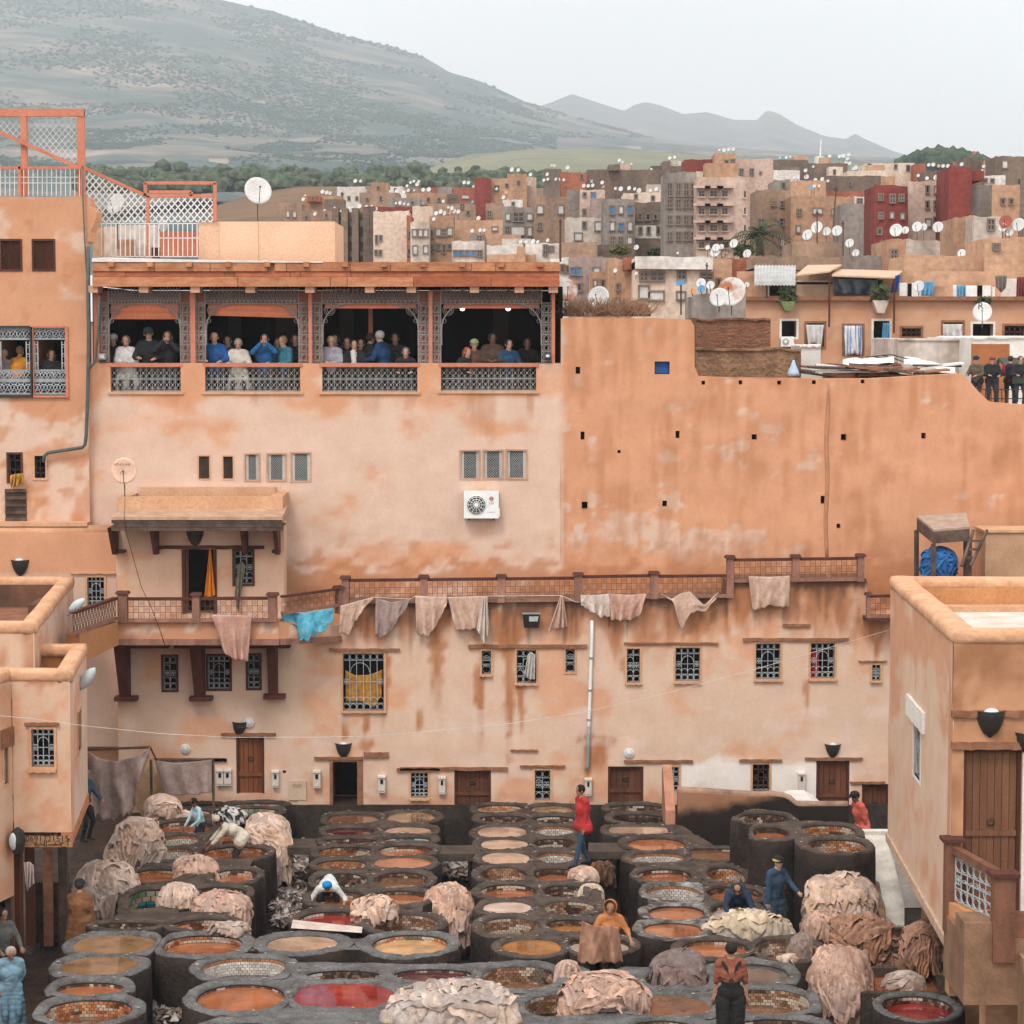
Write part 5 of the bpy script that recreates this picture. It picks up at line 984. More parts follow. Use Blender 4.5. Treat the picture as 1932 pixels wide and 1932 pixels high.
# masonry filling the spaces between the vats of a block
def hull(P):
    P = sorted(map(tuple, P)); out = []
    for S in (P, P[::-1]):
        h = []
        for q in S:
            while len(h) > 1 and (h[-1][0]-h[-2][0])*(q[1]-h[-2][1])-(h[-1][1]-h[-2][1])*(q[0]-h[-2][0]) <= 0: h.pop()
            h.append(q)
        out += h[:-1]
    return out
FL = dict(L='masonry deck of the alley-side block between its vats', G='grey masonry deck of the block in front of the alley', H='grey masonry deck of the double block', F='grey masonry deck between the front vats', R='masonry deck of the low pair of vats', C='dark masonry deck of the doorway block', M='dark masonry deck of the walker block', T='dark masonry deck of the fin block', U='masonry deck of the raised block')
FL['X'] = 'grey masonry bridge joining the alley block and the double block'
for blk, lab in FL.items():
    vs = [v for v in vats if v['blk'] == blk and abs(v['z']-(2.15 if blk == 'U' else RZ)) < .1] or [[v for v in vats if v['blk'] == q][0] for q in 'GH']; zt_ = vs[0]['z']; Hl = hull([v['c'] for v in vs]+[v['c']+np.array(k)*np.array([v['rx'], v['ry']])*.55 for v in vs for k in ((1, 0), (-1, 0), (0, 1), (0, -1))]); g = .045
    xs = np.arange(min(h[0] for h in Hl), max(h[0] for h in Hl)+g, g); ys = np.arange(min(h[1] for h in Hl), max(h[1] for h in Hl)+g, g); GX, GY = np.meshgrid(xs, ys); PP = np.stack([GX+g/2, GY+g/2], -1); ins = np.ones(GX.shape, bool)
    for i in range(len(Hl)): (ax_, ay_), (bx_, by_) = Hl[i], Hl[(i+1) % len(Hl)]; ins &= (bx_-ax_)*(PP[..., 1]-ay_)-(by_-ay_)*(PP[..., 0]-ax_) >= 0
    dm = np.min([vdist(v, PP) for v in vats], 0); dn = np.min([vdist(v, PP) for v in vs], 0); keep = ins & (dm > .055) & (dn < .62) & (dn <= dm+1e-6); keep[-1] = False; keep[:, -1] = False
    ZZ = zt_-.022+.05*(fbm(GX*2.1, GY*2.1, 0, 7)-.5)*2*.8; nx_ = len(xs); mb = MB(); mb.v = np.stack([GX, GY, ZZ], -1).reshape(-1, 3).tolist(); jj, ii = np.nonzero(keep); a0 = jj*nx_+ii; mb.f = np.stack([a0, a0+1, a0+nx_+1, a0+nx_], -1).tolist(); mb.m = [0]*len(mb.f)
    kp = np.pad(keep, 1)
    for dj, di, e0, e1 in ((-1, 0, (0, 0), (0, 1)), (0, 1, (0, 1), (1, 1)), (0, -1, (1, 0), (0, 0))):
        J, I = np.nonzero(keep & ~kp[1+dj:kp.shape[0]-1+dj, 1+di:kp.shape[1]-1+di])
        for j, i in zip(J, I):
            if dm[j, i] > .14: q0, q1 = (xs[i+e0[1]], ys[j+e0[0]]), (xs[i+e1[1]], ys[j+e1[0]]); mb.add([(*q0, zt_-.02), (*q1, zt_-.02), (*q1, 0), (*q0, 0)], [(0, 1, 2, 3)], 1)
    part('vat_block', mb, [m_rimg if blk in 'GHFX' else m_rimd, m_vwall], label=lab, cat='masonry', smooth=False, loc=(Hl[0][0], Hl[0][1], 0))
# scraps dried on the rims
rb2 = MB(); C2 = []; rng = np.random.RandomState(31)
for v in vats:
    for k in range(11):
        a_ = rng.rand()*6.28; r1 = 1/((abs(math.cos(a_))/v['rx'])**v['n']+(abs(math.sin(a_))/v['ry'])**v['n'])**(1/v['n'])+.06+.1*rng.rand(); x_, y_ = v['c'][0]+r1*math.cos(a_), v['c'][1]+r1*math.sin(a_)
        if min(vdist(w_, np.array([[x_, y_]]))[0] for w_ in vats) < .04: continue
        s_ = rng.uniform(.008, .03); t_ = rng.rand()*6.28; z_ = v['z']+.045*(float(fbm(x_*2.1, y_*2.1, 0, 7))-.5)*2+.016; rb2.add([(x_+s_*math.cos(t_+q)*(1+rng.rand()), y_+s_*math.sin(t_+q), z_) for q in (0, 1.3, 2.6, 3.9, 5.2)]+[(x_, y_, z_+.008)], [(q, (q+1) % 5, 5) for q in range(5)]); C2 += [np.array([(.34, .27, .23), (.20, .14, .11), (.42, .38, .35)][rng.randint(3)])]*6
part('rim_scraps', rb2, M('wet_scraps', (1, 1, 1), (.8, .75, .7), scale=6, rough=.6, attr='Col', spec=.35, bump=.3), label='small pale scraps dried on the vat rims', cat='scraps', kind='stuff', col=np.array(C2))
# slabs bridging the channels, low walls and channels of scraps
m_slab = m_rimd
def slab(z, x0, x1, y0, y1, lab, rz=RZ-.03, th=.16, mat=None):
    a, b, c, d = (PZ(*zp(z, x, y), rz) for x, y in ((x0, y1), (x1, y1), (x1, y0), (x0, y0)))
    mb = MB().hexa([p-Vector((0, 0, th)) for p in (a, b, c, d)], (a, b, c, d)); t = thing('stone_slab', lab, 'slab', ((a.x+c.x)/2, (a.y+c.y)/2, rz-th)); part('slab', mb, mat or m_slab, t)
    for q in (a.lerp(d, .5), b.lerp(c, .5)): part('support', MB().box(q.x-.12, q.x+.12, q.y-.1, q.y+.1, 0, rz-th), m_vwall, t)
slab('Z3', 1425, 1800, 510, 582, 'stone slab bridging the scrap channel below the second plank door')
slab('Z4', 1035, 1370, 555, 630, 'stone slab bridging the channel behind the red-jacketed man')
slab('Z3', 195, 440, 455, 530, 'stone slab bridging the channel beside the hide-covered rear block')
slab('Z2', 330, 420, 840, 1225, 'narrow stone ledge beside the alley under the folded hides', th=1.1)
def debris(name, lab, quads, cols, n, seed, zg_=.1, sc_=1.0):
    rng = np.random.RandomState(seed); mb = MB(); C = []
    for q in range(n):
        k = rng.randint(len(quads)); z, x0, x1, y0, y1 = quads[k]; p = PZ(*zp(z, rng.uniform(x0, x1), rng.uniform(y0, y1)), zg_); s = rng.uniform(.04, .14)*sc_
        a = rng.rand()*6.28; u = Vector((math.cos(a), math.sin(a), rng.uniform(-.4, .6)))*s; v = Vector((-math.sin(a), math.cos(a), rng.uniform(-.4, .6)))*s*rng.uniform(.3, .9); h = Vector((0, 0, rng.uniform(.02, .10))); p.z = zg_-.04+rng.rand()*(.22 if zg_ < 1 else .04)
        mb.add([p-u, p-v*.8+h*.3, p+u, p+v, p+h], [(0, 1, 4), (1, 2, 4), (2, 3, 4), (3, 0, 4)]); C += [np.array(cols[rng.randint(len(cols))])*rng.uniform(.6, 1.2)]*5
    part(name, mb, M('wet_scraps', (1, 1, 1), (.8, .75, .7), scale=6, rough=.6, attr='Col', spec=.35, bump=.3), label=lab, cat='scraps', kind='stuff', col=np.array(C))
debris('hide_scraps', 'wet pale hide scraps and wool littering the channels between the vats', [('Z3', 100, 380, 580, 1190), ('Z3', 220, 440, 300, 460), ('Z3', 1450, 1760, 380, 505), ('Z3', 1450, 1800, 630, 800), ('Z6', 780, 1060, 600, 783), ('Z2', 1650, 1932, 600, 1310), ('Z4', 0, 60, 450, 560), ('Z4', 1040, 1130, 440, 560), ('Z5', 1000, 1180, 800, 1240)],
       [(.30, .22, .18), (.17, .12, .10), (.42, .36, .33), (.08, .055, .045), (.5, .46, .43)], 5200, 3)
debris('yellow_scraps', 'yellowish wool scraps below the tall rear vat block', [('Z3', 215, 430, 300, 350)], [(.30, .19, .07), (.20, .12, .05), (.40, .30, .16)], 500, 8)
# curved low wall behind the raised block and its fin
lw = thing('curved_wall', 'low dark retaining wall with a curving top behind the raised vats', 'wall', (6, 52.5, 0)); Yw = 52.2
tops = [(170, 125), (400, 135), (600, 152), (760, 160), (900, 158), (990, 168), (1040, 190), (1080, 228), (1120, 240), (1300, 238), (1500, 238)]
tw = [xz(*zp('Z5', *q), Yw) for q in tops]; fw_ = YF(Yw)
wall('wall', fw_, tw[0][0], tw[-1][0], 0, lambda u: interp(tw, u), [], lambda px, py, V: mixm(mixm(np.broadcast_to(ORA*.55, (len(px), 3)), np.array((.020, .014, .012)), sstep(.25, .6, fbm(px/24, py/16, 0, 91)*.4+.75*sstep(1512, 1575, py+.16*(px-1279)))), np.array((.022, .016, .014)), sstep(1440, 1490, px)), lw, .08, thick=.3)  # wall colour gets darker downwards and to the right
part('coping', MB().tube([(x, Yw+.15, z+.0) for x, z in tw], .1, 6), M('worn_coping', (.40, .24, .17), (.16, .10, .075), scale=2), lw, smooth=True)
lw2 = thing('plaster_ledge', 'pale plaster ledge stepping down to the last plank door', 'wall', (9, 53.2, 0))
pl_ = [xz(*zp('Z5', *q), 53.2) for q in ((1010, 165), (1060, 150), (1180, 150), (1240, 185), (1300, 235))]
part('ledge', MB().prism(pl_+[(pl_[-1][0], .5), (pl_[0][0], .5)], 'y', 52.6, 53.8), m_whw, lw2)
fin = thing('wall_fin', 'thin pink plastered wall fin beside the curved low wall', 'wall', (4.5, 51, 0))
fy = [PY(*zp('Z5', *q), 52.3) for q in ((75, -5), (100, 60), (150, 130), (165, 250))]
mb = MB(); pr = [(53.6, 0), (53.6, fy[0].z), (53.2, fy[0].z-.1), (52.8, fy[0].z-.4), (52.5, fy[0].z-.6), (52.25, fy[0].z-.8), (52.25, 0)]
mb.prism(pr, 'x', fy[0].x, fy[0].x+.22); part('fin', mb, M('pink_fin', (.50, .25, .16), (.34, .15, .09), scale=2, streak=.4), fin)
# white trough and ramp along the corner house
rp = thing('white_ramp', 'white limed stone ramp running along the foot of the corner house', 'ramp', (8, 46, 0))
ra = [PZ(*zp('Z5', *q), zq) for q, zq in (((1605, 432), 1.62), ((1775, 432), 1.62), ((1850, 650), 1.35), ((1935, 1010), 1.0), ((1935, 1160), .85), ((1800, 1160), .85), ((1690, 800), 1.2), ((1680, 560), 1.45))]
mb = MB(); n_ = len(ra); mb.add(list(ra)+[Vector((p.x, p.y, 0)) for p in ra], [tuple(range(n_))]+[(i, (i+1) % n_, n_+(i+1) % n_, n_+i) for i in range(n_)]); part('ramp', mb, M('limed_stone', (.60, .56, .50), (.42, .38, .33), scale=1.8, rough=.85, bump=.5), rp)
p0 = PZ(*zp('Z5', 1500, 430), 1.65); 
part('end_wall', MB().box(p0.x+.1, p0.x+2.6, 49.3, 49.55, 0, 1.66), m_whw, rp)
kb_ = [PZ(*zp('Z5', *q), 1.2) for q in ((1690, 800), (1740, 830), (1800, 1160), (1750, 1130))]
part('kerb', MB().hexa([Vector((p.x, p.y, 0)) for p in kb_], kb_), M('rusty_kerb', (.26, .14, .085), (.12, .065, .045), scale=3), rp)
# square dye tanks near the corner house
for q, lq, zz, lab in ((('Z8', 1490, 1860, 425, 535), 'o', .75, 'square pit of orange dye with a pale hide floating in it'), (('Z8', 1600, 1880, 235, 315), 'o', .85, 'narrow square pit of orange dye below the corner house')):
    z, x0, x1, y0, y1 = q; a, b, c, d = (PZ(*zp(z, x, y), zz) for x, y in ((x0, y1), (x1, y1), (x1, y0), (x0, y0))); t = thing('dye_tank', lab, 'tank', (a.x, a.y, 0))
    part('liquid', MB().add([p-Vector((0, 0, .18)) for p in (a, b, c, d)], [(0, 1, 2, 3)]), MATS['liquid_orange'], t); m = MB(); k = .14
    m.box(a.x-k, b.x+k, a.y-k, a.y, 0, zz).box(c.x-.0-(c.x-d.x)-k, c.x+k, c.y, c.y+k, 0, zz).box(a.x-k, a.x, a.y, c.y, 0, zz-.004).box(b.x, b.x+k, a.y, c.y, 0, zz-.004); part('rim', m, m_rimd, t)
# ================================================================ the town behind
def town(name, c, c2, **k): return M('town_'+name, c, c2, scale=.7, rough=.95, bump=.4, bs=4.0, fine=.2, streak=.22, spec=.1, **k)
TM = dict(b=town('brown', (.36, .24, .165), (.20, .135, .10)), t=town('tan', (.46, .28, .18), (.30, .175, .11)), g=town('grey', (.31, .27, .24), (.16, .135, .12)), c=town('cream', (.66, .54, .44), (.54, .41, .32)), p=town('pink', (.56, .42, .35), (.40, .28, .22)),
          o=town('orange', (.54, .34, .225), (.42, .245, .155)), r=town('red', (.24, .055, .045), (.15, .04, .034)), k=town('brick', (.36, .13, .075), (.24, .085, .05)), w=town('white', (.70, .66, .62), (.50, .45, .41)), d=town('dark', (.20, .145, .11), (.11, .085, .07)),
          m=town('mauve', (.34, .26, .23), (.27, .20, .18)), q=town('stained_white', (.62, .55, .49), (.33, .26, .21)))
m_tfr = M('town_window_frame', (.24, .185, .15), rough=.9, bump=0); m_blu = M('blue_shutter', (.05, .22, .50), rough=.7, bump=0); m_pw = M('pale_shutter', (.62, .60, .57), rough=.8, bump=0)
TOWN = [
 ('A4',160,465,390,500,232,'t','low tan house at the town edge with a red roof hut',[(240,420,14,20),(410,430,14,20)]),('A4',205,305,388,436,230,'k','red-brown roof hut on the low tan house',[(250,412,12,18)]),('A4',430,640,325,480,250,'w','pale house with flat roof below the tree belt',[(520,410,14,24),(580,410,14,24),(470,380,12,20)]),
 ('A4',600,900,365,470,236,'b','wide brown house with a roof box',[(660,420,16,22),(760,410,12,22),(840,420,16,22)]),('A4',690,820,290,366,246,'t','tan roof box behind the wide brown house',[(740,330,14,20)]),('A4',830,925,320,366,256,'w','small white house among dishes',[(870,345,12,16)]),
 ('A4',915,1055,372,416,231,'w','low white roof shelter among dishes',[]),('A4',925,1062,326,372,262,'b','small brown house on the skyline row',[(980,350,14,16)]),('A4',1060,1262,370,470,228,'t','tan house beside the red brick row',[(1120,420,14,22),(1200,420,14,22)]),('A4',820,1058,410,472,222,'g','grey weathered house with a long roof',[(880,445,14,20),(1000,445,14,20)]),
 ('A4',1135,1470,325,385,242,'k','long red brick row under the tree belt',[(1300,350,12,16)]),('A4',1338,1470,376,425,236,'k','red brick house with pale panels',[(1400,400,50,22,'w')]),('A4',1467,1592,255,452,205,'r','bright red house wall rising above the rooftops',[]),('A4',1592,1762,256,385,206,'t','tan house joined to the bright red wall',[(1635,335,30,38),(1712,312,18,18)]),
 ('A4',1715,1862,226,335,212,'t','tall tan roof house next to the bright red wall',[(1800,290,14,20)]),('A4',1860,1935,250,320,216,'p','pinkish house with dishes on its roof',[]),('A4',1262,1342,378,472,226,'d','dark narrow house by the brick row',[(1290,400,10,14),(1315,395,10,14)]),
 ('A4',1155,1475,455,575,200,'b','brown house with a dark upper window',[(1375,470,26,34),(1240,520,16,24),(1420,520,22,26)]),('A4',1680,1832,420,476,198,'w','whitish roof house with patched wall',[(1760,450,16,18)]),('A4',1000,1152,470,535,196,'c','cream roof house behind the cluster of dishes',[]),('A4',630,1000,475,512,201,'r','red roof parapet above the big cream block',[]),
 ('A4',-20,165,445,600,224,'b','long brown boundary house at the town edge',[(60,530,18,40,'w'),(110,530,18,40,'w')]),('A4',160,420,500,900,190,'b','brown house row behind the pale roof box',[(200,560,14,26),(350,540,14,26)]),
 ('A4',415,705,515,900,150,'b','brown apartment block with deep vertical bays',[(450,600,32,50,'w'),(540,600,30,46,'w'),(620,600,28,50,'w'),(450,720,32,44,'w'),(540,715,30,44,'w'),(622,720,24,36,'w'),(455,830,30,44,'w'),(540,830,30,44,'w'),(620,825,26,36,'w')]),
 ('A4',705,975,505,900,148,'c','big plain cream block with two slit windows',[(728,720,9,54),(760,710,9,32),(725,820,10,30),(757,820,10,30)]),('A4',957,992,535,900,146,'k','narrow red-brown house with stacked balconies',[(980,680,16,40),(975,815,16,40)]),('A4',985,1127,590,900,140,'q','whitewashed weathered house with arched niches',[(1015,672,24,46,'w'),(1060,672,24,46,'w'),(1100,672,24,46,'w'),(1020,800,26,56,'w'),(1100,795,26,50,'w')]),
 ('A4',1127,1310,542,900,142,'t','tan weathered house with a brown balcony door',[(1148,680,18,50),(1195,665,28,46,'w'),(1238,668,26,46),(1282,660,28,52,'w'),(1147,790,18,56),(1195,775,22,36),(1237,790,18,56),(1280,775,22,32)]),('A4',1308,1680,576,735,146,'o','wide orange house with plain wall',[(1622,640,34,22,'w')]),
 ('A4',1298,1542,730,900,132,'q','stained white house with a row of little windows',[(1325,823,22,32,'b'),(1370,823,22,32,'b'),(1415,823,22,32,'b'),(1460,823,22,32,'b'),(1507,826,30,38)]),('A4',1545,1817,685,790,138,'o','orange roof terrace wall with dishes',[]),('A4',1430,1548,680,742,136,'g','small grey stair house',[(1505,712,32,34)]),
 ('A4',1680,1935,476,705,155,'g','grey weathered house with patterned screen window',[(1720,550,26,44,'w'),(1885,548,34,44,'w'),(1800,550,70,62),(1795,655,96,60,'w'),(1715,650,26,50),(1885,660,26,60,'w')]),('A4',1560,1935,760,900,124,'w','white low roof house with a door',[(1855,790,24,66),(1900,790,30,26)]),('A4',1560,1935,832,910,116,'o','long orange roof parapet',[]),('A4',1788,1852,772,905,115,'o','short orange chimney pier',[]),
 ('A4',1552,1690,450,590,170,'b','brown house with barred window',[(1580,528,26,38)]),
 ('A5',180,312,185,340,300,'d','dark house below a cluster of dishes',[]),('A5',308,502,210,365,212,'k','red brick house with a tan corner',[(465,245,18,28)]),('A5',503,1095,195,420,216,'d','wide dark brown house with stepped parapet',[(704,238,10,40),(540,280,20,26,'w')]),('A5',670,756,155,200,215,'d','dark stair box on the wide dark house',[]),('A5',750,832,150,200,218,'p','pink stair box on the wide dark house',[]),
 ('A5',985,1245,165,235,240,'d','dark skyline house beside a white roof hut',[]),('A5',1075,1137,130,172,239,'d','dark roof box on the skyline',[]),('A5',1128,1216,125,168,242,'w','white roof hut on the skyline',[]),('A5',1240,1480,115,222,190,'r','red roof wall above the grey tower block',[]),('A5',1468,1632,72,225,188,'t','tan roof house with a cluster of dishes',[(1606,135,26,36),(1558,155,20,60)]),
 ('A5',1632,1912,115,345,196,'p','pinkish cream house with two barred windows',[(1670,210,24,42),(1748,210,24,42),(1815,218,10,10)]),('A5',110,360,400,745,150,'b','brown house with two pale shutters',[(152,495,38,54,'w'),(308,495,36,60,'w'),(150,620,26,46)]),('A5',358,457,345,580,149,'g','narrow grey house with stained top',[]),
 ('A5',455,642,340,580,147,'p','pinkish white house with a green shutter',[(487,382,16,24),(553,386,26,34,'b'),(485,515,18,40)]),('A5',538,640,405,590,145,'m','rounded grey stair tower',[]),('A5',345,625,558,750,140,'q','shabby white house with washing',[(485,610,20,40),(590,620,40,60,'w'),(440,700,50,50,'w')]),
 ('A5',627,867,415,790,135,'g','grey weathered house with three blue shutters',[(697,500,28,58,'b'),(763,497,24,50,'w'),(830,497,26,56,'b'),(697,620,28,60,'w'),(763,625,26,44,'b'),(830,620,28,60,'w'),(697,727,28,48),(760,727,28,48),(828,727,28,48,'w')]),
 ('A5',867,1090,437,730,138,'d','dark stained house over a white band of slits',[(905,550,22,46),(965,550,22,40),(1022,550,18,30)]),('A5',869,1086,612,712,137.5,'w','white wall band with three slit windows',[(910,650,14,40),(970,650,14,40),(1043,650,16,50)]),('A5',852,1088,712,850,137.2,'d','dark open roof shelter above plants',[]),('A5',780,1092,370,442,170,'c','peach roof house with white shelter',[(1003,410,18,30),(875,395,16,24)]),
 ('A5',1090,1332,215,850,128,'g','tall grey apartment block with four columns of windows',[(x,y,28,h) for x in (1130,1195,1255,1308) for y,h in ((345,90),(450,56),(575,58),(695,54))]),
 ('A5',1330,1700,255,850,126,'p','tall pink apartment block with framed windows',[(x,y,w_,44) for x,w_ in ((1370,42),(1460,54),(1545,42)) for y in (375,508,635,762)]+[(1697,y,14,48) for y in (380,505,635,755)]),('A5',1330,1600,205,262,131,'c','roof storey of the tall pink block',[(1470,245,80,18),(1540,245,40,18)]),
 ('A5',40,302,750,850,118,'w','small white roof house with a dark door',[(192,800,24,66),(236,787,28,22)]),('A5',298,585,750,860,117,'b','brown rubble roof wall',[]),('A5',578,872,757,860,119,'d','dark roof recess behind plants',[]),('A5',228,372,862,1190,105,'w','white house edge behind the viewing gallery',[(320,940,18,50),(362,945,14,40)]),
 ('A5',370,692,850,1190,104,'m','mauve-grey house with two bright blue windows',[(398,960,26,48,'b'),(445,960,28,50,'b'),(578,950,40,28,'w'),(447,1080,22,46)]),('A5',535,667,962,1200,101,'t','low tan house in front of the mauve-grey one',[(567,1047,16,40,'w'),(625,1052,18,44)]),('A5',668,872,862,1250,98,'t','tan-orange house with a patched brick top',[(738,1080,14,34),(735,1185,22,30,'w')]),('A5',780,868,862,920,97.5,'k','brick patch wall on the tan-orange house',[]),
 ('A5',868,1458,885,1260,95,'c','cream house with arched window and white balcony door',[(935,1000,46,52),(1035,1000,96,52),(1220,985,48,64),(1408,1000,80,40),(935,1118,62,86,'w'),(1030,1145,98,56,'w'),(1215,1145,52,48,'w')]),('A5',868,1458,858,886,94.7,'w','white parapet along the cream house',[]),('A5',1452,1600,870,1260,96,'o','narrow orange house beside the brick patch',[(1500,1050,18,60)]),('A5',1528,1775,868,985,99,'k','red brick house with broken render',[]),
 ('A5',1740,1940,848,940,97,'b','brown roof parapet beside the brick house',[]),('A5',1310,1705,1130,1290,72,'g','grey roof tank wall with black drips',[]),
 ('A6',-30,228,335,850,133,'b','brown house with two awning windows',[(100,435,24,26),(172,440,36,38),(172,570,48,44),(10,575,36,44),(175,720,42,44,'w')]),('A6',222,602,386,850,130,'t','tan house with stained top and small windows',[(287,500,24,36),(422,490,62,34,'w'),(543,498,26,34,'w'),(280,622,22,42,'w'),(150,810,12,20)]),
 ('A6',100,222,262,345,152,'g','grey stair house behind the brown one',[(172,305,20,40)]),('A6',228,482,270,392,151,'o','orange roof house with dishes',[]),('A6',100,352,115,215,262,'d','dark skyline house left of the clustered dishes',[]),('A6',92,292,192,265,250,'w','white flat roof house among the dark skyline houses',[]),('A6',350,642,140,236,256,'d','dark brown skyline house with cream corner',[]),('A6',504,606,165,228,254,'c','cream roof hut on the dark skyline house',[(545,205,14,30)]),
 ('A6',768,1132,140,205,240,'c','cream skyline house with door and two windows',[(800,165,22,34),(993,165,16,26),(1083,176,22,40)]),('A6',1128,1212,146,218,238,'k','red-brown end of the cream skyline house',[]),('A6',636,962,196,240,236,'c','low cream wall under the skyline house',[]),('A6',478,884,232,352,200,'d','wide dark grey house with a low roof',[(660,290,14,20)]),('A6',878,988,236,305,201,'t','tan house beside the wide dark one',[]),
 ('A6',466,842,346,390,160,'k','long broken brick wall',[]),('A6',684,842,386,440,158,'w','white roof hut with a dark window',[(730,417,32,28)]),('A6',598,838,436,850,125,'g','large blank grey house wall with eroded face',[]),('A6',600,690,388,440,157,'t','tan roof corner beside the white hut',[]),
 ('A6',834,1082,302,800,118,'r','tall dark red house with nine small windows',[(885,390,24,36),(970,400,30,54),(1035,395,26,40),(885,525,24,36),(965,522,16,34,'w'),(1042,530,18,30,'w'),(875,640,22,36),(1000,650,22,36),(895,730,18,26)]),
 ('A6',1080,1332,270,700,120,'p','pinkish brick house beside the tall dark red one',[(1225,332,15,46),(1290,336,20,44,'w'),(1225,445,16,46),(1290,446,26,50),(1232,576,32,48,'w'),(1282,552,16,26)]),('A6',1206,1402,196,285,222,'d','dark skyline house with a line of dishes',[]),('A6',1328,1384,316,640,141,'d','dark gap house with a white dish',[(1358,345,40,46,'w')]),
 ('A6',1380,1552,170,556,116,'r','bare red house wall with a small white mark',[]),('A6',1548,1640,196,245,116.4,'r','red roof wall step beside the bare red wall',[]),('A6',1548,1698,302,530,119,'g','dirty brown house wall between red and peach houses',[]),('A6',1552,1642,240,306,120,'d','dark roof box behind the dirty brown wall',[]),('A6',1692,1902,302,560,121,'o','peach house with two small windows',[(1777,420,18,34),(1838,422,20,34)]),
 ('A6',1488,1642,100,200,181,'d','dark brown skyline house at the right',[]),('A6',1638,1712,126,185,180,'t','tan skyline house with a white window',[(1688,160,38,38,'w')]),('A6',1714,1940,90,560,172,'d','tall dark house at the right edge',[(1793,150,32,48,'w'),(1895,275,20,40)]),('A6',1618,1797,236,302,160,'w','white roof wall with pink patches',[(1650,268,20,24),(1700,270,20,24)]),
 ('A6',1418,1562,526,710,108,'t','tan stepped roof wall',[]),('A6',1562,1770,530,710,106,'q','stained white roof wall with red-brown doorway mark',[(1690,590,40,70)]),('A6',235,602,720,850,92,'b','brown roof box with a cluster of big dishes',[]),('A6',-30,640,822,905,90,'b','brown roof parapet above the awnings',[]),('A6',632,1062,822,960,89,'g','grey stained roof parapet above the blue tarpaulin',[]),
 ('A6',918,1064,702,850,88,'t','tan roof box with one square hole window',[(980,808,36,58)]),('A6',1062,1318,702,840,93,'q','stained pale roof wall under four dishes',[]),('A6',1050,1700,816,1150,84.5,'o','wide orange apartment front with white balcony doors',[]),('A6',1638,2100,682,1160,84,'o','taller orange apartment front with a small dark hole',[(1730,752,32,30)])]
BL = []
BAND = ('white wall band', 'white parapet along', 'brick patch', 'dark open roof', 'red-brown roof hut', 'dark stair box', 'pink stair box', 'roof storey', 'red roof parapet above', 'red roof wall step', 'brown roof parapet', 'grey stained roof parapet')
zg = lambda Y: max(-.5, -.5+(Y-58)/282*14.5)
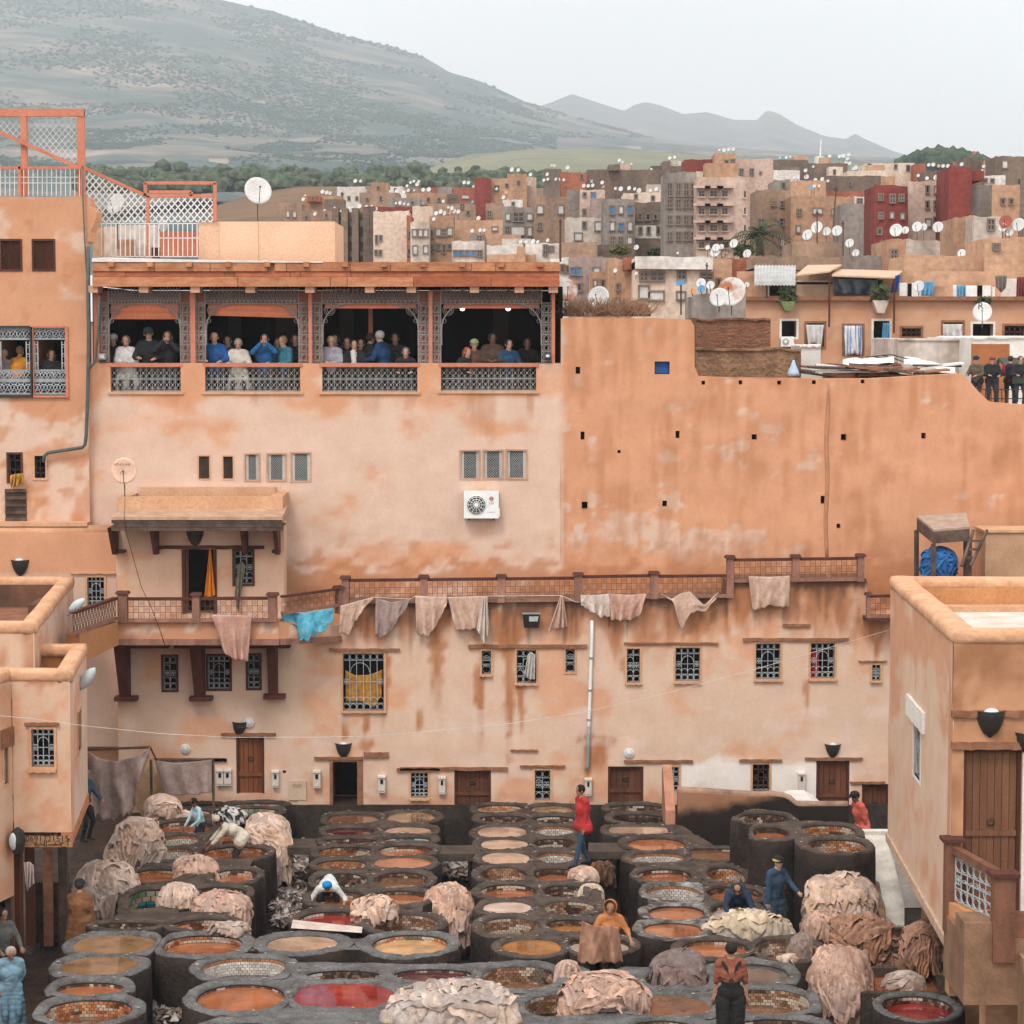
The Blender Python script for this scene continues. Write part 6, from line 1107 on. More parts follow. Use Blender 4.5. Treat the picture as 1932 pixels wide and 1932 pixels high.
for (z, x0, x1, y0, y1, Y, ck, desc, wins) in TOWN:
    a, b = PY(*zp(z, x0, y1), Y), PY(*zp(z, x1, y0), Y); zb = a.z if any(desc.startswith(k) for k in BAND) else min(a.z-1.0, zg(Y)); dp = max(3.5, min(9, (b.x-a.x)*.9)); th = thing('town_house', desc, 'house', (a.x, Y, zb), 'houses of the town behind')
    jit = lambda k: .12*(vn(a.x*3.1+k*1.7, Y*.77, 0, 5)-.5)
    e = .25; mb = MB(); t0 = b.z+jit(0); t1 = b.z+jit(1)
    mb.hexa([(a.x, Y, zb), (b.x, Y, zb), (b.x, Y+dp, zb), (a.x, Y+dp, zb)], [(a.x, Y, t0-.5), (b.x, Y, t1-.5), (b.x, Y+dp, t1-.5), (a.x, Y+dp, t0-.5)]); part('wall', mb, TM[ck], th)
    pr = MB(); ns = 8
    fr_ = [(a.x+(b.x-a.x)*i/ns, t0+(t1-t0)*i/ns+.10*(vn(i*1.3+a.x, Y, 0, 8)-.5)) for i in range(ns+1)]
    pr.prism([(a.x, t0-.5)]+fr_+[(b.x, t1-.5)], 'y', Y-.003, Y+.22); pr.box(a.x, a.x+.2, Y+.22, Y+dp, t0-.5, t0-.05); pr.box(b.x-.2, b.x, Y+.22, Y+dp, t1-.5, t1-.05); part('parapet', pr, TM[ck], th)
    if desc.startswith('brown apartment'):
        for q in (415, 485, 565, 648, 700):
            u = PY(*zp(z, q, 600), Y).x; part('fin', MB().box(u-.12, u+.3, Y-1.1, Y-.003, zb, t0+.2), TM['d'], th)
    for w_ in wins:
        cx_, cy_ = w_[:2]; ww = w_[2] if len(w_) > 2 else 22; hh = w_[3] if len(w_) > 3 else 38; kd = w_[4] if len(w_) > 4 else 'd'
        p0, p1 = PY(*zp(z, cx_-ww/2, cy_+hh/2), Y), PY(*zp(z, cx_+ww/2, cy_-hh/2), Y); f = MB(); fw = .07
        f.box(p0.x-fw, p0.x, Y-.06, Y-.004, p0.z, p1.z).box(p1.x, p1.x+fw, Y-.06, Y-.004, p0.z, p1.z).box(p0.x-fw, p1.x+fw, Y-.07, Y-.004, p1.z, p1.z+fw).box(p0.x-fw, p1.x+fw, Y-.12, Y-.004, p0.z-fw, p0.z)
        if 'framed windows' in desc and ww > 20: f.box(p0.x-.3, p1.x+.3, Y-.4, Y-.004, p1.z+fw+.05, p1.z+fw+.17)
        o = part('window', f, TM['p'] if 'framed' in desc else m_tfr, th)
        part('shutter' if kd != 'd' else 'pane', MB().box(p0.x, p1.x, Y-.03, Y-.004, p0.z, p1.z), dict(d=m_glass, b=m_blu, w=m_pw)[kd], o)
        if kd == 'd' and ww >= 24: xm = (p0.x+p1.x)/2; part('mullion', MB().box(xm-.03, xm+.03, Y-.045, Y-.031, p0.z, p1.z).box(p0.x, p1.x, Y-.044, Y-.0315, (p0.z+p1.z)/2-.03, (p0.z+p1.z)/2+.03), m_tfr, o)
    if b.x-a.x > 2.6 and vn(a.x*7.7, Y, 0, 2) > .45 and Y > 96: u = a.x+(b.x-a.x)*vn(a.x, Y*.3, 0, 9)*.7; w_ = .9+1.2*vn(Y, a.x, 0, 1); part('stair_box', MB().box(u, u+w_, Y+1.5, Y+3.2, t0-.6, t0+.35+.7*vn(a.x*2, Y, 0, 4)), TM['btgdqo'[int(6*vn(a.x*5, Y*3, 0, 7)) % 6]], th)
    X0, Y0 = zp(z, x0, y0); X1, Y1 = zp(z, x1, y1); BL.append((X0, X1, Y0, Y1, Y, desc, t0, th))
# ---------------------------------------------------------------- satellite dishes
m_dish = M('dish_white', (.60, .60, .59), (.50, .49, .48), scale=1.5, rough=.5, bump=0, spec=.3); m_rust = M('rusty_dish', (.60, .58, .56), (.36, .13, .06), scale=.9, rough=.6, bump=0, contrast=(.40, .5)); m_dkp = M('rusty_pole', (.10, .06, .045), rough=.8, bump=0)
def dish_mesh(n=18):
    V = []; pr = [(0.02, .20), (.45, .155), (.8, .07), (1.0, 0), (1.0, .02), (.78, .10), (.4, .19), (.02, .235)]
    mb = MB(); mb.lathe(pr, (0, 0, 0), n, 'y', cap=True); return mb
DM = {}
def dish(px, py, rp, Y, label, mat=m_dish, zfoot=None, group='satellite dishes on the rooftops', yaw=None, big=False, parent_wall=False, tilt=20):
    c = PY(px, py, Y); r = rp*Y/F
    yaw = yaw if yaw is not None else -28+16*(vn(px, py, 0, 3)-.5)
    zf = zfoot if zfoot is not None else c.z-r*1.3
    t = thing('satellite_dish', label, 'satellite dish', (c.x, Y, zf), group)
    if 'd' not in DM:
        for k, v in (('d', dish_mesh()),):
            me = bpy.data.meshes.new('dish'); me.from_pydata(v.v, [], v.f); me.polygons.foreach_set('use_smooth', [True]*len(me.polygons)); DM[k] = me
    key = 'd'+mat.name
    if key not in DM: DM[key] = DM['d'].copy(); DM[key].materials.append(mat)
    o = bpy.data.objects.new('reflector', DM[key]); COL.objects.link(o); o.parent = t; o.location = (0, 0, c.z-zf); o.scale = (r, r, r*1.04); o.rotation_euler = (R(-tilt), 0, R(yaw))
    ORG[o.name] = ORG[t.name]
    Mt = Matrix.Rotation(R(yaw), 3, 'Z') @ Matrix.Rotation(R(-tilt), 3, 'X')
    foc = c+Mt @ Vector((0, -r*.75, -r*.05)); low_ = c+Mt @ Vector((0, 0, -r*.95)); bk = c+Mt @ Vector((0, r*.25, 0)); wr = max(.012, r*.03)
    if rp > 4.5:
        a = MB().tube([low_, foc], wr, 4); a.ell(foc, r*.08, r*.1, r*.08, 6, 4); part('arm', a, m_dkp, t)
    part('pole', MB().tube([bk, (bk.x, bk.y+.02, min(c.z-r*.3, zf+.01)) if not parent_wall else (bk.x, bk.y+.3, bk.z-.1), (bk.x, bk.y+.02, zf) if not parent_wall else (bk.x, bk.y+.6, bk.z-.2)], wr*1.2, 5), m_dkp, t)
    return t
DS = dict(A4=[(320,360,16),(352,366,16),(377,371,14),(187,393,13),(175,416,14),(225,515,12),(263,527,15),(410,485,11),(336,503,12),(460,505,10),(520,485,12),(545,480,12),(600,468,18),(650,474,15),(690,468,10),(725,490,14),(830,356,10),(880,355,16),(935,362,15),(968,350,14),(1012,350,8),(1080,345,16),(1122,342,18),(958,316,12),(985,290,11),(1010,280,11),(1035,303,17),(1047,283,12),(568,278,15),(608,280,12),(875,446,11),(905,443,15),(936,451,11),(968,455,11),(1077,447,11,'b'),(1232,432,13),(1452,437,12,'b'),(1178,522,17),(1212,510,18),(1240,522,18),(1280,515,17,'o'),(1312,506,18),(1345,510,16),(1296,484,16),(1270,478,10),(1160,566,14),(1497,560,18),(1450,655,15),(1510,650,15),(1540,650,14),(1390,290,15),(1421,292,14),(1462,323,14),(1705,362,15,'o'),(1686,402,15),(1858,345,16),(1900,348,15),(1880,298,18),(1635,338,12),(1750,192,18),(1798,195,15),(1890,230,15),(1815,738,14),(1855,742,16),(1910,735,18)],
 A5=[(358,178,16),(238,160,9),(260,163,11),(205,228,14),(270,265,12),(303,265,12),(330,270,11),(210,265,12),(180,272,12),(148,278,10),(65,300,17),(620,290,15),(628,320,13,'o'),(480,315,15),(515,315,14),(548,312,15),(720,335,12),(760,338,18),(823,332,16),(865,338,13),(897,352,20),(985,350,12),(1028,340,15),(1068,350,15),(955,212,18),(992,215,17),(990,190,10),(1130,105,14),(1167,100,12),(1523,92,15),(1525,176,18),(1493,190,12),(1550,200,14),(1540,45,16),(1575,40,16),(1610,38,16),(1505,45,10),(750,122,14),(772,135,12),(840,150,9),(95,738,16),(133,738,14),(208,726,14),(878,780,20),(1415,780,18),(1470,815,38),(1478,782,30),(1612,750,34),(1520,775,20),(1713,828,34),(1190,822,10),(718,955,16),(878,975,12)],
 A6=[(345,665,40),(415,610,45),(487,640,32),(563,635,40),(655,725,33),(700,797,28),(995,630,48),(1063,630,28),(1148,605,38),(1197,608,28),(1302,607,40),(1158,230,12),(1222,250,13),(1288,245,20),(333,193,14),(340,240,18),(272,242,18),(250,245,12),(405,262,14),(455,257,15),(497,270,11),(397,307,12),(433,305,11),(375,320,14,'b'),(390,165,9),(510,88,13),(582,90,13),(610,85,16),(650,75,14),(640,105,16),(655,140,14),(630,135,13),(700,172,17),(684,181,12),(1235,152,13),(1268,150,15),(1308,160,13,'o'),(1340,160,14),(1375,160,14),(1423,145,14,'r'),(1475,148,15),(1637,163,12),(1628,200,15),(1565,65,14,'r'),(1775,610,32),(1797,565,48,'r'),(1890,590,50),(1825,645,30),(145,100,8),(192,98,11),(222,92,9),(1475,800,32),(1625,752,40)])
DC = dict(b=('blue', M('dish_blue', (.12, .35, .62), rough=.5, bump=0)), o=('orange-tinted', M('dish_orange', (.62, .33, .18), rough=.6, bump=0)), r=('rust-red', M('dish_rust', (.36, .10, .06), (.28, .08, .05), rough=.8, bump=0)))
for z, L_ in DS.items():
    s_ = ZT[z][2]*K
    for q in L_:
        px, py = zp(z, q[0], q[1]); rp = q[2]*s_; cn, mt = DC[q[3]] if len(q) > 3 else ('white', m_dish)
        best = None
        for (X0, X1, Y0, Y1, Y, desc, zt_, th_) in BL:
            if X0-3 <= px <= X1+3 and -1.5*rp <= Y0-py <= rp*4+8:
                sc_ = abs(Y0-(py+rp))+(0 if Y0 > py else 6)
                if best is None or sc_ < best[0]: best = (sc_, Y, desc, zt_)
        if best: _, Y, desc, zt_ = best; Y += .9; dish(px, py, rp, Y, f'{cn} dish on the {desc.split(" with ")[0]}', mt, zfoot=min(zt_-.5, PY(px, py+rp*1.1, Y).z), group=f'dishes on the {desc.split(" with ")[0]}')
        else:
            c_ = [b for b in BL if b[0] <= px <= b[1] and b[2] <= py <= b[3]]
            if not c_: continue
            b = min(c_, key=lambda b: b[4]); dish(px, py, rp, b[4]-.55, f'{cn} dish fixed on the {b[5].split(" with ")[0]}', mt, group=f'dishes on the {b[5].split(" with ")[0]}', parent_wall=True)
# palm and roof plants
pb = PY(*zp('A5', 1800, 830), 122); pt = PY(*zp('A5', 1792, 690), 122); pm = thing('palm_tree', 'palm tree with drooping fronds in front of the brown town house', 'tree', pb)
part('trunk', MB().tube([pb-Vector((0, 0, 4)), pb.lerp(pt, .5)+Vector((.1, 0, 0)), pt], [.28, .22, .2], 7), m_dkp, pm)
fr = MB(); rng = np.random.RandomState(2)
for k in range(30):
    a = k*2.4; L_ = rng.uniform(1.9, 2.9); el = rng.uniform(-.2, 1.1); prev = None
    for i in range(8):
        t = i/7; r_ = L_*t; p = pt+Vector((math.cos(a)*r_*math.cos(el)*.95, math.sin(a)*r_*math.cos(el), r_*math.sin(el)-1.1*t*t*L_*.55))
        if prev is not None:
            d = (p-prev).normalized(); sd_ = d.cross(Vector((0, 0, 1))).normalized()
            for s in (-1, 1):
                for h in (0, .5):
                    q = prev.lerp(p, h); tip = q+sd_*s*.42*(1-t*.6)+d*.25-Vector((0, 0, .14)); fr.add([q, q+d*.09, tip], [(0, 1, 2)])
        prev = p
part('crown', fr, M('palm_green', (.06, .075, .028), (.03, .04, .018), rough=.7, bump=0), pm)
def bush(px, py, w_, h_, Y, label, dense=260, mat=None, cat='plant'):
    c = PY(px, py, Y); rx, rz_ = w_*Y/F/2, h_*Y/F/2; t = thing('roof_plant', label, cat, c-Vector((0, 0, rz_))); mb = MB(); rng = np.random.RandomState(int(px))
    for k in range(dense):
        v = Vector(rng.normal(size=3)); v.normalize(); v *= rng.rand()**.4; p = c+Vector((v.x*rx, v.y*rx*.7, v.z*rz_)); s = .12*rng.uniform(.6, 1.4)*(w_/25)**.3
        u = Vector(rng.normal(size=3)).normalized()*s; q = Vector(rng.normal(size=3)).normalized()*s*.5; mb.add([p-u, p+q, p+u, p-q], [(0, 1, 2, 3)])
    part('foliage', mb, mat or M('roof_green', (.075, .095, .035), (.035, .05, .02), rough=.8, bump=0), t); part('stem', MB().tube([c-Vector((0, 0, rz_*1.05)), c+Vector((0, 0, rz_*.3))], .03, 5), m_dkp, t); return t
bush(*zp('A5', 1690, 810), 38, 26, 121, 'dark round bush below the palm tree', 500); bush(*zp('A5', 755, 800), 40, 16, 117, 'yellow-green creeper on the dark roof recess', 300, M('dry_green', (.16, .15, .05), (.09, .09, .03), rough=.9, bump=0))
bush(*zp('A5', 1020, 815), 34, 14, 136, 'dark shrub below the open roof shelter', 260)
# ================================================================ roof structures above the gallery and the tower
def bars(z, segs, Y, r, mb=None, n=4):
    mb = mb or MB()
    for (xa, ya, xb, yb) in segs: mb.tube([PY(*zp(z, xa, ya), Y), PY(*zp(z, xb, yb), Y)], r, n)
    return mb
def lattice(z, poly, Y, du, r=.014):
    """white diamond lattice clipped to a convex picture polygon"""
    P = [zp(z, *q) for q in poly]; P = [(p[0], p[1]) for p in P]; mb = MB(); xs = [p[0] for p in P]; ys = [p[1] for p in P]; d = du*F/Y
    def clip(a, b):
        t0, t1 = 0., 1.; n = len(P); A = sum(P[i][0]*P[(i+1) % n][1]-P[(i+1) % n][0]*P[i][1] for i in range(n)); s = 1 if A > 0 else -1
        for i in range(n):
            ex, ey = P[(i+1) % n][0]-P[i][0], P[(i+1) % n][1]-P[i][1]; f = lambda p: s*(ex*(p[1]-P[i][1])-ey*(p[0]-P[i][0])); fa, fb_ = f(a), f(b)
            if fa < 0 and fb_ < 0: return None
            if fa < 0: t0 = max(t0, fa/(fa-fb_))
            elif fb_ < 0: t1 = min(t1, fa/(fa-fb_))
        return (t0, t1) if t1 > t0 else None
    H = max(ys)-min(ys)+20; W = max(xs)-min(xs)
    for sg in (1, -1):
        k = min(xs)-H*1.2
        while k < max(xs)+H*1.2:
            a, b = (k, min(ys)-10), (k+sg*H*.85, max(ys)+10); t = clip(a, b)
            if t: mb.tube([PY(a[0]+(b[0]-a[0])*q, a[1]+(b[1]-a[1])*q, Y+.01*sg) for q in t], r, 4)
            k += d
    return mb
m_lat = M('white_lattice', (.74, .72, .70), (.62, .60, .58), rough=.8, bump=.05)
YR = 58.0
rs = thing('roof_screen', 'white diamond lattice screen in a salmon frame above the gallery roof', 'screen', PY(200, 470, YR))
part('lattice', lattice('A1', [(596, 520), (1012, 695), (1012, 872), (665, 872), (625, 770), (596, 690)], YR, .16, .02), m_lat, rs); part('lattice', lattice('A1', [(1032, 700), (1470, 700), (1470, 870), (1032, 870)], YR, .16, .02), m_lat, rs)
part('frame', bars('A1', [(590, 500, 1005, 685), (1000, 600, 1490, 600), (1003, 600, 1003, 690), (1483, 600, 1483, 860), (1030, 662, 1320, 662), (1320, 662, 1320, 690), (1005, 690, 1475, 690), (1022, 690, 1022, 1110)], YR, .055), m_pink, rs)
rr = thing('roof_railing', 'thin pale railing in front of a salmon roof door', 'railing', PY(250, 485, YR-.4))
part('rails', bars('A1', [(640, 880, 1370, 880), (640, 1108, 1370, 1108)]+[(x, 880, x, 1110) for x in range(700, 1371, 33)]+[(1100, 980, 1370, 980)], YR-.4, .014), m_lat, rr)
part('door_panel', MB().box(*[xz(q, 460, YR+.3)[0] for q in (302, 375)], YR+.3, YR+.36, xz(300, 485, YR)[1], xz(300, 436, YR)[1]), MATS['salmon_paint'], rr)
hs = thing('roof_hut', 'cluttered cream roof hut with orange panels behind the railing', 'hut', PY(200, 485, 60.5))
for k, (a, b, c, d, m_) in enumerate(((640, 720, 910, 1100, TM['o']), (720, 800, 900, 1100, TM['c']), (800, 1100, 890, 1100, TM['w']), (1045, 1100, 1045, 1075, m_dwood), (810, 870, 990, 1100, TM['o']), (870, 930, 990, 1100, TM['o']))):
    p, q = PY(*zp('A1', a, d), 60.5-.15*k), PY(*zp('A1', b, c), 60.5-.15*k); part('panel', MB().box(p.x, q.x, 60.5-.15*k, 60.7-.15*k, p.z-.5, q.z), m_, hs)
rb_ = thing('roof_box', 'pale peach rendered box on the gallery roof', 'roof box', PY(500, 495, YR)); m_pch = M('peach_render', (.68, .45, .31), (.62, .39, .26), scale=1.2, rough=.95, bump=.15)
for a, b, d in ((375, 415, .05), (415, 487, 0), (487, 632, .03)):
    p, q = PY(a, 496, YR+d), PY(b, 418, YR+d); part('panel', MB().box(p.x, q.x-.004, YR+d, YR+3, p.z-.3, q.z), m_pch, rb_)
dish(487, 359, 26, 59.5, 'large white satellite dish on a pole above the pale peach roof box', zfoot=PY(487, 418, 59.5).z, yaw=18, group=None)
dish(218, 384, 20, 58.9, 'white dish half hidden behind the sloping roof lattice', zfoot=PY(218, 470, 59).z, group=None); dish(306, 428, 14, 58.6, 'blue-white dish behind the roof railing', zfoot=PY(306, 480, 58.6).z, group=None)
tf = thing('tower_pergola', 'salmon steel pergola with pale railing on the tower roof', 'pergola', PY(80, 370, 56.6)); Yt = 56.7
tb = MB()
for a, b, c, d in ((-200, 578, 88, 140), (536, 578, 88, 690), (150, 182, 140, 690)):
    p, q = PY(*zp('A1', a, d), Yt), PY(*zp('A1', b, c), Yt); tb.box(p.x, q.x, Yt-.03*(c == 140)+.02*(a == 536), Yt+.12+.01*(a == 536), p.z, q.z-.006*(a != -200))
part('frame', tb, m_pink, tf); part('brace', bars('A1', [(-160, 180, 545, 495)], Yt-.1, .06), m_pink, tf); part('screen', lattice('A1', [(185, 145), (530, 145), (530, 470), (185, 318)], Yt+.15, .15, .008), m_lat, tf)
part('screen', lattice('A1', [(-60, 145), (148, 145), (148, 300), (-60, 210)], Yt+.15, .15, .008), m_lat, tf)
part('rail', bars('A1', [(-80, 495, 590, 495), (572, 470, 572, 690), (135, 480, 135, 690)], Yt-.15, .04), m_pink, tf); part('bars', bars('A1', [(x, 495, x, 690) for x in range(-60, 570, 32)]+[(-80, 600, 540, 600), (-80, 560, 540, 560)], Yt-.15, .01), m_lat, tf)
# ================================================================ things fixed on the walls
def box_px(z, x0, x1, y0, y1, Y, d): a, b = PY(*zp(z, x0, y1), Y), PY(*zp(z, x1, y0), Y); return a.x, b.x, Y, Y+d, a.z, b.z
def text(s, loc, size, mat, parent, name='lettering', align='CENTER'):
    c = bpy.data.curves.new(name, 'FONT'); c.body = s; c.size = size; c.align_x = align; c.align_y = 'CENTER'; c.extrude = .002; c.materials.append(mat)
    q = bpy.data.objects.new(name, c); me = bpy.data.meshes.new_from_object(q); bpy.data.objects.remove(q); o = bpy.data.objects.new(name, me); COL.objects.link(o); o.parent = parent; o.location = Vector(loc)-ORG[parent.name]; o.rotation_euler = (R(90), 0, 0); ORG[o.name] = ORG[parent.name]; return o
def ac(z, x0, x1, y0, y1, Y, label, logo=False):
    X0, X1, Ya, Yb, z0, z1 = box_px(z, x0, x1, y0, y1, Y-.34, .30); t = thing('air_conditioner', label, 'air conditioner', (X0, Ya, z0)); W, H = X1-X0, z1-z0
    part('casing', MB().box(X0, X1, Ya, Yb, z0, z1), m_white, t); c = (X0+W*.36, Ya-.003, z0+H*.5); r = H*.34
    g = MB(); g.lathe([(r, 0), (r, -.012)], c, 24, 'y'); o = part('fan_opening', g, m_glass, t)
    f = MB()
    for k in range(12): a = k*math.pi/6; f.tube([(c[0]+.03*math.cos(a), c[1]-.02, c[2]+.03*math.sin(a)), (c[0]+r*math.cos(a), c[1]-.02, c[2]+r*math.sin(a))], .007, 4)
    for q in (.35, .6, .85, 1.0): f.ring((c[0], c[1]-.02, c[2]), r*q, .006, 24)
    f.lathe([(.05, -.02), (.05, -.03)], c, 12, 'y'); part('fan_guard', f, m_white, o)
    part('valve_cover', MB().box(X1, X1+.03, Ya+.03, Yb-.03, z0+.04, z0+H*.35), m_white, t)
    part('bracket', MB().box(X0+.1, X0+.14, Ya, Y, z0-.05, z0-.003).box(X1-.14, X1-.1, Ya, Y, z0-.05, z0-.003), m_blk, t)
    lv = MB()
    for k in range(9): zz = z0+H*(.1+.09*k); lv.box(X0-.012, X0, Ya+.03, Yb-.02, zz, zz+.012)
    part('louvre', lv, m_gpipe, t)
    if logo:
        lc = (X0+W*.79, Ya-.004, z1-H*.27); part('emblem', MB().lathe([(.052, 0), (.052, -.004)], lc, 20, 'y'), M('logo_red', (.50, .02, .05), rough=.4, bump=0, fine=0), t)
        e = MB(); e.ring((lc[0], lc[1]-.007, lc[2]), .036, .004, 14, .4, 6.0); e.box(lc[0]-.006, lc[0]-.001, lc[1]-.009, lc[1]-.005, lc[2]-.02, lc[2]+.02); e.box(lc[0]-.0, lc[0]+.015, lc[1]-.009, lc[1]-.005, lc[2]-.02, lc[2]-.015); part('emblem_lines', e, m_white, t)
        text('LG', (lc[0], Ya-.004, lc[2]-.105), .095, M('logo_grey', (.28, .28, .29), rough=.5, bump=0), t); part('stripe', MB().box(lc[0]-.1, lc[0]+.08, Ya-.003, Ya, z0+H*.22, z0+H*.235), M('logo_grey', (0, 0, 0)), t)
    return t
ac('C2', 1168, 1390, 326, 498, YU, 'white outdoor air conditioning unit with round fan on the pale upper wall', True)
ac('A7', 937, 990, 166, 207, 81.9, 'small white air conditioner on the orange apartment front')
# dish with lettering on the awning house roof
ed = dish(*zp('C1', 788, 195), 24.3, 54.75, 'salmon satellite dish with dark lettering on the awning house roof', M('salmon_dish', (.86, .56, .42), rough=.5, bump=0), zfoot=PY(*zp('C1', 785, 357), 54.9).z, yaw=4, tilt=4, group=None)
p = PY(*zp('C1', 782, 155), 54.6); text('ECHOLINK', (p.x, 54.52, p.z), .078, m_blk, ed); p = PY(*zp('C1', 783, 208), 54.6)
e = MB(); e.ring((p.x, 54.55, p.z), .035, .006, 14, sx=1.7); e.box(p.x-.03, p.x+.03, 54.545, 54.555, p.z-.006, p.z+.006); part('emblem', e, m_blk, ed)
def lamp(z, x, y, Y, label, s=1.0, tilt=0, glass=True):
    p = PY(*zp(z, x, y), Y); t = thing('wall_lamp', label, 'lamp', p, 'half-round black iron wall lamps'); r = .17*s; mb = MB(); V = []; nu, nv = 11, 7
    for j in range(nv):
        f = j/(nv-1); q = math.cos(f*math.pi/2)**.6*(1 if j < nv-1 else 0)+.02
        for i in range(nu): a = math.pi*i/(nu-1); sc_ = 1+.12*(1 if i in (0, nu-1) and j == 0 else 0); V.append((p.x+r*q*math.cos(a)*1.05*sc_+tilt*f*.1, Y-r*q*math.sin(a), p.z+.10*s-f*.36*s))
    mb.grid(V, nu, nv); part('shade', mb, m_blk, t, solid=.012)
    st = MB()
    for k in range(7): a = math.pi*(k+1)/8; st.ell((p.x+r*.86*math.cos(a), Y-r*.9*math.sin(a), p.z-.02*s), .014, .014, .014, 5, 4)
    part('pierced_studs', st, m_iron, t)
    if glass: part('bulb', MB().ell((p.x, Y-r*.45, p.z+.085*s), r*.60, r*.5, r*.34, 12, 8), m_lampg, t, smooth=True)
for q in (('C1', 128, 790, 55.45, 'half-round black lamp on the annex below the tower', 1.1), ('C1', 1240, 600, YB, 'half-round black lamp under the timber awning', 1.1, 0, False), ('C5', 1155, 1185, YL, 'half-round black lamp above the open black doorway', 1.0), ('C5', 325, 1010, YL, 'tilted black lamp above the reddish plank door', .95, -.4, False),
          ('C4', 765, 485, 55.7, 'black lamp under the stair flank beside the alley door', 1.2, 0, False), ('C7', 1440, 1020, YL, 'black lamp above the tall plank door near the corner house', .95), ('C8', 605, 700, B_.y, 'large pierced black lamp above the corner house door', 1.25), ('C8', 760, 785, B_.y, 'black lamp at the picture edge beside the corner house door', 1.1)): lamp(*q)
def bulkhead(z, x, y, Y, label):
    p = PY(*zp(z, x, y), Y); t = thing('bulkhead_lamp', label, 'lamp', p, 'round white wall lamps'); part('rim', MB().lathe([(.105, 0), (.12, -.05), (.085, -.07), (.08, -.05)], p, 18, 'y'), m_whw, t); part('glass', MB().ell((p.x, p.y-.05, p.z), .082, .035, .082, 14, 8), m_lampg, t, smooth=True)
for q in (('C4', 1493, 1195, YL, 'round white lamp on the wall above the second hanging hide'), ('C5', 395, 985, YL, 'round white lamp beside the tilted black lamp'), ('C6', 1843, 1230, YL, 'round white lamp above the plank door beside the drainpipe')): bulkhead(*q)
def meter(z, x0, x1, y0, y1, label):
    X0, X1, Ya, Yb, z0, z1 = box_px(z, x0, x1, y0, y1, YL-.13, .13); t = thing('meter_box', label, 'meter box', (X0, Ya, z0), 'white electricity meter boxes'); part('case', MB().box(X0, X1, Ya, Yb, z0, z1), M('meter_cream', (.62, .56, .50), (.55, .48, .42), rough=.6, bump=.05), t)
    part('hood', MB().box(X0-.012, X1+.012, Ya-.03, Yb, z1-.03, z1+.012), m_whw, t); part('dial', MB().box(X0+.05, X1-.05, Ya-.012, Ya, z1-.18, z1-.07), m_glass, t); part('seam', MB().box(X0+.01, X1-.01, Ya-.006, Ya, z0+.03, z0+.045), m_gpipe, t)
for q in (('C5', 132, 187, 1370, 1495, 'meter box, outer one of the pair left of the reddish door'), ('C5', 193, 248, 1370, 1495, 'meter box of the pair touching the reddish door'), ('C5', 580, 632, 1380, 1510, 'meter box between the reddish door and the hatch panel'), ('C5', 912, 968, 1380, 1515, 'meter box just before the open black doorway'), ('C5', 1435, 1490, 1420, 1552, 'meter box just past the open black doorway'),
          ('C6', 312, 364, 1430, 1565, 'meter box before the wide plank door'), ('C6', 1490, 1542, 1442, 1578, 'meter box under the end of the drainpipe'), ('C7', 1203, 1250, 1198, 1325, 'meter box on the whitewashed stretch of wall')): meter(*q)
hp = thing('hatch_panel', 'pale hatch panel with a faded number on the wall foot', 'panel', PY(*zp('C5', 780, 1610), YL)); m_hp = M('hatch_cream', (.58, .43, .32), (.50, .36, .26), rough=.8, bump=.1)
part('panel', MB().box(*box_px('C5', 715, 855, 1457, 1612, YL-.04, .08)), m_hp, hp); part('lower_panel', MB().box(*box_px('C5', 787, 863, 1618, 1678, YL-.03, .06)), m_hp, hp); p = PY(*zp('C5', 783, 1495), YL-.05); text('70/27', (p.x, p.y, p.z), .11, M('faded_number', (.50, .30, .20), rough=.9, bump=0), hp)
fd = thing('floodlight', 'black floodlight with pale reflector on the stained wall below the balustrade', 'floodlight', PY(*zp('C6', 1055, 230), YL)); X0, X1, Ya, Yb, z0, z1 = box_px('C6', 988, 1128, 115, 228, YL-.35, .22)
part('housing', MB().hexa([(X0+.03, Ya+.1, z0), (X1-.03, Ya+.1, z0), (X1-.03, Yb, z0), (X0+.03, Yb, z0)], [(X0, Ya, z1), (X1, Ya, z1), (X1, Yb, z1), (X0, Yb, z1)]), m_blk, fd); part('reflector', MB().hexa([(X0+.15, Ya+.035, z0+.16), (X1-.06, Ya+.035, z0+.16), (X1-.06, Ya+.1, z0+.16), (X0+.15, Ya+.1, z0+.16)], [(X0+.15, Ya-.006, z1-.05), (X1-.04, Ya-.006, z1-.05), (X1-.04, Ya+.05, z1-.05), (X0+.15, Ya+.05, z1-.05)]), m_lampg, fd)
part('top_edge', MB().box(X0-.01, X1+.01, Ya-.02, Yb, z1, z1+.015), m_gpipe, fd); part('bracket', MB().box((X0+X1)/2-.03, (X0+X1)/2+.03, Yb, YL, z0+.1, z0+.2), m_blk, fd)
for q, lab in ((('A2', 137, 188, 843, 888), 'small grey floodlight below the first gallery screen'), (('A3', 1817, 1863, 842, 880), 'small black floodlight at the gallery end screen')):
    X0, X1, Ya, Yb, z0, z1 = box_px(*q, YU-.12, .15); t = thing('small_floodlight', lab, 'floodlight', (X0, Ya, z0)); part('housing', MB().box(X0, X1, Ya, Yb, z0, z1), m_gpipe if q[0] == 'A2' else m_blk, t); part('glass', MB().box(X0+.03, X1-.03, Ya-.01, Ya, z0+.03, z1-.03), m_lampg, t); part('bracket', MB().box(X0+.1, X0+.14, Ya+.05, Yb+.05, z0-.04, z0), m_blk, t)
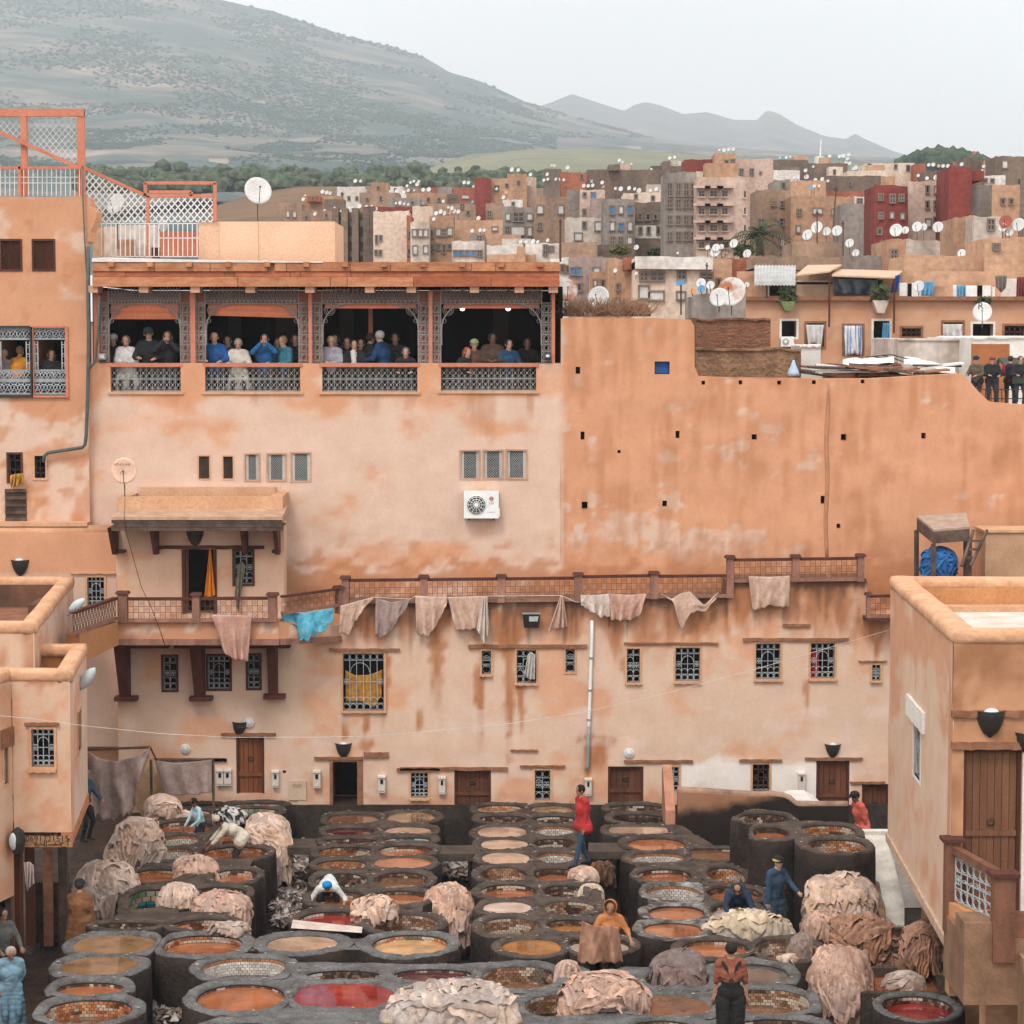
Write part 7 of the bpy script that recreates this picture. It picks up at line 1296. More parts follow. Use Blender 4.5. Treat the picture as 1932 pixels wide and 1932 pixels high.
def streetlamp(pts, Y, label):
    a, b = PY(*pts[0], Y), PY(*pts[1], Y); t = thing('street_lamp', label, 'lamp', a); d = (b-a); n = Vector((-d.z, 0, d.x)).normalized(); w_ = d.length*.24; V = []
    for i in range(9):
        f = i/8; wd = w_*(.35+.65*math.sin(math.pi*min(1, f*.9+.1)))*(1 if f < .98 else .3); c = a+d*f
        for k in range(8): th_ = 2*math.pi*k/8; V.append(c+n*wd*math.cos(th_)+Vector((0, wd*1.1*math.sin(th_), 0)))
    mb = MB().grid(V, 8, 9, True); mb.f += [tuple(range(8))[::-1], tuple(range(64, 72))]; mb.m += [0, 0]; part('head', mb, M('pale_lamp_head', (.50, .56, .58), (.42, .47, .49), rough=.5, bump=0), t, smooth=True); part('arm', MB().tube([a-d*.25+Vector((0, .1, -.05)), a+d*.2], .03, 6), m_gpipe, t)
streetlamp([zp('C4', 645, 705), zp('C4', 765, 545)], 45.5, 'pale grey street lamp head on the stepped house corner'); streetlamp([zp('C1', 445, 1085), zp('C1', 540, 1008)], 50.0, 'pale grey street lamp head on the upper flat roof corner')
# pipes and cables
dp = thing('drainpipe', 'grey drainpipe running down the pale wall from a damp patch', 'pipe', PY(*zp('C6', 1500, 1370), YL)); pts = [(1545, 165), (1545, 300), (1538, 470), (1530, 730), (1520, 1000), (1518, 1040)]
part('upper_length', MB().tube([PY(*zp('C6', *q), YL-.09) for q in pts], .042, 8), m_white, dp, smooth=True); part('lower_length', MB().tube([PY(*zp('C6', *q), YL-.09) for q in ((1518, 1030), (1514, 1200), (1510, 1330), (1498, 1372))], .045, 8), m_gpipe, dp, smooth=True)
j = MB()
for q in ((1540, 468), (1530, 728), (1521, 965)): p = PY(*zp('C6', *q), YL-.09); j.lathe([(.055, -.02), (.055, .03)], p, 10)
part('collar', j, m_gpipe, dp)
def cable(pts, r, name, label, mat, n=5):
    m = MB().tube([Vector(p) for p in pts], r, n); return part(name, m, mat, label=label, cat='cable', loc=pts[0], smooth=True)
cable([PY(*zp('A8', *q), 55.95) for q in ((712, -400), (710, 0), (714, 300), (712, 560), (704, 900), (694, 1130), (684, 1200), (660, 1222), (540, 1240), (420, 1258), (380, 1268), (358, 1290), (350, 1340))], .045, 'conduit', 'dark green cable bundle bent along the tower wall to a small window', m_cable)
cable([PY(*zp('A1', *q), 56.0) for q in ((572, 480), (572, 700), (590, 1100), (606, 1330), (608, 1700), (612, 1900))], .018, 'cable', 'thin dark cable hanging down the tower edge', m_cable)
cable([PY(*zp('A8', *q), 55.97) for q in ((712, 600), (740, 560), (765, 530), (790, 300), (800, 0))], .03, 'cable', 'dark cable climbing from the bundle to the gallery corner', m_cable)
cable([PY(*zp('C1', *q), y_) for q, y_ in (((795, 360), 54.7), ((790, 480), 53.9), ((800, 580), 53.85), ((850, 760), 54.5), ((900, 940), 53.6), ((960, 1060), 53.55), ((1010, 1190), 53.6), ((1050, 1310), 53.6))], .008, 'wire', 'thin brown wire hanging from the lettered dish down to the balcony', m_dwood, 4)
wp = [(-40, 1347), (60, 1356), (165, 1370), (300, 1384), (430, 1391), (600, 1391), (700, 1389), (800, 1381), (950, 1367), (1100, 1344), (1250, 1310), (1400, 1270), (1550, 1226), (1690, 1185)]
cable([PY(x, y, 41+5*(x+40)/1730) for x, y in wp], .006, 'washing_line', 'thin white line strung across the whole pit between the side houses', M('white_cord', (.66, .62, .58), rough=.8, bump=0), 4)
cable([PY(*zp('C2', *q), YL-.18) for q in ((-10, 1098), (160, 1098), (345, 1066), (590, 1000), (830, 1010), (860, 992), (1065, 1000), (1330, 992), (1790, 988), (1880, 1030), (1930, 1030))], .008, 'clothes_line', 'cord along the balustrade foot carrying the drying hides', m_lat, 4)
m_cc = M('cracked_render', (.36, .18, .10), rough=.95, bump=.4)
# ================================================================ hides hung out to dry on the wall
m_hide = M('pale_hide', (.60, .42, .33), (.44, .285, .215), scale=3.2, rough=.8, bump=.5, bs=16, fine=.12, bd=.02); m_hideg = M('grey_hide', (.36, .27, .24), (.22, .155, .14), scale=3, rough=.85, bump=.5, bs=16, bd=.02)
m_hidep = M('pink_hide', (.56, .34, .27), (.42, .235, .18), scale=2.4, rough=.75, bump=.4, bs=14, bd=.02); m_hidew = M('whitish_hide', (.62, .52, .46), (.44, .35, .30), scale=3.5, rough=.85, bump=.6, bs=18, bd=.02); m_hidet = M('tan_hide', (.40, .215, .145), (.26, .13, .085), scale=2.6, rough=.8, bump=.5, bs=14, bd=.02)
def hung(z, top, bot, Y, label, mat, seed, fold=.07, nf=3, ragged=0, cat='hide', name='hanging_hide'):
    return part(name, sheet_hang(Zl(z, top), Zl(z, bot), Y, 34, 26, fold, seed, nf, ragged), mat, label=label, cat=cat, solid=.012, smooth=True, loc=PY(*zp(z, *bot[0]), Y), group='hides and cloths hung to dry')
HG = [('C1', [(1345, 1110), (1470, 1113), (1600, 1115)], [(1425, 1360), (1500, 1398), (1575, 1402)], 53.55, 'pinkish hide hanging from the balcony railing', m_hidep, 1), ('C2', [(5, 1100), (160, 1100), (340, 1068)], [(30, 1190), (118, 1170), (122, 1285), (205, 1250), (225, 1240), (262, 1235), (335, 1150)], 54.1, 'bright turquoise cloth draped on the splayed balcony railing', M('turquoise_cloth', (.14, .46, .58), (.06, .28, .42), scale=6, rough=.9, bump=.4), 2),
 ('C2', [(385, 1055), (490, 1030), (590, 1000)], [(375, 1225), (440, 1238), (480, 1150), (585, 1010)], YL-.15, 'cream triangular hide next to the turquoise cloth', m_hide, 3), ('C2', [(608, 1005), (710, 1030), (825, 1012)], [(605, 1240), (640, 1262), (710, 1220), (760, 1120), (800, 1080)], YL-.15, 'greyish crumpled hide hung after the cream one', m_hideg, 4),
 ('C2', [(860, 993), (960, 995), (1065, 1000)], [(868, 1225), (940, 1250), (990, 1180), (1058, 1050)], YL-.15, 'pale peach hide, first of two joined on the line', m_hide, 5), ('C2', [(1068, 1000), (1200, 995), (1320, 992)], [(1112, 1200), (1190, 1212), (1250, 1195), (1318, 1100)], YL-.15, 'wide pale peach hide, second of two joined on the line', m_hide, 6),
 ('C2', [(1285, 1000), (1318, 998)], [(1248, 1205), (1300, 1302), (1328, 1220)], YL-.28, 'narrow whitish strip hanging in front of the wide peach hide', m_hidew, 7), ('C2', [(1783, 990), (1790, 988), (1798, 990)], [(1703, 1218), (1770, 1200), (1826, 1188)], YL-.15, 'single pointed triangular hide beside the floodlight', m_hide, 8),
 ('C3', [(85, 645), (150, 645), (205, 640)], [(88, 690), (140, 720), (165, 738), (208, 730)], YL-.15, 'grey shaggy fleece hung above the drainpipe', m_hidew, 9), ('C3', [(206, 640), (290, 645), (360, 640)], [(212, 745), (275, 754), (335, 728)], YL-.16, 'pinkish hide hung next to the grey shaggy fleece', m_hidep, 10),
 ('C3', [(420, 640), (465, 662), (500, 640), (540, 630), (600, 688), (660, 632)], [(422, 648), (470, 672), (505, 795), (545, 715), (605, 712), (656, 648)], YL-.18, 'twisted pale rags knotted along the balustrade', m_hide, 11), ('C3', [(785, 567), (870, 570), (957, 565)], [(802, 706), (830, 702), (880, 690), (955, 700)], YL-.18, 'square pale hide hung over the raised balustrade', m_hide, 12),
 ('C4', [(690, 1205), (800, 1275), (930, 1300), (1080, 1265), (1210, 1185)], [(770, 1740), (860, 1770), (930, 1785), (1000, 1745), (1080, 1700), (1100, 1500), (1185, 1330)], 52.6, 'huge taupe hide with tattered hem hung beside the alley', m_hideg, 13), ('C4', [(1245, 1290), (1400, 1312), (1560, 1302), (1705, 1285)], [(1325, 1570), (1480, 1570), (1600, 1565), (1705, 1540)], 53.9, 'second taupe hide hung against the wall by the reddish door', m_hideg, 14),
 ('A8', [(82, 1445), (130, 1432), (188, 1428)], [(80, 1500), (100, 1555), (130, 1530), (185, 1500)], 56.0, 'golden yellow cloth bunched on a tower window sill', m_gld, 15), ('Z1', [(175, 750), (215, 745), (245, 770)], [(190, 900), (200, 955), (250, 900)], 43.2, 'white rag hanging at the shop front by the alley', m_hidew, 16)]
for q in HG: hung(*q[:7], fold=.15 if q[6] in (13,) else .07, ragged=22 if q[6] in (2, 13) else 6, cat='cloth' if 'cloth' in q[4] or 'rag' in q[4] else 'hide')
pl_ = thing('hide_pole', 'bent wooden pole carrying the taupe hides', 'pole', PY(*zp('C4', 690, 1200), 52.7)); part('pole', MB().tube([PY(*zp('C4', 690, 1205), 52.75), PY(*zp('C4', 1210, 1185), 53.2), PY(*zp('C4', 1260, 1290), 53.95), PY(*zp('C4', 1720, 1282), 53.95)], .03, 6), m_grwood, pl_)
for q in (1215, 1715): p = PY(*zp('C4', q, 1285), 53.98); part('prop', MB().tube([p, (p.x, p.y+.02, .9)], .035, 6), m_grwood, pl_)
mo = thing('plaster_mound', 'rounded pale plaster buttress between the two taupe hides', 'buttress', PY(*zp('C4', 1190, 1690), 54.3)); p = PY(*zp('C4', 1190, 1500), 54.4); part('mound', MB().ell((p.x, 54.6, p.z-.1), .36, .35, .75, 16, 10), M('mouldy_plaster', (.46, .30, .17), (.30, .17, .09), scale=3), mo, smooth=True)
# sign board with the phone number under the stepped house
sg = thing('sign_board', 'small ochre sign board with a painted phone number under the stepped house', 'sign', (N1.x-.9, N1.y, zb1-.4)); X0, X1, Ya, Yb, z0, z1 = box_px('Z1', 150, 528, 560, 638, N1.y-.02, .08); part('board', MB().box(X0, X1, Ya, Yb, z0, z1), M('sign_ochre', (.42, .24, .12), (.34, .18, .085), rough=.85), sg)
m_pt = M('sign_paint', (.06, .035, .03), rough=.8, bump=0); p = PY(*zp('Z1', 345, 578), Ya); text('0691721515', (p.x, Ya-.004, p.z), .165, m_pt, sg); a_ = MB()
for cx_, kind in ((455, 'h'), (420, 's'), (385, 's'), (340, 'a'), (325, 'a'), (290, 's'), (262, 'h')):
    p = PY(*zp('Z1', cx_, 622), Ya-.006); p.y = Ya-.006
    if kind == 'a': a_.bar((p.x, p.y, p.z-.03), (p.x, p.y, p.z+.09), .011)
    elif kind == 's': a_.tube([(p.x-.08+.02*i, p.y, p.z+.022*abs(math.sin(i*1.1))-.01) for i in range(9)], .010, 4)
    else: a_.tube([(p.x-.06, p.y, p.z+.04), (p.x+.04, p.y, p.z+.045), (p.x-.03, p.y, p.z), (p.x, p.y, p.z-.04), (p.x+.07, p.y, p.z-.035)], .010, 4)
for cx_ in (405, 300): p = PY(*zp('Z1', cx_, 606), Ya); a_.ell((p.x, Ya-.006, p.z), .014, .008, .014, 6, 4)
p = PY(*zp('Z1', 497, 600), Ya); a_.bar((p.x, Ya-.006, p.z-.07), (p.x, Ya-.006, p.z+.07), .010); a_.bar((p.x, Ya-.006, p.z+.07), (p.x+.04, Ya-.006, p.z+.03), .010); part('script_lettering', a_, m_pt, sg)
o = thing('shop_lamp', 'round black and white lamp at the sign board corner', 'lamp', PY(*zp('Z1', 130, 600), 43)); p = PY(*zp('Z1', 130, 600), 43.0); part('shade', MB().lathe([(.02, .28), (.12, .2), (.14, 0), (.10, -.2), (.02, -.26)], p, 12), m_blk, o); part('glass', MB().ell((p.x-.06, p.y-.09, p.z+.03), .09, .06, .17, 10, 8), m_lampg, o, smooth=True)
# hutch with blue sacking and ladder on the right terrace
ht_ = thing('wooden_hutch', 'old wooden tray hutch on posts against the ochre wall', 'hutch', PY(1760, 1070, 54)); Yh = 53.6
a, b, c, d = (PY(*zp('C3', *q), y_) for q, y_ in (((1555, 432), Yh), ((1705, 420), Yh+.1), ((1690, 360), Yh+1.2), ((1485, 375), Yh+.9)))
part('tray', MB().hexa([p for p in (a, b, c, d)], [p+Vector((0, 0, .28)) for p in (a, b, c, d)]), m_grwood, ht_); part('lid', MB().hexa([p+Vector((0, 0, .28)) for p in (a, b, c, d)], [p+Vector((0, 0, .33)) for p in (a, b, c, d)]), M('bleached_board', (.40, .29, .22), (.30, .20, .15), scale=4), ht_)
for p in (a, b, c, d): part('leg', MB().tube([p, p-Vector((-.02, 0, 1.6))], .06, 5), m_grwood, ht_)
ld = thing('ladder', 'short dark wooden ladder leaning beside the hutch', 'ladder', PY(1850, 1065, 53.3)); m = MB()
for dx in (0, 62): m.tube([PY(*zp('C3', 1672+dx*.6, 525), 53.2), PY(*zp('C3', 1722+dx*.9, 375), 53.7)], .04, 5)
part('rail', m, m_grwood, ld); part('rung', bars('C3', [(1690, 490, 1725, 490), (1702, 455, 1742, 455), (1712, 420, 1755, 420)], 53.4, .035), m_grwood, ld)
bb = thing('terrace_box', 'low ochre terrace wall behind the ladder', 'wall', PY(1900, 1070, 54.6)); X0, X1, Ya, Yb, z0, z1 = box_px('C3', 1770, 2300, 385, 560, 54.4, 1.2); part('wall', MB().box(X0, X1, Ya, Yb, z0-1, z1), M('beige_render', (.50, .31, .19), (.40, .23, .13), scale=1.5), bb); part('coping', MB().box(X0-.05, X1, Ya-.05, Yb, z1, z1+.06), m_lin, bb)
# ================================================================ roofs between the ochre wall and the town
def block(name, label, z, x0, x1, y0, y1, Y, d, mat, cat='wall', down=2.0, bumpy=True):
    a, b = PY(*zp(z, x0, y1), Y), PY(*zp(z, x1, y0), Y); n = 10; mb = MB(); tp_ = [(a.x+(b.x-a.x)*i/n, b.z+.07*(vn(i*.9+x0, y0, 0, 4)-.5)) for i in range(n+1)]
    t = thing(name, label, cat, (a.x, Y, a.z-down)); part('body', mb.prism([(a.x, a.z-down)]+tp_+[(b.x, a.z-down)], 'y', Y, Y+d), mat, t); part('coping', MB().prism([(u, z_) for u, z_ in tp_]+[(u, z_+.05) for u, z_ in tp_[::-1]], 'y', Y-.06, Y+d+.05), mat, t); return t
m_adobe = M('crumbling_adobe', (.30, .175, .10), (.15, .08, .048), scale=2.2, rough=.95, bump=1.0, bs=10, bd=.08); m_bkr = M('stacked_brick', (.27, .125, .07), (.13, .06, .04), scale=4, rough=.95, bump=1.0, bs=16, streak=4, bd=.06)
block('brick_box', 'low crumbling brick roof box above the ochre wall step', 'A7', 588, 895, 100, 215, 60, 3, m_bkr); block('adobe_wall', 'eroded adobe wall just behind the drain holes', 'A7', 588, 1020, 222, 330, 58.3, 1.5, m_adobe); block('white_stub_wall', 'short white wall stub beside the eroded adobe wall', 'A7', 1015, 1100, 210, 300, 61, 2, m_whw)
block('white_roof_house', 'white limewashed roof house with a wide flat top', 'A7', 1720, 2050, 175, 440, 64, 7, m_whw, 'house'); block('white_roof_annex', 'stained white annex wall of the roof house', 'A7', 1415, 1725, 180, 330, 66, 5, TM['q'], 'house')
rng = np.random.RandomState(9)
for k in range(26):
    x = rng.uniform(1030, 1620); y = rng.uniform(285, 328); Y = 57.2+rng.rand()*2.2; p = PY(*zp('A7', x, y), Y); L_ = rng.uniform(.5, 1.6); a = rng.uniform(-.25, .25); w_ = rng.uniform(.08, .35); dx, dz = L_*math.cos(a)/2, L_*math.sin(a)*.3
    part('scrap_board', MB().hexa([p+Vector((-dx, -w_, -dz-.02)), p+Vector((dx, -w_, dz-.02)), p+Vector((dx, w_, dz)), p+Vector((-dx, w_, -dz))], [p+Vector((-dx, -w_, -dz+.02)), p+Vector((dx, -w_, dz+.02)), p+Vector((dx, w_, dz+.04)), p+Vector((-dx, w_, -dz+.04))]), (m_grwood, m_lint, m_whw, m_bkr)[k % 4],
         label='weathered board in the scrap heap on the ochre house roof', cat='board', group='scrap boards on the roof', loc=p)
block('scrap_stack', 'stack of weathered boards and bricks on the ochre house roof', 'A7', 1140, 1430, 288, 335, 59, 1.5, m_bkr, 'stack')
for q, lab, mt in (((('A7', 1190, 262), ('A7', 1400, 246), 60.2)), 'white sheet spread over the roof scrap', m_white), ((('A7', 1440, 250), ('A7', 1650, 285), 60.5), 'white plastic sheet sloping beside the roof house', m_white):
    (z, xa, ya), (_, xb, yb), Y = q; V = []
    for j in range(6):
        for i in range(12): p = PY(*zp(z, xa+(xb-xa)*i/11, ya+(yb-ya)*i/11+j*5), Y-j*.25); p.z += .08*(vn(i*.7, j*.9, 0, 6)-.5); V.append(p)
    part('plastic_sheet', MB().grid(V, 12, 6), mt, label=lab, cat='sheet', solid=.01, smooth=True, loc=V[0])
part('blue_bag', MB().lathe([(.02, .34), (.06, .22), (.14, .04), (.16, -.05), (.02, -.06)], PY(*zp('A7', 988, 318), 57.4), 12), M('pale_blue_bag', (.45, .55, .66), (.35, .44, .55), scale=6, rough=.6, bump=.6), label='pale blue plastic bag on the wall top', cat='bag', loc=PY(*zp('A7', 988, 325), 57.4), smooth=True)
fr_ = thing('iron_bed_frame', 'rusty iron grid frame lying on the roof scrap', 'frame', PY(1640, 680, 60)); part('grid', bars('A7', [(1285, 250, 1390, 240), (1390, 240, 1500, 270), (1285, 250, 1390, 285), (1320, 247, 1425, 280), (1355, 243, 1460, 275)], 60.3, .02), m_dkp, fr_)
tr = thing('terrace_awning', 'dark green awning over the crowded right terrace', 'awning', PY(1890, 700, 58)); a = [PY(*zp('A7', *q), y_) for q, y_ in (((1825, 262), 58.5), ((2000, 262), 58.5), ((2000, 325), 57.2), ((1885, 325), 57.2))]; part('canopy', MB().hexa(a, [p+Vector((0, 0, .06)) for p in a]), M('awning_green', (.055, .075, .055), rough=.9), tr)
part('valance', MB().hexa([p-Vector((0, 0, .2)) for p in (a[3], a[2])]+[p-Vector((0, -.02, .2)) for p in (a[2], a[3])], [a[3], a[2], a[2]+Vector((0, .02, 0)), a[3]+Vector((0, .02, 0))]), MATS['awning_green'], tr); part('post', MB().tube([a[0]-Vector((0, 0, 1.6)), a[0]], .04, 6), m_blk, tr)
tl = thing('terrace_railing', 'black railing at the edge of the crowded right terrace', 'railing', PY(1880, 760, YU+.2)); part('bars', bars('A7', [(1735, 382, 2000, 382), (1760, 420, 2000, 420)]+[(x, 382, x, 430) for x in range(1775, 1990, 22)], YU+.25, .016), m_blk, tl)
zter = PY(*zp('A7', 1850, 470), YU+.5).z; tf_ = thing('terrace_floor', 'white floor of the crowded right terrace', 'terrace', (12.5, 57.5, zter)); part('floor', MB().box(11.3, 15, YU+.46, 63.5, zter-.2, zter), m_whw, tf_); part('back_curtain', MB().box(12.2, 13.2, 62, 62.1, zter, zter+1.6), M('orange_brown_curtain', (.35, .13, .05), rough=.9), tf_)
# big dishes near the wall top, dry brush and a brick dome
s5 = ZT['A5'][2]*K; s6 = ZT['A6'][2]*K
for x, y, r_, Y, lab, mt in ((590, 1155, 85, 58, 'big white dish on the ochre wall top beside the gallery', m_dish), (350, 1100, 88, 58.6, 'big rust-stained dish half hidden by the gallery corner', m_rust), (1500, 1155, 72, 61.6, 'big white dish in front of the rust-streaked dish', m_dish), (1592, 1112, 112, 62.2, 'very big rust-streaked dish above the brick roof box', m_rust),
                           (1300, 1105, 26, 71, 'small orange dish on the grey roof tank', DC['o'][1]), (1368, 1092, 30, 71, 'small blue dish on the grey roof tank', DC['b'][1]), (1437, 1065, 33, 71.5, 'white dish next to the small blue dish', m_dish), (1365, 1050, 38, 71.8, 'white dish behind the small blue dish', m_dish), (1712, 1062, 20, 80.5, 'white dish at the corner of the corrugated awning', m_dish)):
    p = PY(*zp('A5', x, y+r_*1.6), Y); dish(*zp('A5', x, y), r_*s5, Y, lab, mt, zfoot=p.z, group=None, yaw=-20 if x != 350 else 10)
ld_ = dish(*zp('A6', 1628, 1228), 70*s6, 66.5, 'white dish with a small square emblem on the white roof house', m_dish, zfoot=PY(*zp('A6', 1600, 1345), 66.5).z, group=None, yaw=-14, tilt=12); p = PY(*zp('A6', 1612, 1188), 66.1); text('R', (p.x, 66.05, p.z), .28, m_blk, ld_, 'emblem')
dish(*zp('A6', 1160, 1040), 42*s6, 80.8, 'white dish in front of the blue balcony curtain', m_dish, zfoot=PY(*zp('A6', 1160, 1120), 81).z, group=None)
bd_ = thing('brick_dome', 'round rust-red dish-like dome showing above the ochre wall', 'dome', PY(*zp('A5', 885, 1300), 57.4)); p = PY(*zp('A5', 885, 1300), 57.6); part('dome', MB().lathe([(.02, .40), (.13, .38), (.25, .28), (.32, .12), (.34, 0)], p, 22, 'z'), m_bkr, bd_, smooth=True)
br = MB(); rng = np.random.RandomState(12)
for k in range(650):
    x = rng.uniform(310, 960); p = PY(*zp('A5', x, 1300), 57.2+rng.rand()*.7); h = rng.uniform(.15, .5); q = p+Vector((rng.normal()*.25, rng.normal()*.15, h)); br.tube([p, p.lerp(q, .5)+Vector((rng.normal()*.06, 0, 0)), q], [.010, .008, .004], 3, cap=False)
part('dry_brush', br, M('dry_straw', (.34, .21, .13), (.20, .115, .07), rough=.9, bump=0), label='dry reed brush piled along the ochre wall top', cat='brush', kind='stuff', loc=PY(1240, 600, 57.4))
# ================================================================ orange apartment front with balconies
Yq = 82.0; fq = YF(Yq); ap = thing('apartment_row', 'orange apartment front with curtained windows and cluttered balconies', 'building', PY(1650, 690, Yq)); wq = [('A7', 940, 1000, 102, 168), ('A7', 1042, 1113, 112, 208), ('A7', 1196, 1270, 122, 236), ('A7', 1316, 1380, 102, 200), ('A7', 1432, 1510, 132, 166), ('A7', 1602, 1680, 108, 166), ('A7', 1722, 1805, 114, 170), ('A7', 1852, 1940, 122, 170)]
hq = [fq.rect(*q)+(.5,) for q in wq]; ztq = xz(1700, 566, Yq)[1]; xq0, xq1 = xz(1400, 620, Yq)[0], xz(2000, 620, Yq)[0]
wall('wall', fq, xq0, xq1, 5.5, ztq, hq, lambda px, py, V: mixm(np.broadcast_to(np.array((.56, .33, .215)), (len(px), 3)), np.array((.50, .24, .13)), .7*sstep(.4, .7, fbm(px/30, py/22, 0, 95))), ap, .25, thick=1.8)
for i, h in enumerate(hq): win(fq, h, ap, 4, 'plain' if i in (4, 7) else 'none', frame=m_whw if i in (0, 3, 6) else m_lint, fw=.08, gm=m_dwood)
part('ledge', MB().box(xq0, xq1, Yq-.25, Yq+.2, ztq-.02, ztq+.12), m_lint, ap); part('balcony_back', MB().box(xq0, xq1, Yq+1.9, Yq+2.1, ztq-.1, ztq+1.05), TM['o'], ap); part('balcony_floor', MB().box(xq0, xq1, Yq+.2, Yq+1.9, ztq-.2, ztq-.025), m_lint, ap)
def cloth6(z, top, bot, Y, lab, mat, seed=1, fold=.08, nf=3, cat='curtain'): return part('curtain', sheet_hang(Zl(z, top), Zl(z, bot), Y, 20, 10, fold, seed, nf), mat, label=lab, cat=cat, solid=.01, smooth=True, loc=PY(*zp(z, *bot[0]), Y))
m_cur = M('white_curtain', (.62, .60, .58), (.45, .44, .43), scale=6, rough=.9); m_str = M('striped_curtain', (.66, .66, .67), (.14, .20, .34), scale=9, rough=.9, streak=.02, contrast=(.46, .54)); m_bcl = M('blue_cloth', (.01, .10, .42), (.005, .05, .22), scale=3, rough=.7); m_navy = M('navy_tarpaulin', (.035, .045, .065), (.015, .02, .03), scale=1.2, rough=.35, spec=.5); m_lbl = M('pale_blue_curtain', (.16, .38, .56), (.09, .24, .40), scale=3, rough=.9); m_beig = M('beige_canvas', (.56, .40, .28), (.47, .32, .22), scale=2, rough=.9); m_gcl = M('grey_cloth_town', (.20, .16, .13), rough=.9)
for q in (('A7', [(1040, 118), (1113, 118)], [(1048, 200), (1075, 190), (1100, 215)], Yq-.08, 'white net curtain blown out of an orange apartment window', m_cur, 2), ('A7', [(1195, 122), (1270, 122)], [(1200, 248), (1235, 235), (1268, 248)], Yq-.1, 'blue and white striped curtain on the orange apartment front', m_str, 3), ('A7', [(1355, 110), (1382, 110)], [(1350, 200), (1382, 205)], Yq-.05, 'pale blue curtain at a barred apartment window', m_lbl, 4), ('A7', [(1600, 115), (1680, 115)], [(1602, 164), (1680, 164)], Yq+.05, 'grey net curtain in an apartment window above the white annex', m_cur, 5),
          ('A6', [(530, 972), (700, 980), (862, 988)], [(555, 1100), (700, 1105), (850, 1105)], Yq+.1, 'navy tarpaulin stretched across a balcony', m_navy, 6), ('A6', [(985, 965), (1030, 955)], [(950, 1090), (1005, 1080)], Yq+.05, 'bright blue cloth hanging at the balcony tarpaulin', m_bcl, 7), ('A6', [(850, 1100), (900, 1085), (945, 1090)], [(850, 1130), (910, 1145), (940, 1130)], Yq-.05, 'bright blue cloth bunched over the plant box', m_bcl, 8), ('A6', [(1180, 1005), (1278, 1005)], [(1180, 1110), (1260, 1112)], Yq+.6, 'pale blue curtain behind a white dish', m_lbl, 9), ('A6', [(1440, 1035), (1505, 1035)], [(1440, 1130), (1505, 1130)], Yq+.6, 'blue door curtain in the white arched balcony', m_lbl, 10),
          ('A6', [(1720, 965), (1770, 962), (1808, 965)], [(1730, 1050), (1765, 1088), (1800, 1050)], Yq+.0, 'grey cloth hanging on the end balcony', m_gcl, 11), ('A6', [(1880, 975), (1940, 970)], [(1875, 1140), (1940, 1140)], Yq+.2, 'dark red curtain on the end balcony', TM['r'], 12)): cloth6(*q)
def pan(z, x0, x1, y0, y1, Y, d, mat, name='panel'): return part(name, MB().box(*box_px(z, x0, x1, y0, y1, Y, d)), mat, ap)
for q in ((0, 52, 1035, 1125, m_beig), (52, 70, 1035, 1125, TM['w']), (180, 228, 1050, 1130, m_pw), (265, 540, 1010, 1135, m_beig), (265, 535, 1000, 1028, m_cur), (1020, 1075, 1015, 1112, m_white), (1110, 1180, 1015, 1118, m_white), (1415, 1440, 1030, 1138, m_white), (1505, 1590, 1035, 1138, m_white), (1625, 1690, 1035, 1140, m_white), (1700, 1720, 1045, 1140, m_white), (1765, 1880, 985, 1145, m_whw), (1255, 1350, 1040, 1140, TM['t'])): pan('A6', *q[:4], Yq+.7, .1, q[4])
for q in ((68, 152, 1035, 1110), (1085, 1110, 1022, 1115), (1590, 1628, 1035, 1138), (865, 900, 995, 1090)): pan('A6', *q, Yq+.68, .1, m_dark, 'dark_opening')
aw = thing('corrugated_awning', 'white corrugated awning with scalloped edge over a yellow balcony', 'awning', PY(1450, 530, Yq)); n = 26; V = []
for j, (zy0, zy1, dy) in enumerate(((895, 895, 2.4), (1010, 1012, -.5), (1040, 1042, -.52))):
    for i in range(n): p = PY(*zp('A6', -40+(300)*i/(n-1), zy0), Yq+dy); p.z += .05*(i % 2); V.append(p)
part('sheet', MB().grid(V, n, 3), M('zinc_sheet', (.50, .50, .49), (.36, .35, .33), scale=2, rough=.6, bump=.2), aw, solid=.02); part('post', bars('A6', [(50, 1030, 50, 1125), (255, 1030, 255, 1130)], Yq-.3, .04), m_dwood, aw)
for lab, q in (('beige canvas canopy above the navy tarpaulin', ((560, 925), (1045, 938), (985, 985), (525, 970))), ('faded beige roof sheet beside the corrugated awning', ((350, 895), (600, 892), (510, 940), (262, 968)))):
    c = [PY(*zp('A6', *p), Yq+(1.8 if k < 2 else -.3)) for k, p in enumerate(q)]; t = thing('canvas_canopy', lab, 'canopy', c[3]); part('canvas', MB().hexa(c, [p+Vector((0, 0, .05)) for p in c]), m_beig, t); part('pole', MB().tube([c[2], c[2]-Vector((0, 0, 1.9))], .035, 5), m_dwood, t)
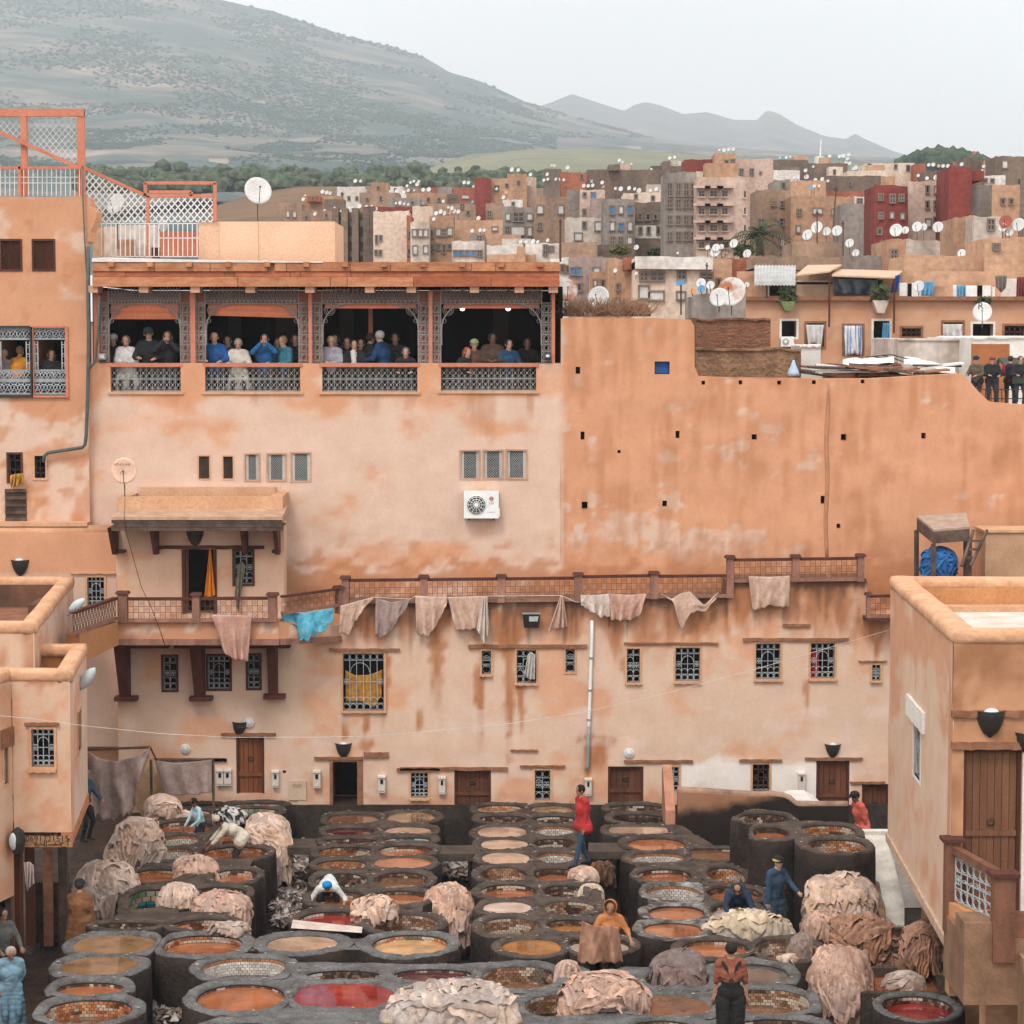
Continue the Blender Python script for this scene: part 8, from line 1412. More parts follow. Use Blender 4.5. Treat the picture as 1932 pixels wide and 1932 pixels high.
for q, lab, mt in (((150, 262, 1150, 1220), 'green hanging plant box with trailing leaves', M('green_box', (.20, .24, .10), rough=.9)), ((825, 942, 1145, 1238), 'pale concrete plant box below the blue cloth', TM['q'])):
    x0, x1, y0, y1 = q; pp_ = [xz(*zp('A6', *p), Yq-.5) for p in ((x0, y0), (x1, y0), (x1-.28*(x1-x0), y1), (x0+.3*(x1-x0), y1))]; t = thing('plant_box', lab, 'plant box', (pp_[0][0], Yq-.5, pp_[2][1])); part('box', MB().prism(pp_, 'y', Yq-.55, Yq-.02), mt, t); lf = MB()
    for k in range(150): p = Vector((random.uniform(pp_[0][0], pp_[1][0]), Yq-.3+random.uniform(-.25, .2), pp_[0][1]+random.uniform(-.05, .5))); u = Vector((random.gauss(0, .08), random.gauss(0, .08), random.gauss(0, .08))); v = Vector((random.gauss(0, .05), 0, random.gauss(0, .06))); lf.add([p-u, p+v, p+u, p-v], [(0, 1, 2, 3)])
    part('leaves', lf, MATS['roof_green'], t)
bush(*zp('A6', 1640, 1145), 26, 10, Yq-.2, 'trailing green plant on the ledge behind the emblem dish', 160); bush(*zp('A7', 1335, 218), 22, 16, Yq-.3, 'trailing green plant under the barred apartment window', 140)
for k, (z, x, y0, y1, Y) in enumerate((('A5', 305, 565, 890, 57.5), ('A6', 545, 310, 660, 95), ('A6', 608, 560, 820, 91), ('A5', 1215, 1045, 1290, 70), ('A5', 1410, 895, 1180, 84), ('A6', 418, 480, 720, 92))):
    t = thing('roof_aerial', ('tall thin mast rising at the gallery roof end', 'thin leaning mast among the big dishes', 'pale mast beside the brown roof box', 'thin mast with a blue aerial before the cream house', 'thin dark mast before the cream house window', 'thin mast behind the pair of big dishes')[k], 'mast', PY(*zp(z, x, y1), Y)); part('mast', bars(z, [(x+(14 if k == 1 else 0), y0, x-(14 if k == 1 else 0), y1)], Y, .035), m_dkp, t); part('crosspiece', bars(z, [(x-12, y0+20, x+12, y0+24)] if k != 3 else [(x-35, y0+8, x+30, y0-6)], Y-.05, .03 if k != 3 else .1), m_dkp if k != 3 else DC['b'][1], t)
# ================================================================ heaps of hides
m_fur = M('brown_fleece', (.16, .075, .04), (.07, .032, .018), scale=6, rough=.95, bump=1, bs=30, bd=.05); m_crm = M('cream_hide', (.62, .53, .40), (.48, .38, .27), scale=2.5, rough=.75, bump=.4, bs=14, bd=.02); m_red = M('red_wet_hide', (.55, .06, .045), (.38, .03, .025), scale=4, rough=.45, bump=.4)
m_grp = M('mauve_hide', (.25, .17, .15), (.14, .095, .09), scale=3, rough=.8, bump=.5, bs=14, bd=.02); m_bw = M('black_and_white_rag', (.55, .56, .60), (.02, .02, .022), scale=5, rough=.4, bump=.6, contrast=(.48, .56))
m_pile = M('piled_hide', (1, 1, 1), (.70, .63, .58), scale=5, rough=.78, bump=.6, bs=22, fine=.14, attr='Col', bd=.015, spec=.3)
HC_ = {'blue_sack': (.02, .12, .34), 'pale_hide': (.57, .425, .345), 'pink_hide': (.52, .35, .28), 'whitish_hide': (.48, .385, .33), 'tan_hide': (.33, .185, .125), 'grey_hide': (.28, .215, .19), 'brown_fleece': (.12, .06, .035), 'cream_hide': (.54, .45, .34), 'red_wet_hide': (.50, .055, .04), 'mauve_hide': (.21, .15, .135), 'black_and_white_rag': (.30, .30, .32)}
PV = np.linspace(0, 1, 80); PR = np.sin(PV*np.pi/2)**.75; 
def heap(z, x0, x1, y0, y1, style, mat, seed, label, zb=RZ, dr=.75, amp=.05, name='hide_heap', cat='hides', nf=16, boxy=2.3):
    """a mound with thin limp skins laid over it, one on the other, their edges free"""
    a, b = PZ(*zp(z, x0, y1), zb), PZ(*zp(z, x1, y1), zb); W = (b.x-a.x)*.87; D = W*dr; cy_ = a.y+D*.42; tp = PY(*zp(z, (x0+x1)/2, y0), cy_); cx_ = tp.x; h = max(.06, tp.z-zb-.06-amp*1.2); rng = np.random.RandomState(seed)
    ze = .75 if style != 'fringe' else .55; PZz = np.maximum(0, np.cos(PV*np.pi/2))**ze; al = np.concatenate([[0], np.cumsum(np.hypot(np.diff(PR)*(W+D)/4, np.diff(PZz)*h))]); smax = al[-1]; wet = mat is m_red
    def surf(qx, qy):
        s = np.hypot(qx, qy); th = np.arctan2(qy, qx); r = np.interp(s, al, PR)+np.maximum(0, s-smax)*.10; zz = np.interp(s, al, PZz)*h-np.maximum(0, s-smax); zz = np.maximum(zz, -zb*.55 if style != 'fringe' else -1.2); ct, st = np.cos(th), np.sin(th)
        w = 1+.40*(fbm(ct*1.1+seed, st*1.1, zz*1.5, seed, 3)-.5)*2*np.clip(s/smax, 0, 1); zz = zz*(1+.22*(fbm(qx*1.8+seed, qy*1.8, 0, seed+1, 3)-.5)*2*(zz > 0)); t = np.clip(s/smax, 0, 1)**1.4*1.45
        return np.stack([ct*r*w*W/2, st*r*w*D/2, zz], -1), np.stack([ct*np.sin(t), st*np.sin(t), np.cos(t)], -1)
    V, C = MB(), []; n1, n2 = 40, 16; A = np.linspace(0, 2*np.pi, n1, endpoint=False)[None, :]; Rr = np.linspace(.02, 1, n2)[:, None]; base = np.array(HC_[mat.name]); P, N = surf(np.cos(A)*Rr*smax, np.sin(A)*Rr*smax); V.grid((P+np.array([cx_, cy_, zb])).reshape(-1, 3), n1, n2, True); C += [base*.55]*(n1*n2)
    big = W > 1.0; K_ = int(np.clip(12+W*7, 12, 22)) if h > .12 else 6; ns, nr = 48, 16; A = np.linspace(0, 2*np.pi, ns, endpoint=False)[None, :]; Rr = np.linspace(.0, 1, nr)[:, None]
    for k in range(K_):
        f = (k+.5)/K_; an = k*2.399+seed; dc = smax*(1.02-.95*f**.8)*(1 if style != 'roll' else .9); sz = smax*rng.uniform(.36, .62)+.08; qc = np.array([math.cos(an)*dc, math.sin(an)*dc*1.0])
        R_ = sz*(1+.5*(fbm(np.cos(A)*1.6+k*3.1, np.sin(A)*1.6, seed, seed+k, 3)-.5)*2+(.16*(vn(np.cos(A)*7, np.sin(A)*7, k, seed)-.5)*2 if style == 'fringe' else 0)); as_ = rng.uniform(.38, .8) if style == 'fold' else rng.uniform(.6, 1); ro = rng.rand()*3.14 if style != 'roll' else 1.57
        ux, uy = np.cos(A)*R_*Rr, np.sin(A)*R_*Rr*as_; qx, qy = qc[0]+ux*math.cos(ro)-uy*math.sin(ro), qc[1]+ux*math.sin(ro)+uy*math.cos(ro); P, N = surf(qx, qy)
        fd = rng.rand()*3.14 if style == 'fold' else 0; wv = fbm(P[..., 0]*3+k, P[..., 1]*3, P[..., 2]*3, seed+7, 3)-.5
        if style == 'fringe': q = np.arctan2(qy, qx)*max(5, smax*13)+5*wv
        elif style == 'roll': q = P[..., 0]*19+7*wv+k
        else: q = (ux*.25*math.cos(fd)+uy)*rng.uniform(20, 32)+9*wv
        fo = np.abs(np.sin(q))**.75*(.35+1.2*vn(ux*4+k, uy*4, 0, seed+2)); e = Rr**3
        d = .014+.0055*k*(1 if big else .7)+amp*1.75*fo*(.55+.45*Rr)+.04*e*(vn(np.cos(A)*3+k, np.sin(A)*3, 0, seed+4)-.35)-.012*(Rr > .99)
        Q = P+N*d[..., None]; Q[..., 2] = Q[..., 2]-.03*e*(N[..., 2] < .5); V.grid((Q+np.array([cx_, cy_, zb])).reshape(-1, 3), ns, nr, True)
        tint = base*rng.uniform(.82, 1.35)*(1+np.array([.04, 0, -.05])*rng.normal()); g = fbm(P[..., 0]*4+k, P[..., 1]*4, P[..., 2]*4, seed+11, 3)[..., None]; dirt = sstep(.52, .75, g); cc = tint*(1-dirt*.30)*(.92+.16*Rr[..., None]**4)
        if mat is m_bw: cc = np.where(vn(ux*9, uy*9, k, seed)[..., None] > .52, .55, .02)*np.ones(3)
        C += list(cc.reshape(-1, 3))
    return part(name, V, m_pile, label=label, cat=cat, smooth=True, loc=(cx_, cy_, zb), group='heaps of hides on the vats', col=np.array(C))
for q in [('Z2', 560, 860, 165, 372, 'fold', m_hide, 1, 'small pale folded hide heap beside the boy in the light blue shirt'), ('Z2', 700, 975, 285, 362, 'fold', m_hide, 41, 'flat spread of pale hide in front of the boy', RZ, .6, .03), ('Z2', 255, 745, 385, 835, 'fold', m_hide, 2, 'tall cream heap of thick folded hides beside the alley', .95, .7, .075), ('Z1', 530, 1005, 765, 1165, 'fold', m_hide, 3, 'sprawling folded hide heap behind the man in the brown coat', .6, .7, .08),
 ('Z2', 825, 1165, 685, 912, 'fringe', m_hidep, 4, 'bundle of orange-pink hide strips under the bending man', 1.0, .7, .05), ('Z2', 1412, 1822, 320, 640, 'fold', m_hide, 5, 'rounded pale hide heap on the rear block corner', RZ-.15, .7, .05), ('Z2', 1590, 1810, 560, 845, 'fringe', m_hide, 6, 'tail of pale hides trailing over the rear block edge', .55, .5, .05),
 ('Z2', 682, 1010, 950, 1225, 'fringe', m_hide, 7, 'ragged pale heap, left of the joined pair near the bending man', .95, .7, .06), ('Z2', 985, 1465, 1000, 1285, 'fringe', m_hidep, 8, 'long ragged pinkish heap, right of the joined pair', .9, .6, .06), ('Z2', 1118, 1475, 1245, 1362, 'fold', m_hidew, 9, 'low white fleecy heap behind the grey double block', RZ, .6, .04), ('Z3', 752, 1085, 925, 1115, 'fold', m_hide, 10, 'crumpled pale hides beside the blue-capped dyer', RZ, .6, .05),
 ('Z3', 1340, 1752, 802, 1330, 'fringe', m_hidep, 11, 'tall grey-pink heap of hides with long hanging tails', .35, .75, .07), ('Z4', 858, 1130, 762, 905, 'fold', m_hidep, 12, 'pink hide draped over the rim behind the hooded man', RZ-.1, .7, .02), ('Z4', 962, 1158, 880, 1075, 'fringe', m_crm, 13, 'cream hide draped over the rim just behind the hooded man', RZ-.35, .7, .02), ('Z4', 1065, 1245, 725, 880, 'fold', m_fur, 14, 'shaggy dark brown fleece by the walker’s feet', RZ-.35, .6, .06),
 ('Z5', 408, 1052, 1072, 1285, 'roll', m_crm, 15, 'long cream roll of hides before the crouching worker', RZ-.2, .42, .045), ('Z5', 1172, 1718, 785, 1105, 'fringe', m_hide, 16, 'large ragged pale heap below the raised vats', 1.0, .55, .07), ('Z5', 1172, 1480, 1045, 1275, 'fringe', m_hidep, 17, 'ragged pink heap below the large pale one', .75, .6, .06), ('Z5', 1342, 1850, 1080, 1440, 'fold', m_hidet, 18, 'big tan heap of soft folded leather near the corner house', .6, .6, .09),
 ('Z8', 1192, 1520, 338, 705, 'fringe', m_hidep, 19, 'dome of mottled tan hides with shaggy hem beside the front vats', .1, .8, .06), ('Z8', 437, 722, 348, 512, 'fold', m_grp, 20, 'mauve-grey hide lying over a vat beside the man in waders', RZ-.1, .6, .03), ('Z8', 1112, 1235, 268, 385, 'fringe', m_hideg, 21, 'grey fleece hung over the rim of a low vat', RZ-.35, .5, .03), ('Z8', 22, 400, 450, 632, 'fold', m_hidep, 22, 'pink folded hide heap in front of the hooded man', RZ, .6, .06), ('Z8', -20, 95, 385, 520, 'fringe', m_hidep, 23, 'strip of pinkish hide trailing beside the hooded man', RZ-.2, .6, .04),
 ('Z7', 508, 1455, 535, 770, 'roll', m_hidew, 24, 'long thick roll of whitish hides across the front vats', RZ, .34, .06), ('Z8', 1650, 1845, 185, 440, 'fold', m_hidet, 25, 'twisted brown hides hanging beside the corner house post', .8, .6, .07), ('Z2', 1150, 1430, 275, 400, 'fold', m_bw, 26, 'shiny black and white plastic rags on the rear block', RZ, .6, .05), ('Z8', 1570, 1750, 448, 532, 'fold', m_hidew, 27, 'white hide floating in the square orange pit', .55, .5, .03),
 ('Z3', 435, 655, 1095, 1180, 'fold', m_red, 28, 'red-dyed hide between the blue-capped dyer’s hands', RZ-.34, .8, .03), ('Z4', 165, 590, 935, 1008, 'fold', m_hidep, 29, 'pink skins floating in an orange vat', RZ-.5, .45, .03), ('Z8', 615, 700, 335, 372, 'fold', m_hidep, 30, 'pinkish scrap of hide in the low orange vat', RZ-.33, .6, .02), ('Z8', 1045, 1150, 352, 392, 'fold', m_hide, 31, 'flat pink hide scrap on the rim before the grey fleece', RZ, .5, .02)]: heap(*q)
heap('C3', 1512, 1650, 452, 535, 'fold', M('blue_sack', (.02, .12, .34), rough=.5), 33, 'crumpled blue sacking under the wooden hutch', PY(*zp('C3', 1580, 535), 53.8).z, .8, .05, 'sacking', 'sack')
for q, zb_, lab in ((('Z5', 1200, 1690, 1105), 1.0, 'dark masonry bench under the large ragged pale heap'), (('Z5', 1200, 1450, 1275), .75, 'dark masonry bench under the ragged pink heap'), (('Z5', 1390, 1800, 1440), .6, 'dark masonry bench under the tan leather heap')):
    a, b = PZ(*zp(q[0], q[1], q[3]), zb_), PZ(*zp(q[0], q[2], q[3]), zb_); V = [(a.x+(b.x-a.x)*(.5+.5*math.cos(t)*(1+.1*math.sin(3*t))), a.y+.45+.42*math.sin(t)) for t in np.linspace(0, 2*math.pi, 20, endpoint=False)]; part('stone_bench', MB().prism(V, 'z', 0, zb_+.03), m_vwall, label=lab, cat='bench', loc=(a.x, a.y, 0))
fb_ = PZ(*zp('Z3', 230, 1160), RZ); part('rim_cloth', MB().hexa([PZ(*zp('Z3', *q), RZ+.01) for q in ((225, 1200), (815, 1240), (820, 1190), (240, 1130))], [PZ(*zp('Z3', *q), RZ+.06) for q in ((225, 1200), (815, 1240), (820, 1190), (240, 1130))]), m_hidew, label='whitish cloth laid on the rim before the blue-capped dyer', cat='cloth', loc=fb_)
# ================================================================ people
SK = dict(l=(.50, .29, .21), m=(.36, .19, .125), d=(.17, .085, .055)); PM = {}
def pm(c, rough=.85):
    k = tuple(round(v, 3) for v in c)
    if k not in PM: PM[k] = M('cloth_%d' % len(PM), c, tuple(v*.7 for v in c), scale=5, rough=rough, bump=.5, bs=12, bd=.02)
    return PM[k]
def capsule(mb, p0, p1, r0, r1, n=10):
    p0, p1 = Vector(p0), Vector(p1); d = p1-p0; L_ = d.length; d = d/L_ if L_ > 1e-6 else Vector((0, 0, 1)); pts, rs_ = [], []
    for k in range(4): a = math.pi/2*k/3; pts.append(p0-d*r0*math.cos(a)); rs_.append(max(1e-3, r0*math.sin(a)))
    for k in range(4): a = math.pi/2*k/3; pts.append(p1+d*r1*math.sin(a)); rs_.append(max(1e-3, r1*math.cos(a)))
    mb.tube(pts, rs_, n)
def ik(a, b, l1, l2, pole):
    d = b-a; L_ = min(d.length, (l1+l2)*.999); dn = d.normalized(); b = a+dn*L_; x = (l1*l1-l2*l2+L_*L_)/(2*L_); h = math.sqrt(max(0, l1*l1-x*x)); p = pole-dn*pole.dot(dn); p = p.normalized() if p.length > 1e-5 else Vector((0, 0, 1)); return a+dn*x+p*h, b
PEND = []
def person(label, feet, h, yaw=0, lean=8, hl=(-.22, -.30, 1.0), hr=(.22, -.30, 1.0), fl_=(-.11, 0, .05), fr_=(.11, 0, .05), sk='l', hair=(.05, .03, .02), top=(.1, .1, .1), bot=(.03, .035, .05), shoe=(.03, .025, .02), bulk=1.0, hat=None, hcol=None, long_=0, coat=0, head_t=10, face=0, dz=0, extra=None, sleeve=1.0, hood=None, group=None, vox=.024):
    """feet: place on the ground; hands and feet are targets in the body's own frame (x to its left on screen, -y forward), in metres for a 1.75 m figure"""
    s = h/1.75; t = thing('person', label, 'person', feet, group); t.rotation_euler = (0, 0, R(yaw)); t.scale = (s, s, s)
    a = R(lean); up = Vector((0, -math.sin(a), math.cos(a))); pel = Vector((0, .02+.12*math.sin(a), .93+dz)); ch = pel+up*.30; nk = pel+up*.52; X = Vector((1, 0, 0)); fw = Vector((0, -math.cos(a), -math.sin(a)))
    ha = R(lean*.75+head_t); hup = Vector((0, -math.sin(ha), math.cos(ha))); hc = nk+hup*.165; hfw = Vector((math.sin(R(face)), -math.cos(R(face))*math.cos(ha), -math.sin(ha))); prs = []   # (p0,p1,r0,r1,mat,prio)
    T, B, S, H, E = 0, 1, 2, 3, 4; b = bulk
    prs += [(pel-X*.075, pel+X*.075, .115*b, .115*b, B if not coat else T), (pel+up*.03, ch, .125*b, .14*b, T), (ch-X*.06, ch+X*.06, .13*b, .13*b, T), (nk-X*.13-up*.055, nk+X*.13-up*.055, .075*b, .075*b, T), (nk-up*.06, nk+hup*.07, .055, .05, S), (hc-hup*.05+hfw*.02, hc+hup*.03, .068, .088, S), (hc-hup*.02+hfw*.085, hc-hup*.045+hfw*.10, .012, .016, S), (hc-hup*.1+hfw*.05, hc-hup*.085+hfw*.055, .035, .035, S)]
    hands = []
    for sg, tg in ((-1, hl), (1, hr)):
        sh = nk-up*.06+X*sg*.175; tg = Vector(tg); el, wr = ik(sh, tg, .285, .26, Vector((sg*.7, .55, -.75))); hd = (wr-el).normalized()
        prs += [(sh, el, .062*b, .05*b, T), (el, el.lerp(wr, sleeve), .05*b, .04*b, T)] + ([(el.lerp(wr, sleeve), wr, .036, .03, S)] if sleeve < .95 else []) + [(wr, wr+hd*.07, .030, .033, S)]; hands.append((wr, hd, sg))
    for sg, tg in ((-1, fl_), (1, fr_)):
        hp_ = pel+X*sg*.09-Vector((0, 0, .03)); tg = Vector(tg)+Vector((0, 0, .04)); kn, an = ik(hp_, tg, .44, .43, Vector((sg*.15, -1, .1)))
        prs += [(hp_, kn, .092*min(b, 1.1), .064, B), (kn, an, .062, .045, B), (an+Vector((0, .03, -.03)), an+Vector((sg*.02, -.15, -.045)), .042, .036, H)]
    if coat:
        zt_ = pel.z; zc = max(.12, zt_-coat); n = max(2, int(coat/.12))
        for k in range(n+1):
            f = k/n; c = pel.lerp(Vector((0, .02, zc)), f); w_ = (.10+.06*f); prs.append((c-X*w_, c+X*w_, .105*b+.02*f, .105*b+.02*f, T))
    if extra: prs += [(Vector(p), Vector(q), r0, r1, m_) for p, q, r0, r1, m_ in extra]
    mb = MB()
    for p in prs: capsule(mb, p[0], p[1], p[2], p[3])
    mats = [pm(top), pm(bot), M('skin_'+sk, SK[sk], tuple(v*.85 for v in SK[sk]), scale=8, rough=.6, bump=.05), pm(shoe), M('eye_dark', (.02, .015, .012), rough=.3, bump=0)]
    o = part('body', mb, mats, None, smooth=True); o.parent = t
    q = o.modifiers.new('r', 'REMESH'); q.mode = 'VOXEL'; q.voxel_size = vox; q.use_smooth_shade = True; q2 = o.modifiers.new('s', 'SMOOTH'); q2.iterations = 3; q2.factor = .5
    ex = MB()
    for wr, hd, sg in hands:   # five fingers, rooted in the palm
        sd_ = hd.cross(Vector((0, 0, 1))); sd_ = sd_.normalized() if sd_.length > .1 else X; dn = sd_.cross(hd)*-1
        for k in range(4): r0 = wr+hd*.075+sd_*(k-1.5)*.019; L_ = (.062, .072, .067, .052)[k]; ex.tube([r0-hd*.02, r0+hd*L_*.55, r0+hd*L_*.85-Vector((0, 0, 1))*.025], [.0095, .009, .007], 5, S)
        r0 = wr+hd*.03-sd_*sg*.025; ex.tube([r0, r0-sd_*sg*.03+hd*.03, r0-sd_*sg*.032+hd*.06], [.011, .010, .008], 5, S)
    sx = hfw.cross(hup).normalized()
    for sg in (-1, 1): ex.ell(hc+hup*.0+hfw*.088+sx*sg*.032, .012, .009, .008, 6, 4, E); ex.ell(hc-hup*.015+sx*sg*.087, .012, .02, .03, 6, 4, S)
    ex.ell(hc-hup*.068+hfw*.083, .022, .008, .006, 6, 4, E); PEND.append((o, prs, ex))
    def P_(name, m, c): q = part(name, m, c if not isinstance(c, tuple) else pm(c), None, smooth=True); q.parent = t; return q
    bk = Vector((-hfw.x, -hfw.y, 0)).normalized() if Vector((hfw.x, hfw.y, 0)).length > 1e-3 else Vector((0, 1, 0))
    if hair and not hood:
        m = MB(); m.ell(hc+bk*.022+hup*.028, .097, .102, .098, 14, 9)
        if long_:
            for dx in (-.05, 0, .05): capsule(m, hc+bk*.05+sx*dx, hc+bk*.06-Vector((0, 0, long_))+sx*dx*1.5, .06, .035, 8)
        P_('hair', m, hair)
    if hat:
        m = MB(); m.ell(hc+hup*.052+bk*.01, .105, .11, .085, 14, 9)
        if hat == 'cap': m.hexa([hc+hup*.065+hfw*.06-sx*.075, hc+hup*.065+hfw*.06+sx*.075, hc+hup*.045+hfw*.185+sx*.05, hc+hup*.045+hfw*.185-sx*.05], [hc+hup*.078+hfw*.06-sx*.075, hc+hup*.078+hfw*.06+sx*.075, hc+hup*.056+hfw*.185+sx*.05, hc+hup*.056+hfw*.185-sx*.05])
        P_('hat', m, hcol or (.02, .02, .022))
        if hat == 'beanie': m = MB(); m.lathe([(.104, -.02), (.112, 0), (.104, .025)], hc+hup*.045+bk*.012, 14); P_('hat_band', m, hood if isinstance(hood, tuple) else hcol or (.05, .05, .05))
    if hood and hat != 'beanie':
        V = []; nu, nv = 16, 10
        for j in range(nv):
            f = j/(nv-1)
            for i in range(nu):
                an = 2*math.pi*i/nu; rr_ = .125*math.sin(min(1, .12+f*.80)*math.pi*.62)**.6; ctr = hc+bk*(.13-.20*f)+hup*(.02); V.append(ctr+sx*rr_*math.cos(an)*.9+hup*rr_*1.2*math.sin(an))
        m = MB().grid(V, nu, nv, True); m.f.append(tuple(range(nu))); m.m.append(0); capsule(m, nk-up*.02+bk*.06-sx*.06, nk-up*.02+bk*.06+sx*.06, .07, .07); q = P_('hood', m, hood); q.modifiers.new('t', 'SOLIDIFY').thickness = .012
    return t
def finish_people():
    dg = bpy.context.evaluated_depsgraph_get()
    for o, prs, ex in PEND:
        me = bpy.data.meshes.new_from_object(o.evaluated_get(dg)); n = len(me.vertices); co = np.empty(n*3); me.vertices.foreach_get('co', co); co = co.reshape(-1, 3)
        fs = [tuple(p.vertices) for p in me.polygons]; C = np.array([co[list(f)].mean(0) for f in fs]); best = np.full(len(C), 9e9); mi = np.zeros(len(C), int)
        for p0, p1, r0, r1, m_ in prs:
            a, b = np.array(p0), np.array(p1); d = b-a; L_ = max(1e-9, d @ d); u = np.clip((C-a) @ d/L_, 0, 1); q = np.linalg.norm(C-(a+u[:, None]*d), axis=1)-(r0+(r1-r0)*u); k = q < best-1e-4; best[k] = q[k]; mi[k] = m_
        nrm = np.empty(n*3); me.vertices.foreach_get('normal', nrm); nrm = nrm.reshape(-1, 3); cl = np.zeros(n); 
        for f, m_ in zip(fs, mi):
            if m_ < 2: cl[list(f)] = 1
        co = co+nrm*(cl*.02*(np.abs(np.sin(co[:, 2]*34+9*fbm(co[:, 0]*7, co[:, 1]*7, co[:, 2]*3, 5, 2)))**.7*fbm(co[:, 0]*6, co[:, 1]*6, co[:, 2]*6, 8, 2)-.3))[:, None]
        old = o.data; m2 = bpy.data.meshes.new('body'); m2.from_pydata(co.tolist()+[tuple(v) for v in ex.v], [], fs+[tuple(i+n for i in f) for f in ex.f])
        for m_ in old.materials: m2.materials.append(m_)
        m2.polygons.foreach_set('material_index', mi.tolist()+ex.m); m2.polygons.foreach_set('use_smooth', [True]*len(m2.polygons)); m2.update(); o.modifiers.clear(); o.data = m2
# ---- workers in the pit
def stand(z, x, y, zf, hh): # place from the top of the head
    p = zp(z, x, y); d = ray(*p); t_ = (zf+hh-HC)/d[2]; return (d[0]*t_, d[1]*t_, zf)
person('man in a red hooded jacket and jeans walking along the vat rims', PZ(*zp('Z4', 985, 745), RZ), 1.74, -62, 4, (-.16, -.02, .72), (.20, -.10, .74), (-.09, .20, .03), (.10, -.24, .0), 'm', (.015, .012, .01), (.46, .035, .035), (.035, .075, .13), bulk=1.12, coat=.1, face=-5, head_t=14, group=None, hood=None)
p_ = PZ(*zp('Z4', 985, 745), RZ)
person('hooded man in an orange shirt holding up a wet brown hide', stand('Z4', 1215, 1010, .45, 1.76), 1.74, 12, 6, (-.36, -.34, 1.10), (.30, -.36, 1.05), sk='m', hair=None, top=(.50, .19, .065), bot=(.05, .045, .04), bulk=1.15, face=-28, head_t=14, hood=(.50, .19, .065), sleeve=.25, vox=.02)
hung('Z4', [(985, 1205), (1060, 1240), (1150, 1252), (1215, 1240), (1285, 1262)], [(945, 1545), (1050, 1560), (1150, 1555), (1250, 1560), (1325, 1545)], 40.8, 'wet brown hide held up by the hooded man', m_hidet, 31, fold=.11, nf=2.2, ragged=8)
person('man in a plaid shirt and dark waders with braces, seen from behind', stand('Z8', 826, 290, RZ, 1.74), 1.74, 178, 0, (-.27, -.05, .72), (.27, -.05, .72), sk='m', hair=(.02, .016, .014), top=(.24, .075, .045), bot=(.018, .017, .016), bulk=1.12, sleeve=.1, head_t=-4, vox=.018,
       extra=[((0, .02, .95), (0, .02, 1.12), .15, .15, 1), ((-.05, .02, .95), (.05, .02, .95), .145, .145, 1), ((-.14, .12, 1.44), (.02, .165, 1.15), .02, .02, 1), ((.14, .12, 1.44), (-.02, .165, 1.15), .02, .02, 1), ((-.11, .0, .1), (-.11, .01, .8), .10, .13, 1), ((.11, .0, .1), (.11, .01, .8), .10, .13, 1)])
person('dyer in a white shirt and blue cap bending into the red vat', PZ(*zp('Z3', 545, 1150), RZ-.62), 1.7, 0, 98, (-.34, -.56, .50), (.34, -.56, .50), (-.22, -.12, 0), (.22, -.12, 0), 'm', None, (.62, .63, .62), (.025, .028, .035), hat='skull', hcol=(.01, .22, .55), bulk=1.1, sleeve=.35, dz=-.08, head_t=-20, vox=.02)
person('man in a cream shirt bending over the orange-pink hide strips', PZ(*zp('Z2', 1370, 880), RZ-.6), 1.72, -80, 62, (-.12, -.82, .62), (.14, -.72, .66), sk='d', hair=(.015, .012, .01), top=(.60, .54, .44), bot=(.04, .038, .035), bulk=1.12, sleeve=.55, coat=.1, head_t=-5, vox=.02, hat='skull', hcol=(.5, .42, .33))
person('boy in a light blue shirt standing in a rear vat', stand('Z2', 1025, 165, .5, 1.45), 1.45, -60, 14, (-.15, -.35, .9), (.18, -.30, .95), sk='d', hair=(.012, .01, .01), top=(.42, .60, .66), bot=(.03, .03, .04), head_t=20)
person('man in a brown coat and dark cap, seen from behind by the alley', stand('Z1', 580, 868, .25, 1.72), 1.72, 170, 4, (-.25, -.12, .75), (.26, -.16, .8), sk='m', hair=(.05, .04, .035), top=(.23, .10, .045), bot=(.03, .025, .02), bulk=1.3, coat=.5, hat='skull', hcol=(.02, .022, .026), head_t=6)
person('old man in a pale blue robe with a hand behind his back, by the alley', stand('Z1', 68, 1335, .05, 1.72), 1.72, 25, 6, (-.22, -.02, .95), (.16, .18, .92), sk='m', hair=(.42, .41, .40), top=(.20, .33, .42), bot=(.14, .24, .32), bulk=1.28, coat=.72, head_t=28, vox=.02)
m_plaid = M('black_white_plaid', (.42, .42, .38), (.02, .02, .02), scale=14, rough=.9, contrast=(.46, .54))
person('man in a black and white plaid shirt at the shop front', stand('Z1', 15, 1072, .1, 1.72), 1.72, 40, 4, sk='m', hair=(.02, .016, .014), top=(.12, .12, .11), bot=(.03, .03, .035), bulk=1.15)
person('man in dark blue standing in the shade by the huge taupe hide', PZ(*zp('Z1', 625, 600), .8), 1.72, 60, 5, sk='m', hair=(.02, .016, .014), top=(.05, .085, .12), bot=(.02, .02, .025), bulk=1.15)
person('man in a blue raincoat and black and yellow beanie below the raised vats', stand('Z5', 935, 610, .5, 1.74), 1.74, 38, 6, (-.24, -.05, .78), (.22, -.38, 1.05), sk='l', hair=None, top=(.035, .07, .12), bot=(.03, .035, .04), bulk=1.22, coat=.3, hat='beanie', hcol=(.02, .02, .02), hood=(.55, .45, .12), face=15, vox=.02)
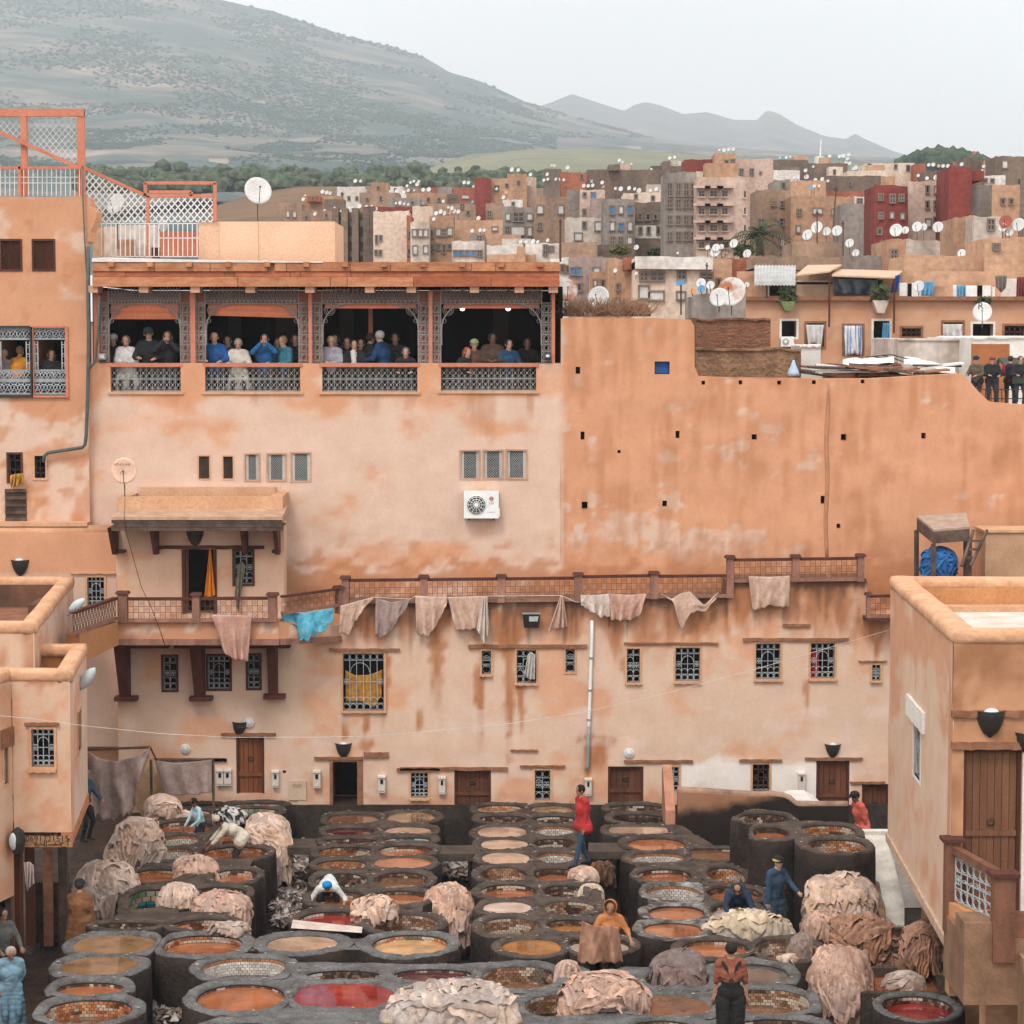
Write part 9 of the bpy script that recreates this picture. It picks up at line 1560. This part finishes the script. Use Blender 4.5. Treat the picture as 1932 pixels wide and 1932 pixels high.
person('worker in a dark blue jacket crouching over the cream hides', PZ(*zp('Z5', 640, 1190), RZ-.25), 1.7, -8, 62, (-.12, -.62, .42), (.28, -.62, .42), (-.2, -.15, 0), (.2, -.15, 0), 'm', (.04, .03, .025), (.022, .04, .075), (.02, .022, .03), bulk=1.3, dz=-.38, head_t=0, vox=.02, extra=[((-.07, -.26, .90), (.07, -.26, .90), .08, .08, 0)])
person('man in an orange shirt and black cap walking by the last door', stand('Z5', 1600, 97, .55, 1.72), 1.72, -70, 16, (-.16, .02, .75), (.20, .05, .72), (-.09, .2, 0), (.09, -.22, 0), 'd', (.02, .016, .014), (.58, .12, .08), (.02, .02, .025), bulk=1.2, sleeve=.2, hat='cap', coat=.12, head_t=12)
# ---- visitors on the gallery
GF = zfl; RL = 1.0
def guest(z, x, y, label, top, sk='l', yaw=0, Y=None, pose='rail', hair=(.06, .035, .02), **k):
    Y = Y or YU+.62; p = PY(*zp(z, x, y), Y); hh = max(1.35, p.z-GF); k.setdefault('bulk', 1.25)
    if pose == 'cam': k.update(hl=(-.07, -.28, 1.50), hr=(.07, -.28, 1.50))
    elif pose == 'lean': k.update(lean=42, hl=(-.20, -.52, 1.0), hr=(.16, -.55, 1.0), head_t=-28); hh = min(1.75, hh*1.22)
    elif pose == 'arms': k.update(hl=(-.08, -.30, 1.12), hr=(.08, -.30, 1.12))
    else: k.update(hl=(-.17, -.34, 1.12), hr=(.17, -.34, 1.10))
    person(label, (p.x, Y, GF), hh, yaw, k.pop('lean', 8), sk=sk, top=top, hair=hair, group='visitors at the viewing gallery', **k)
BK = (.022, .022, .026)
for q in [('A2', 250, 688, 'visitor in dark clothes with a pale flat cap in the first gallery bay', BK, dict(hat='skull', hcol=(.55, .52, .48), Y=YU+.9)), ('A2', 345, 700, 'woman in a white coat looking at a phone in the first gallery bay', (.66, .64, .62), dict(pose='arms', hair=(.22, .13, .07), coat=.3)), ('A2', 513, 640, 'tall man in black with a black cap in the first gallery bay', BK, dict(hat='cap', hcol=(.04, .045, .05), face=20)), ('A2', 655, 665, 'woman in black holding a camera in the first gallery bay', BK, dict(pose='cam', hair=(.16, .06, .03), long_=.16)),
          ('A2', 1000, 672, 'bald man in a bright blue jacket in the second gallery bay', (.02, .10, .30), dict(hair=None)), ('A2', 1100, 700, 'woman half hidden behind the bald man', (.10, .08, .075), dict(hair=(.06, .03, .02), long_=.12, Y=YU+1.3)), ('A2', 1178, 722, 'grey-haired woman in a cream coat in the second gallery bay', (.62, .57, .50), dict(hair=(.33, .31, .29), coat=.35, pose='rail')), ('A2', 1375, 685, 'man in a blue jacket photographing in the second gallery bay', (.02, .11, .28), dict(pose='cam', hair=(.03, .025, .02))),
          ('A2', 1475, 720, 'dim visitor beside the teal jacket', (.05, .04, .04), dict(Y=YU+1.2, hair=(.2, .1, .05))), ('A2', 1527, 702, 'woman in a teal jacket turned to the side', (.04, .17, .23), dict(yaw=-45, hair=(.30, .17, .08))), ('A2', 1603, 690, 'visitor in black at the edge of the second bay', BK, dict(Y=YU+1.0)),
          ('A3', 232, 702, 'woman in a lilac jacket at the start of the third bay', (.38, .36, .42), dict(pose='arms', hair=(.42, .30, .18))), ('A3', 262, 690, 'dim visitor behind the lilac jacket', (.10, .03, .03), dict(Y=YU+1.4)), ('A3', 352, 712, 'dark-haired woman behind the white scarf', (.03, .028, .03), dict(Y=YU+1.2, long_=.15)), ('A3', 405, 730, 'woman in a black jacket with a white scarf leaning on the rail', BK, dict(hair=(.05, .03, .02), extra=[((-.02, -.13, 1.42), (0, -.16, 1.15), .06, .055, 3)], shoe=(.62, .6, .58))),
          ('A3', 455, 722, 'man in an orange jacket in the third bay', (.62, .13, .03), dict(Y=YU+1.1, hair=(.04, .02, .015))), ('A3', 502, 682, 'man in black turned away in the third bay', BK, dict(yaw=120, Y=YU+.9)), ('A3', 615, 662, 'white-haired man in a navy and blue jacket, seen from the side', (.015, .05, .13), dict(yaw=-110, hair=(.50, .48, .45))), ('A3', 708, 680, 'dim man behind the white-haired one', (.03, .03, .03), dict(Y=YU+1.3, sk='m')), ('A3', 790, 735, 'grey-haired man in black leaning on the third bay rail', BK, dict(pose='lean', hair=(.14, .13, .125))),
          ('A3', 1200, 785, 'red-haired woman in black leaning over the fourth bay rail', BK, dict(pose='lean', hair=(.30, .08, .03), yaw=35, long_=.1)), ('A3', 1290, 728, 'woman in a brown quilted jacket with a knitted hat', (.11, .06, .04), dict(hat='beanie', hcol=(.36, .34, .22), hair=None, yaw=12)), ('A3', 1430, 680, 'man in a brown jacket with hands together in the fourth bay', (.075, .045, .032), dict(pose='arms', sk='d', hair=(.015, .012, .01), face=8)), ('A3', 1545, 728, 'woman in sunglasses and a blue jacket in the fourth bay', (.02, .06, .12), dict(hair=(.03, .02, .016), yaw=18)), ('A3', 1690, 720, 'dim visitor at the end of the fourth bay', (.03, .028, .03), dict(Y=YU+1.6, sk='m'))]: guest(*q[:5], **q[5])
GF = ft.rect('A8', 40, 200, 595, 840)[2]-.55
for q in [('A8', 35, 418, 'grey-haired visitor at the ironwork window', (.30, .27, .28), dict(hair=(.42, .40, .38), Y=56.75)), ('A8', 145, 395, 'woman in a yellow jacket turned away at the ironwork window', (.62, .25, .03), dict(hair=(.32, .20, .10), yaw=150, Y=56.6)), ('A8', 410, 420, 'long-haired woman in black at the second ironwork window', BK, dict(hair=(.10, .045, .025), long_=.25, yaw=18, pose='arms', Y=56.6))]: guest(*q[:5], **q[5])
GF = zter
for q in [('A7', 1740, 322, 'visitor in an olive jacket and navy beanie on the right terrace', (.12, .095, .06), dict(hat='beanie', hcol=(.02, .03, .06), hair=None, Y=57.4, yaw=-40)), ('A7', 1800, 317, 'red-haired woman with a red hat and dark coat on the right terrace', BK, dict(hair=(.38, .14, .07), long_=.2, hat='skull', hcol=(.30, .07, .05), Y=57.3)), ('A7', 1875, 332, 'visitor in a red jacket with a dark backpack on the right terrace', (.28, .03, .05), dict(Y=57.6, yaw=160, extra=[((0, .2, 1.35), (0, .2, 1.1), .14, .14, 1)], bot=(.02, .02, .025))), ('A7', 1915, 330, 'visitor in black at the right terrace edge', BK, dict(Y=57.3))]: guest(*q[:5], **q[5])
finish_people()
# two lit lamps on the gallery ceiling
for x in (1207, 1547):
    p = PY(*zp('A3', x, 508), YU+.9); t = thing('ceiling_lamp', 'lit reddish lamp under the gallery ceiling in the fourth bay', 'lamp', p, 'lit gallery lamps'); part('bulb', MB().ell(p, .06, .06, .06, 10, 8), M('lit_bulb', (1, .62, .5), (1, .55, .42), emit=9, bump=0, fine=0), t, smooth=True); part('holder', MB().tube([p+Vector((0, 0, .06)), (p.x, p.y, zce+.12)], .025, 6), m_blk, t)
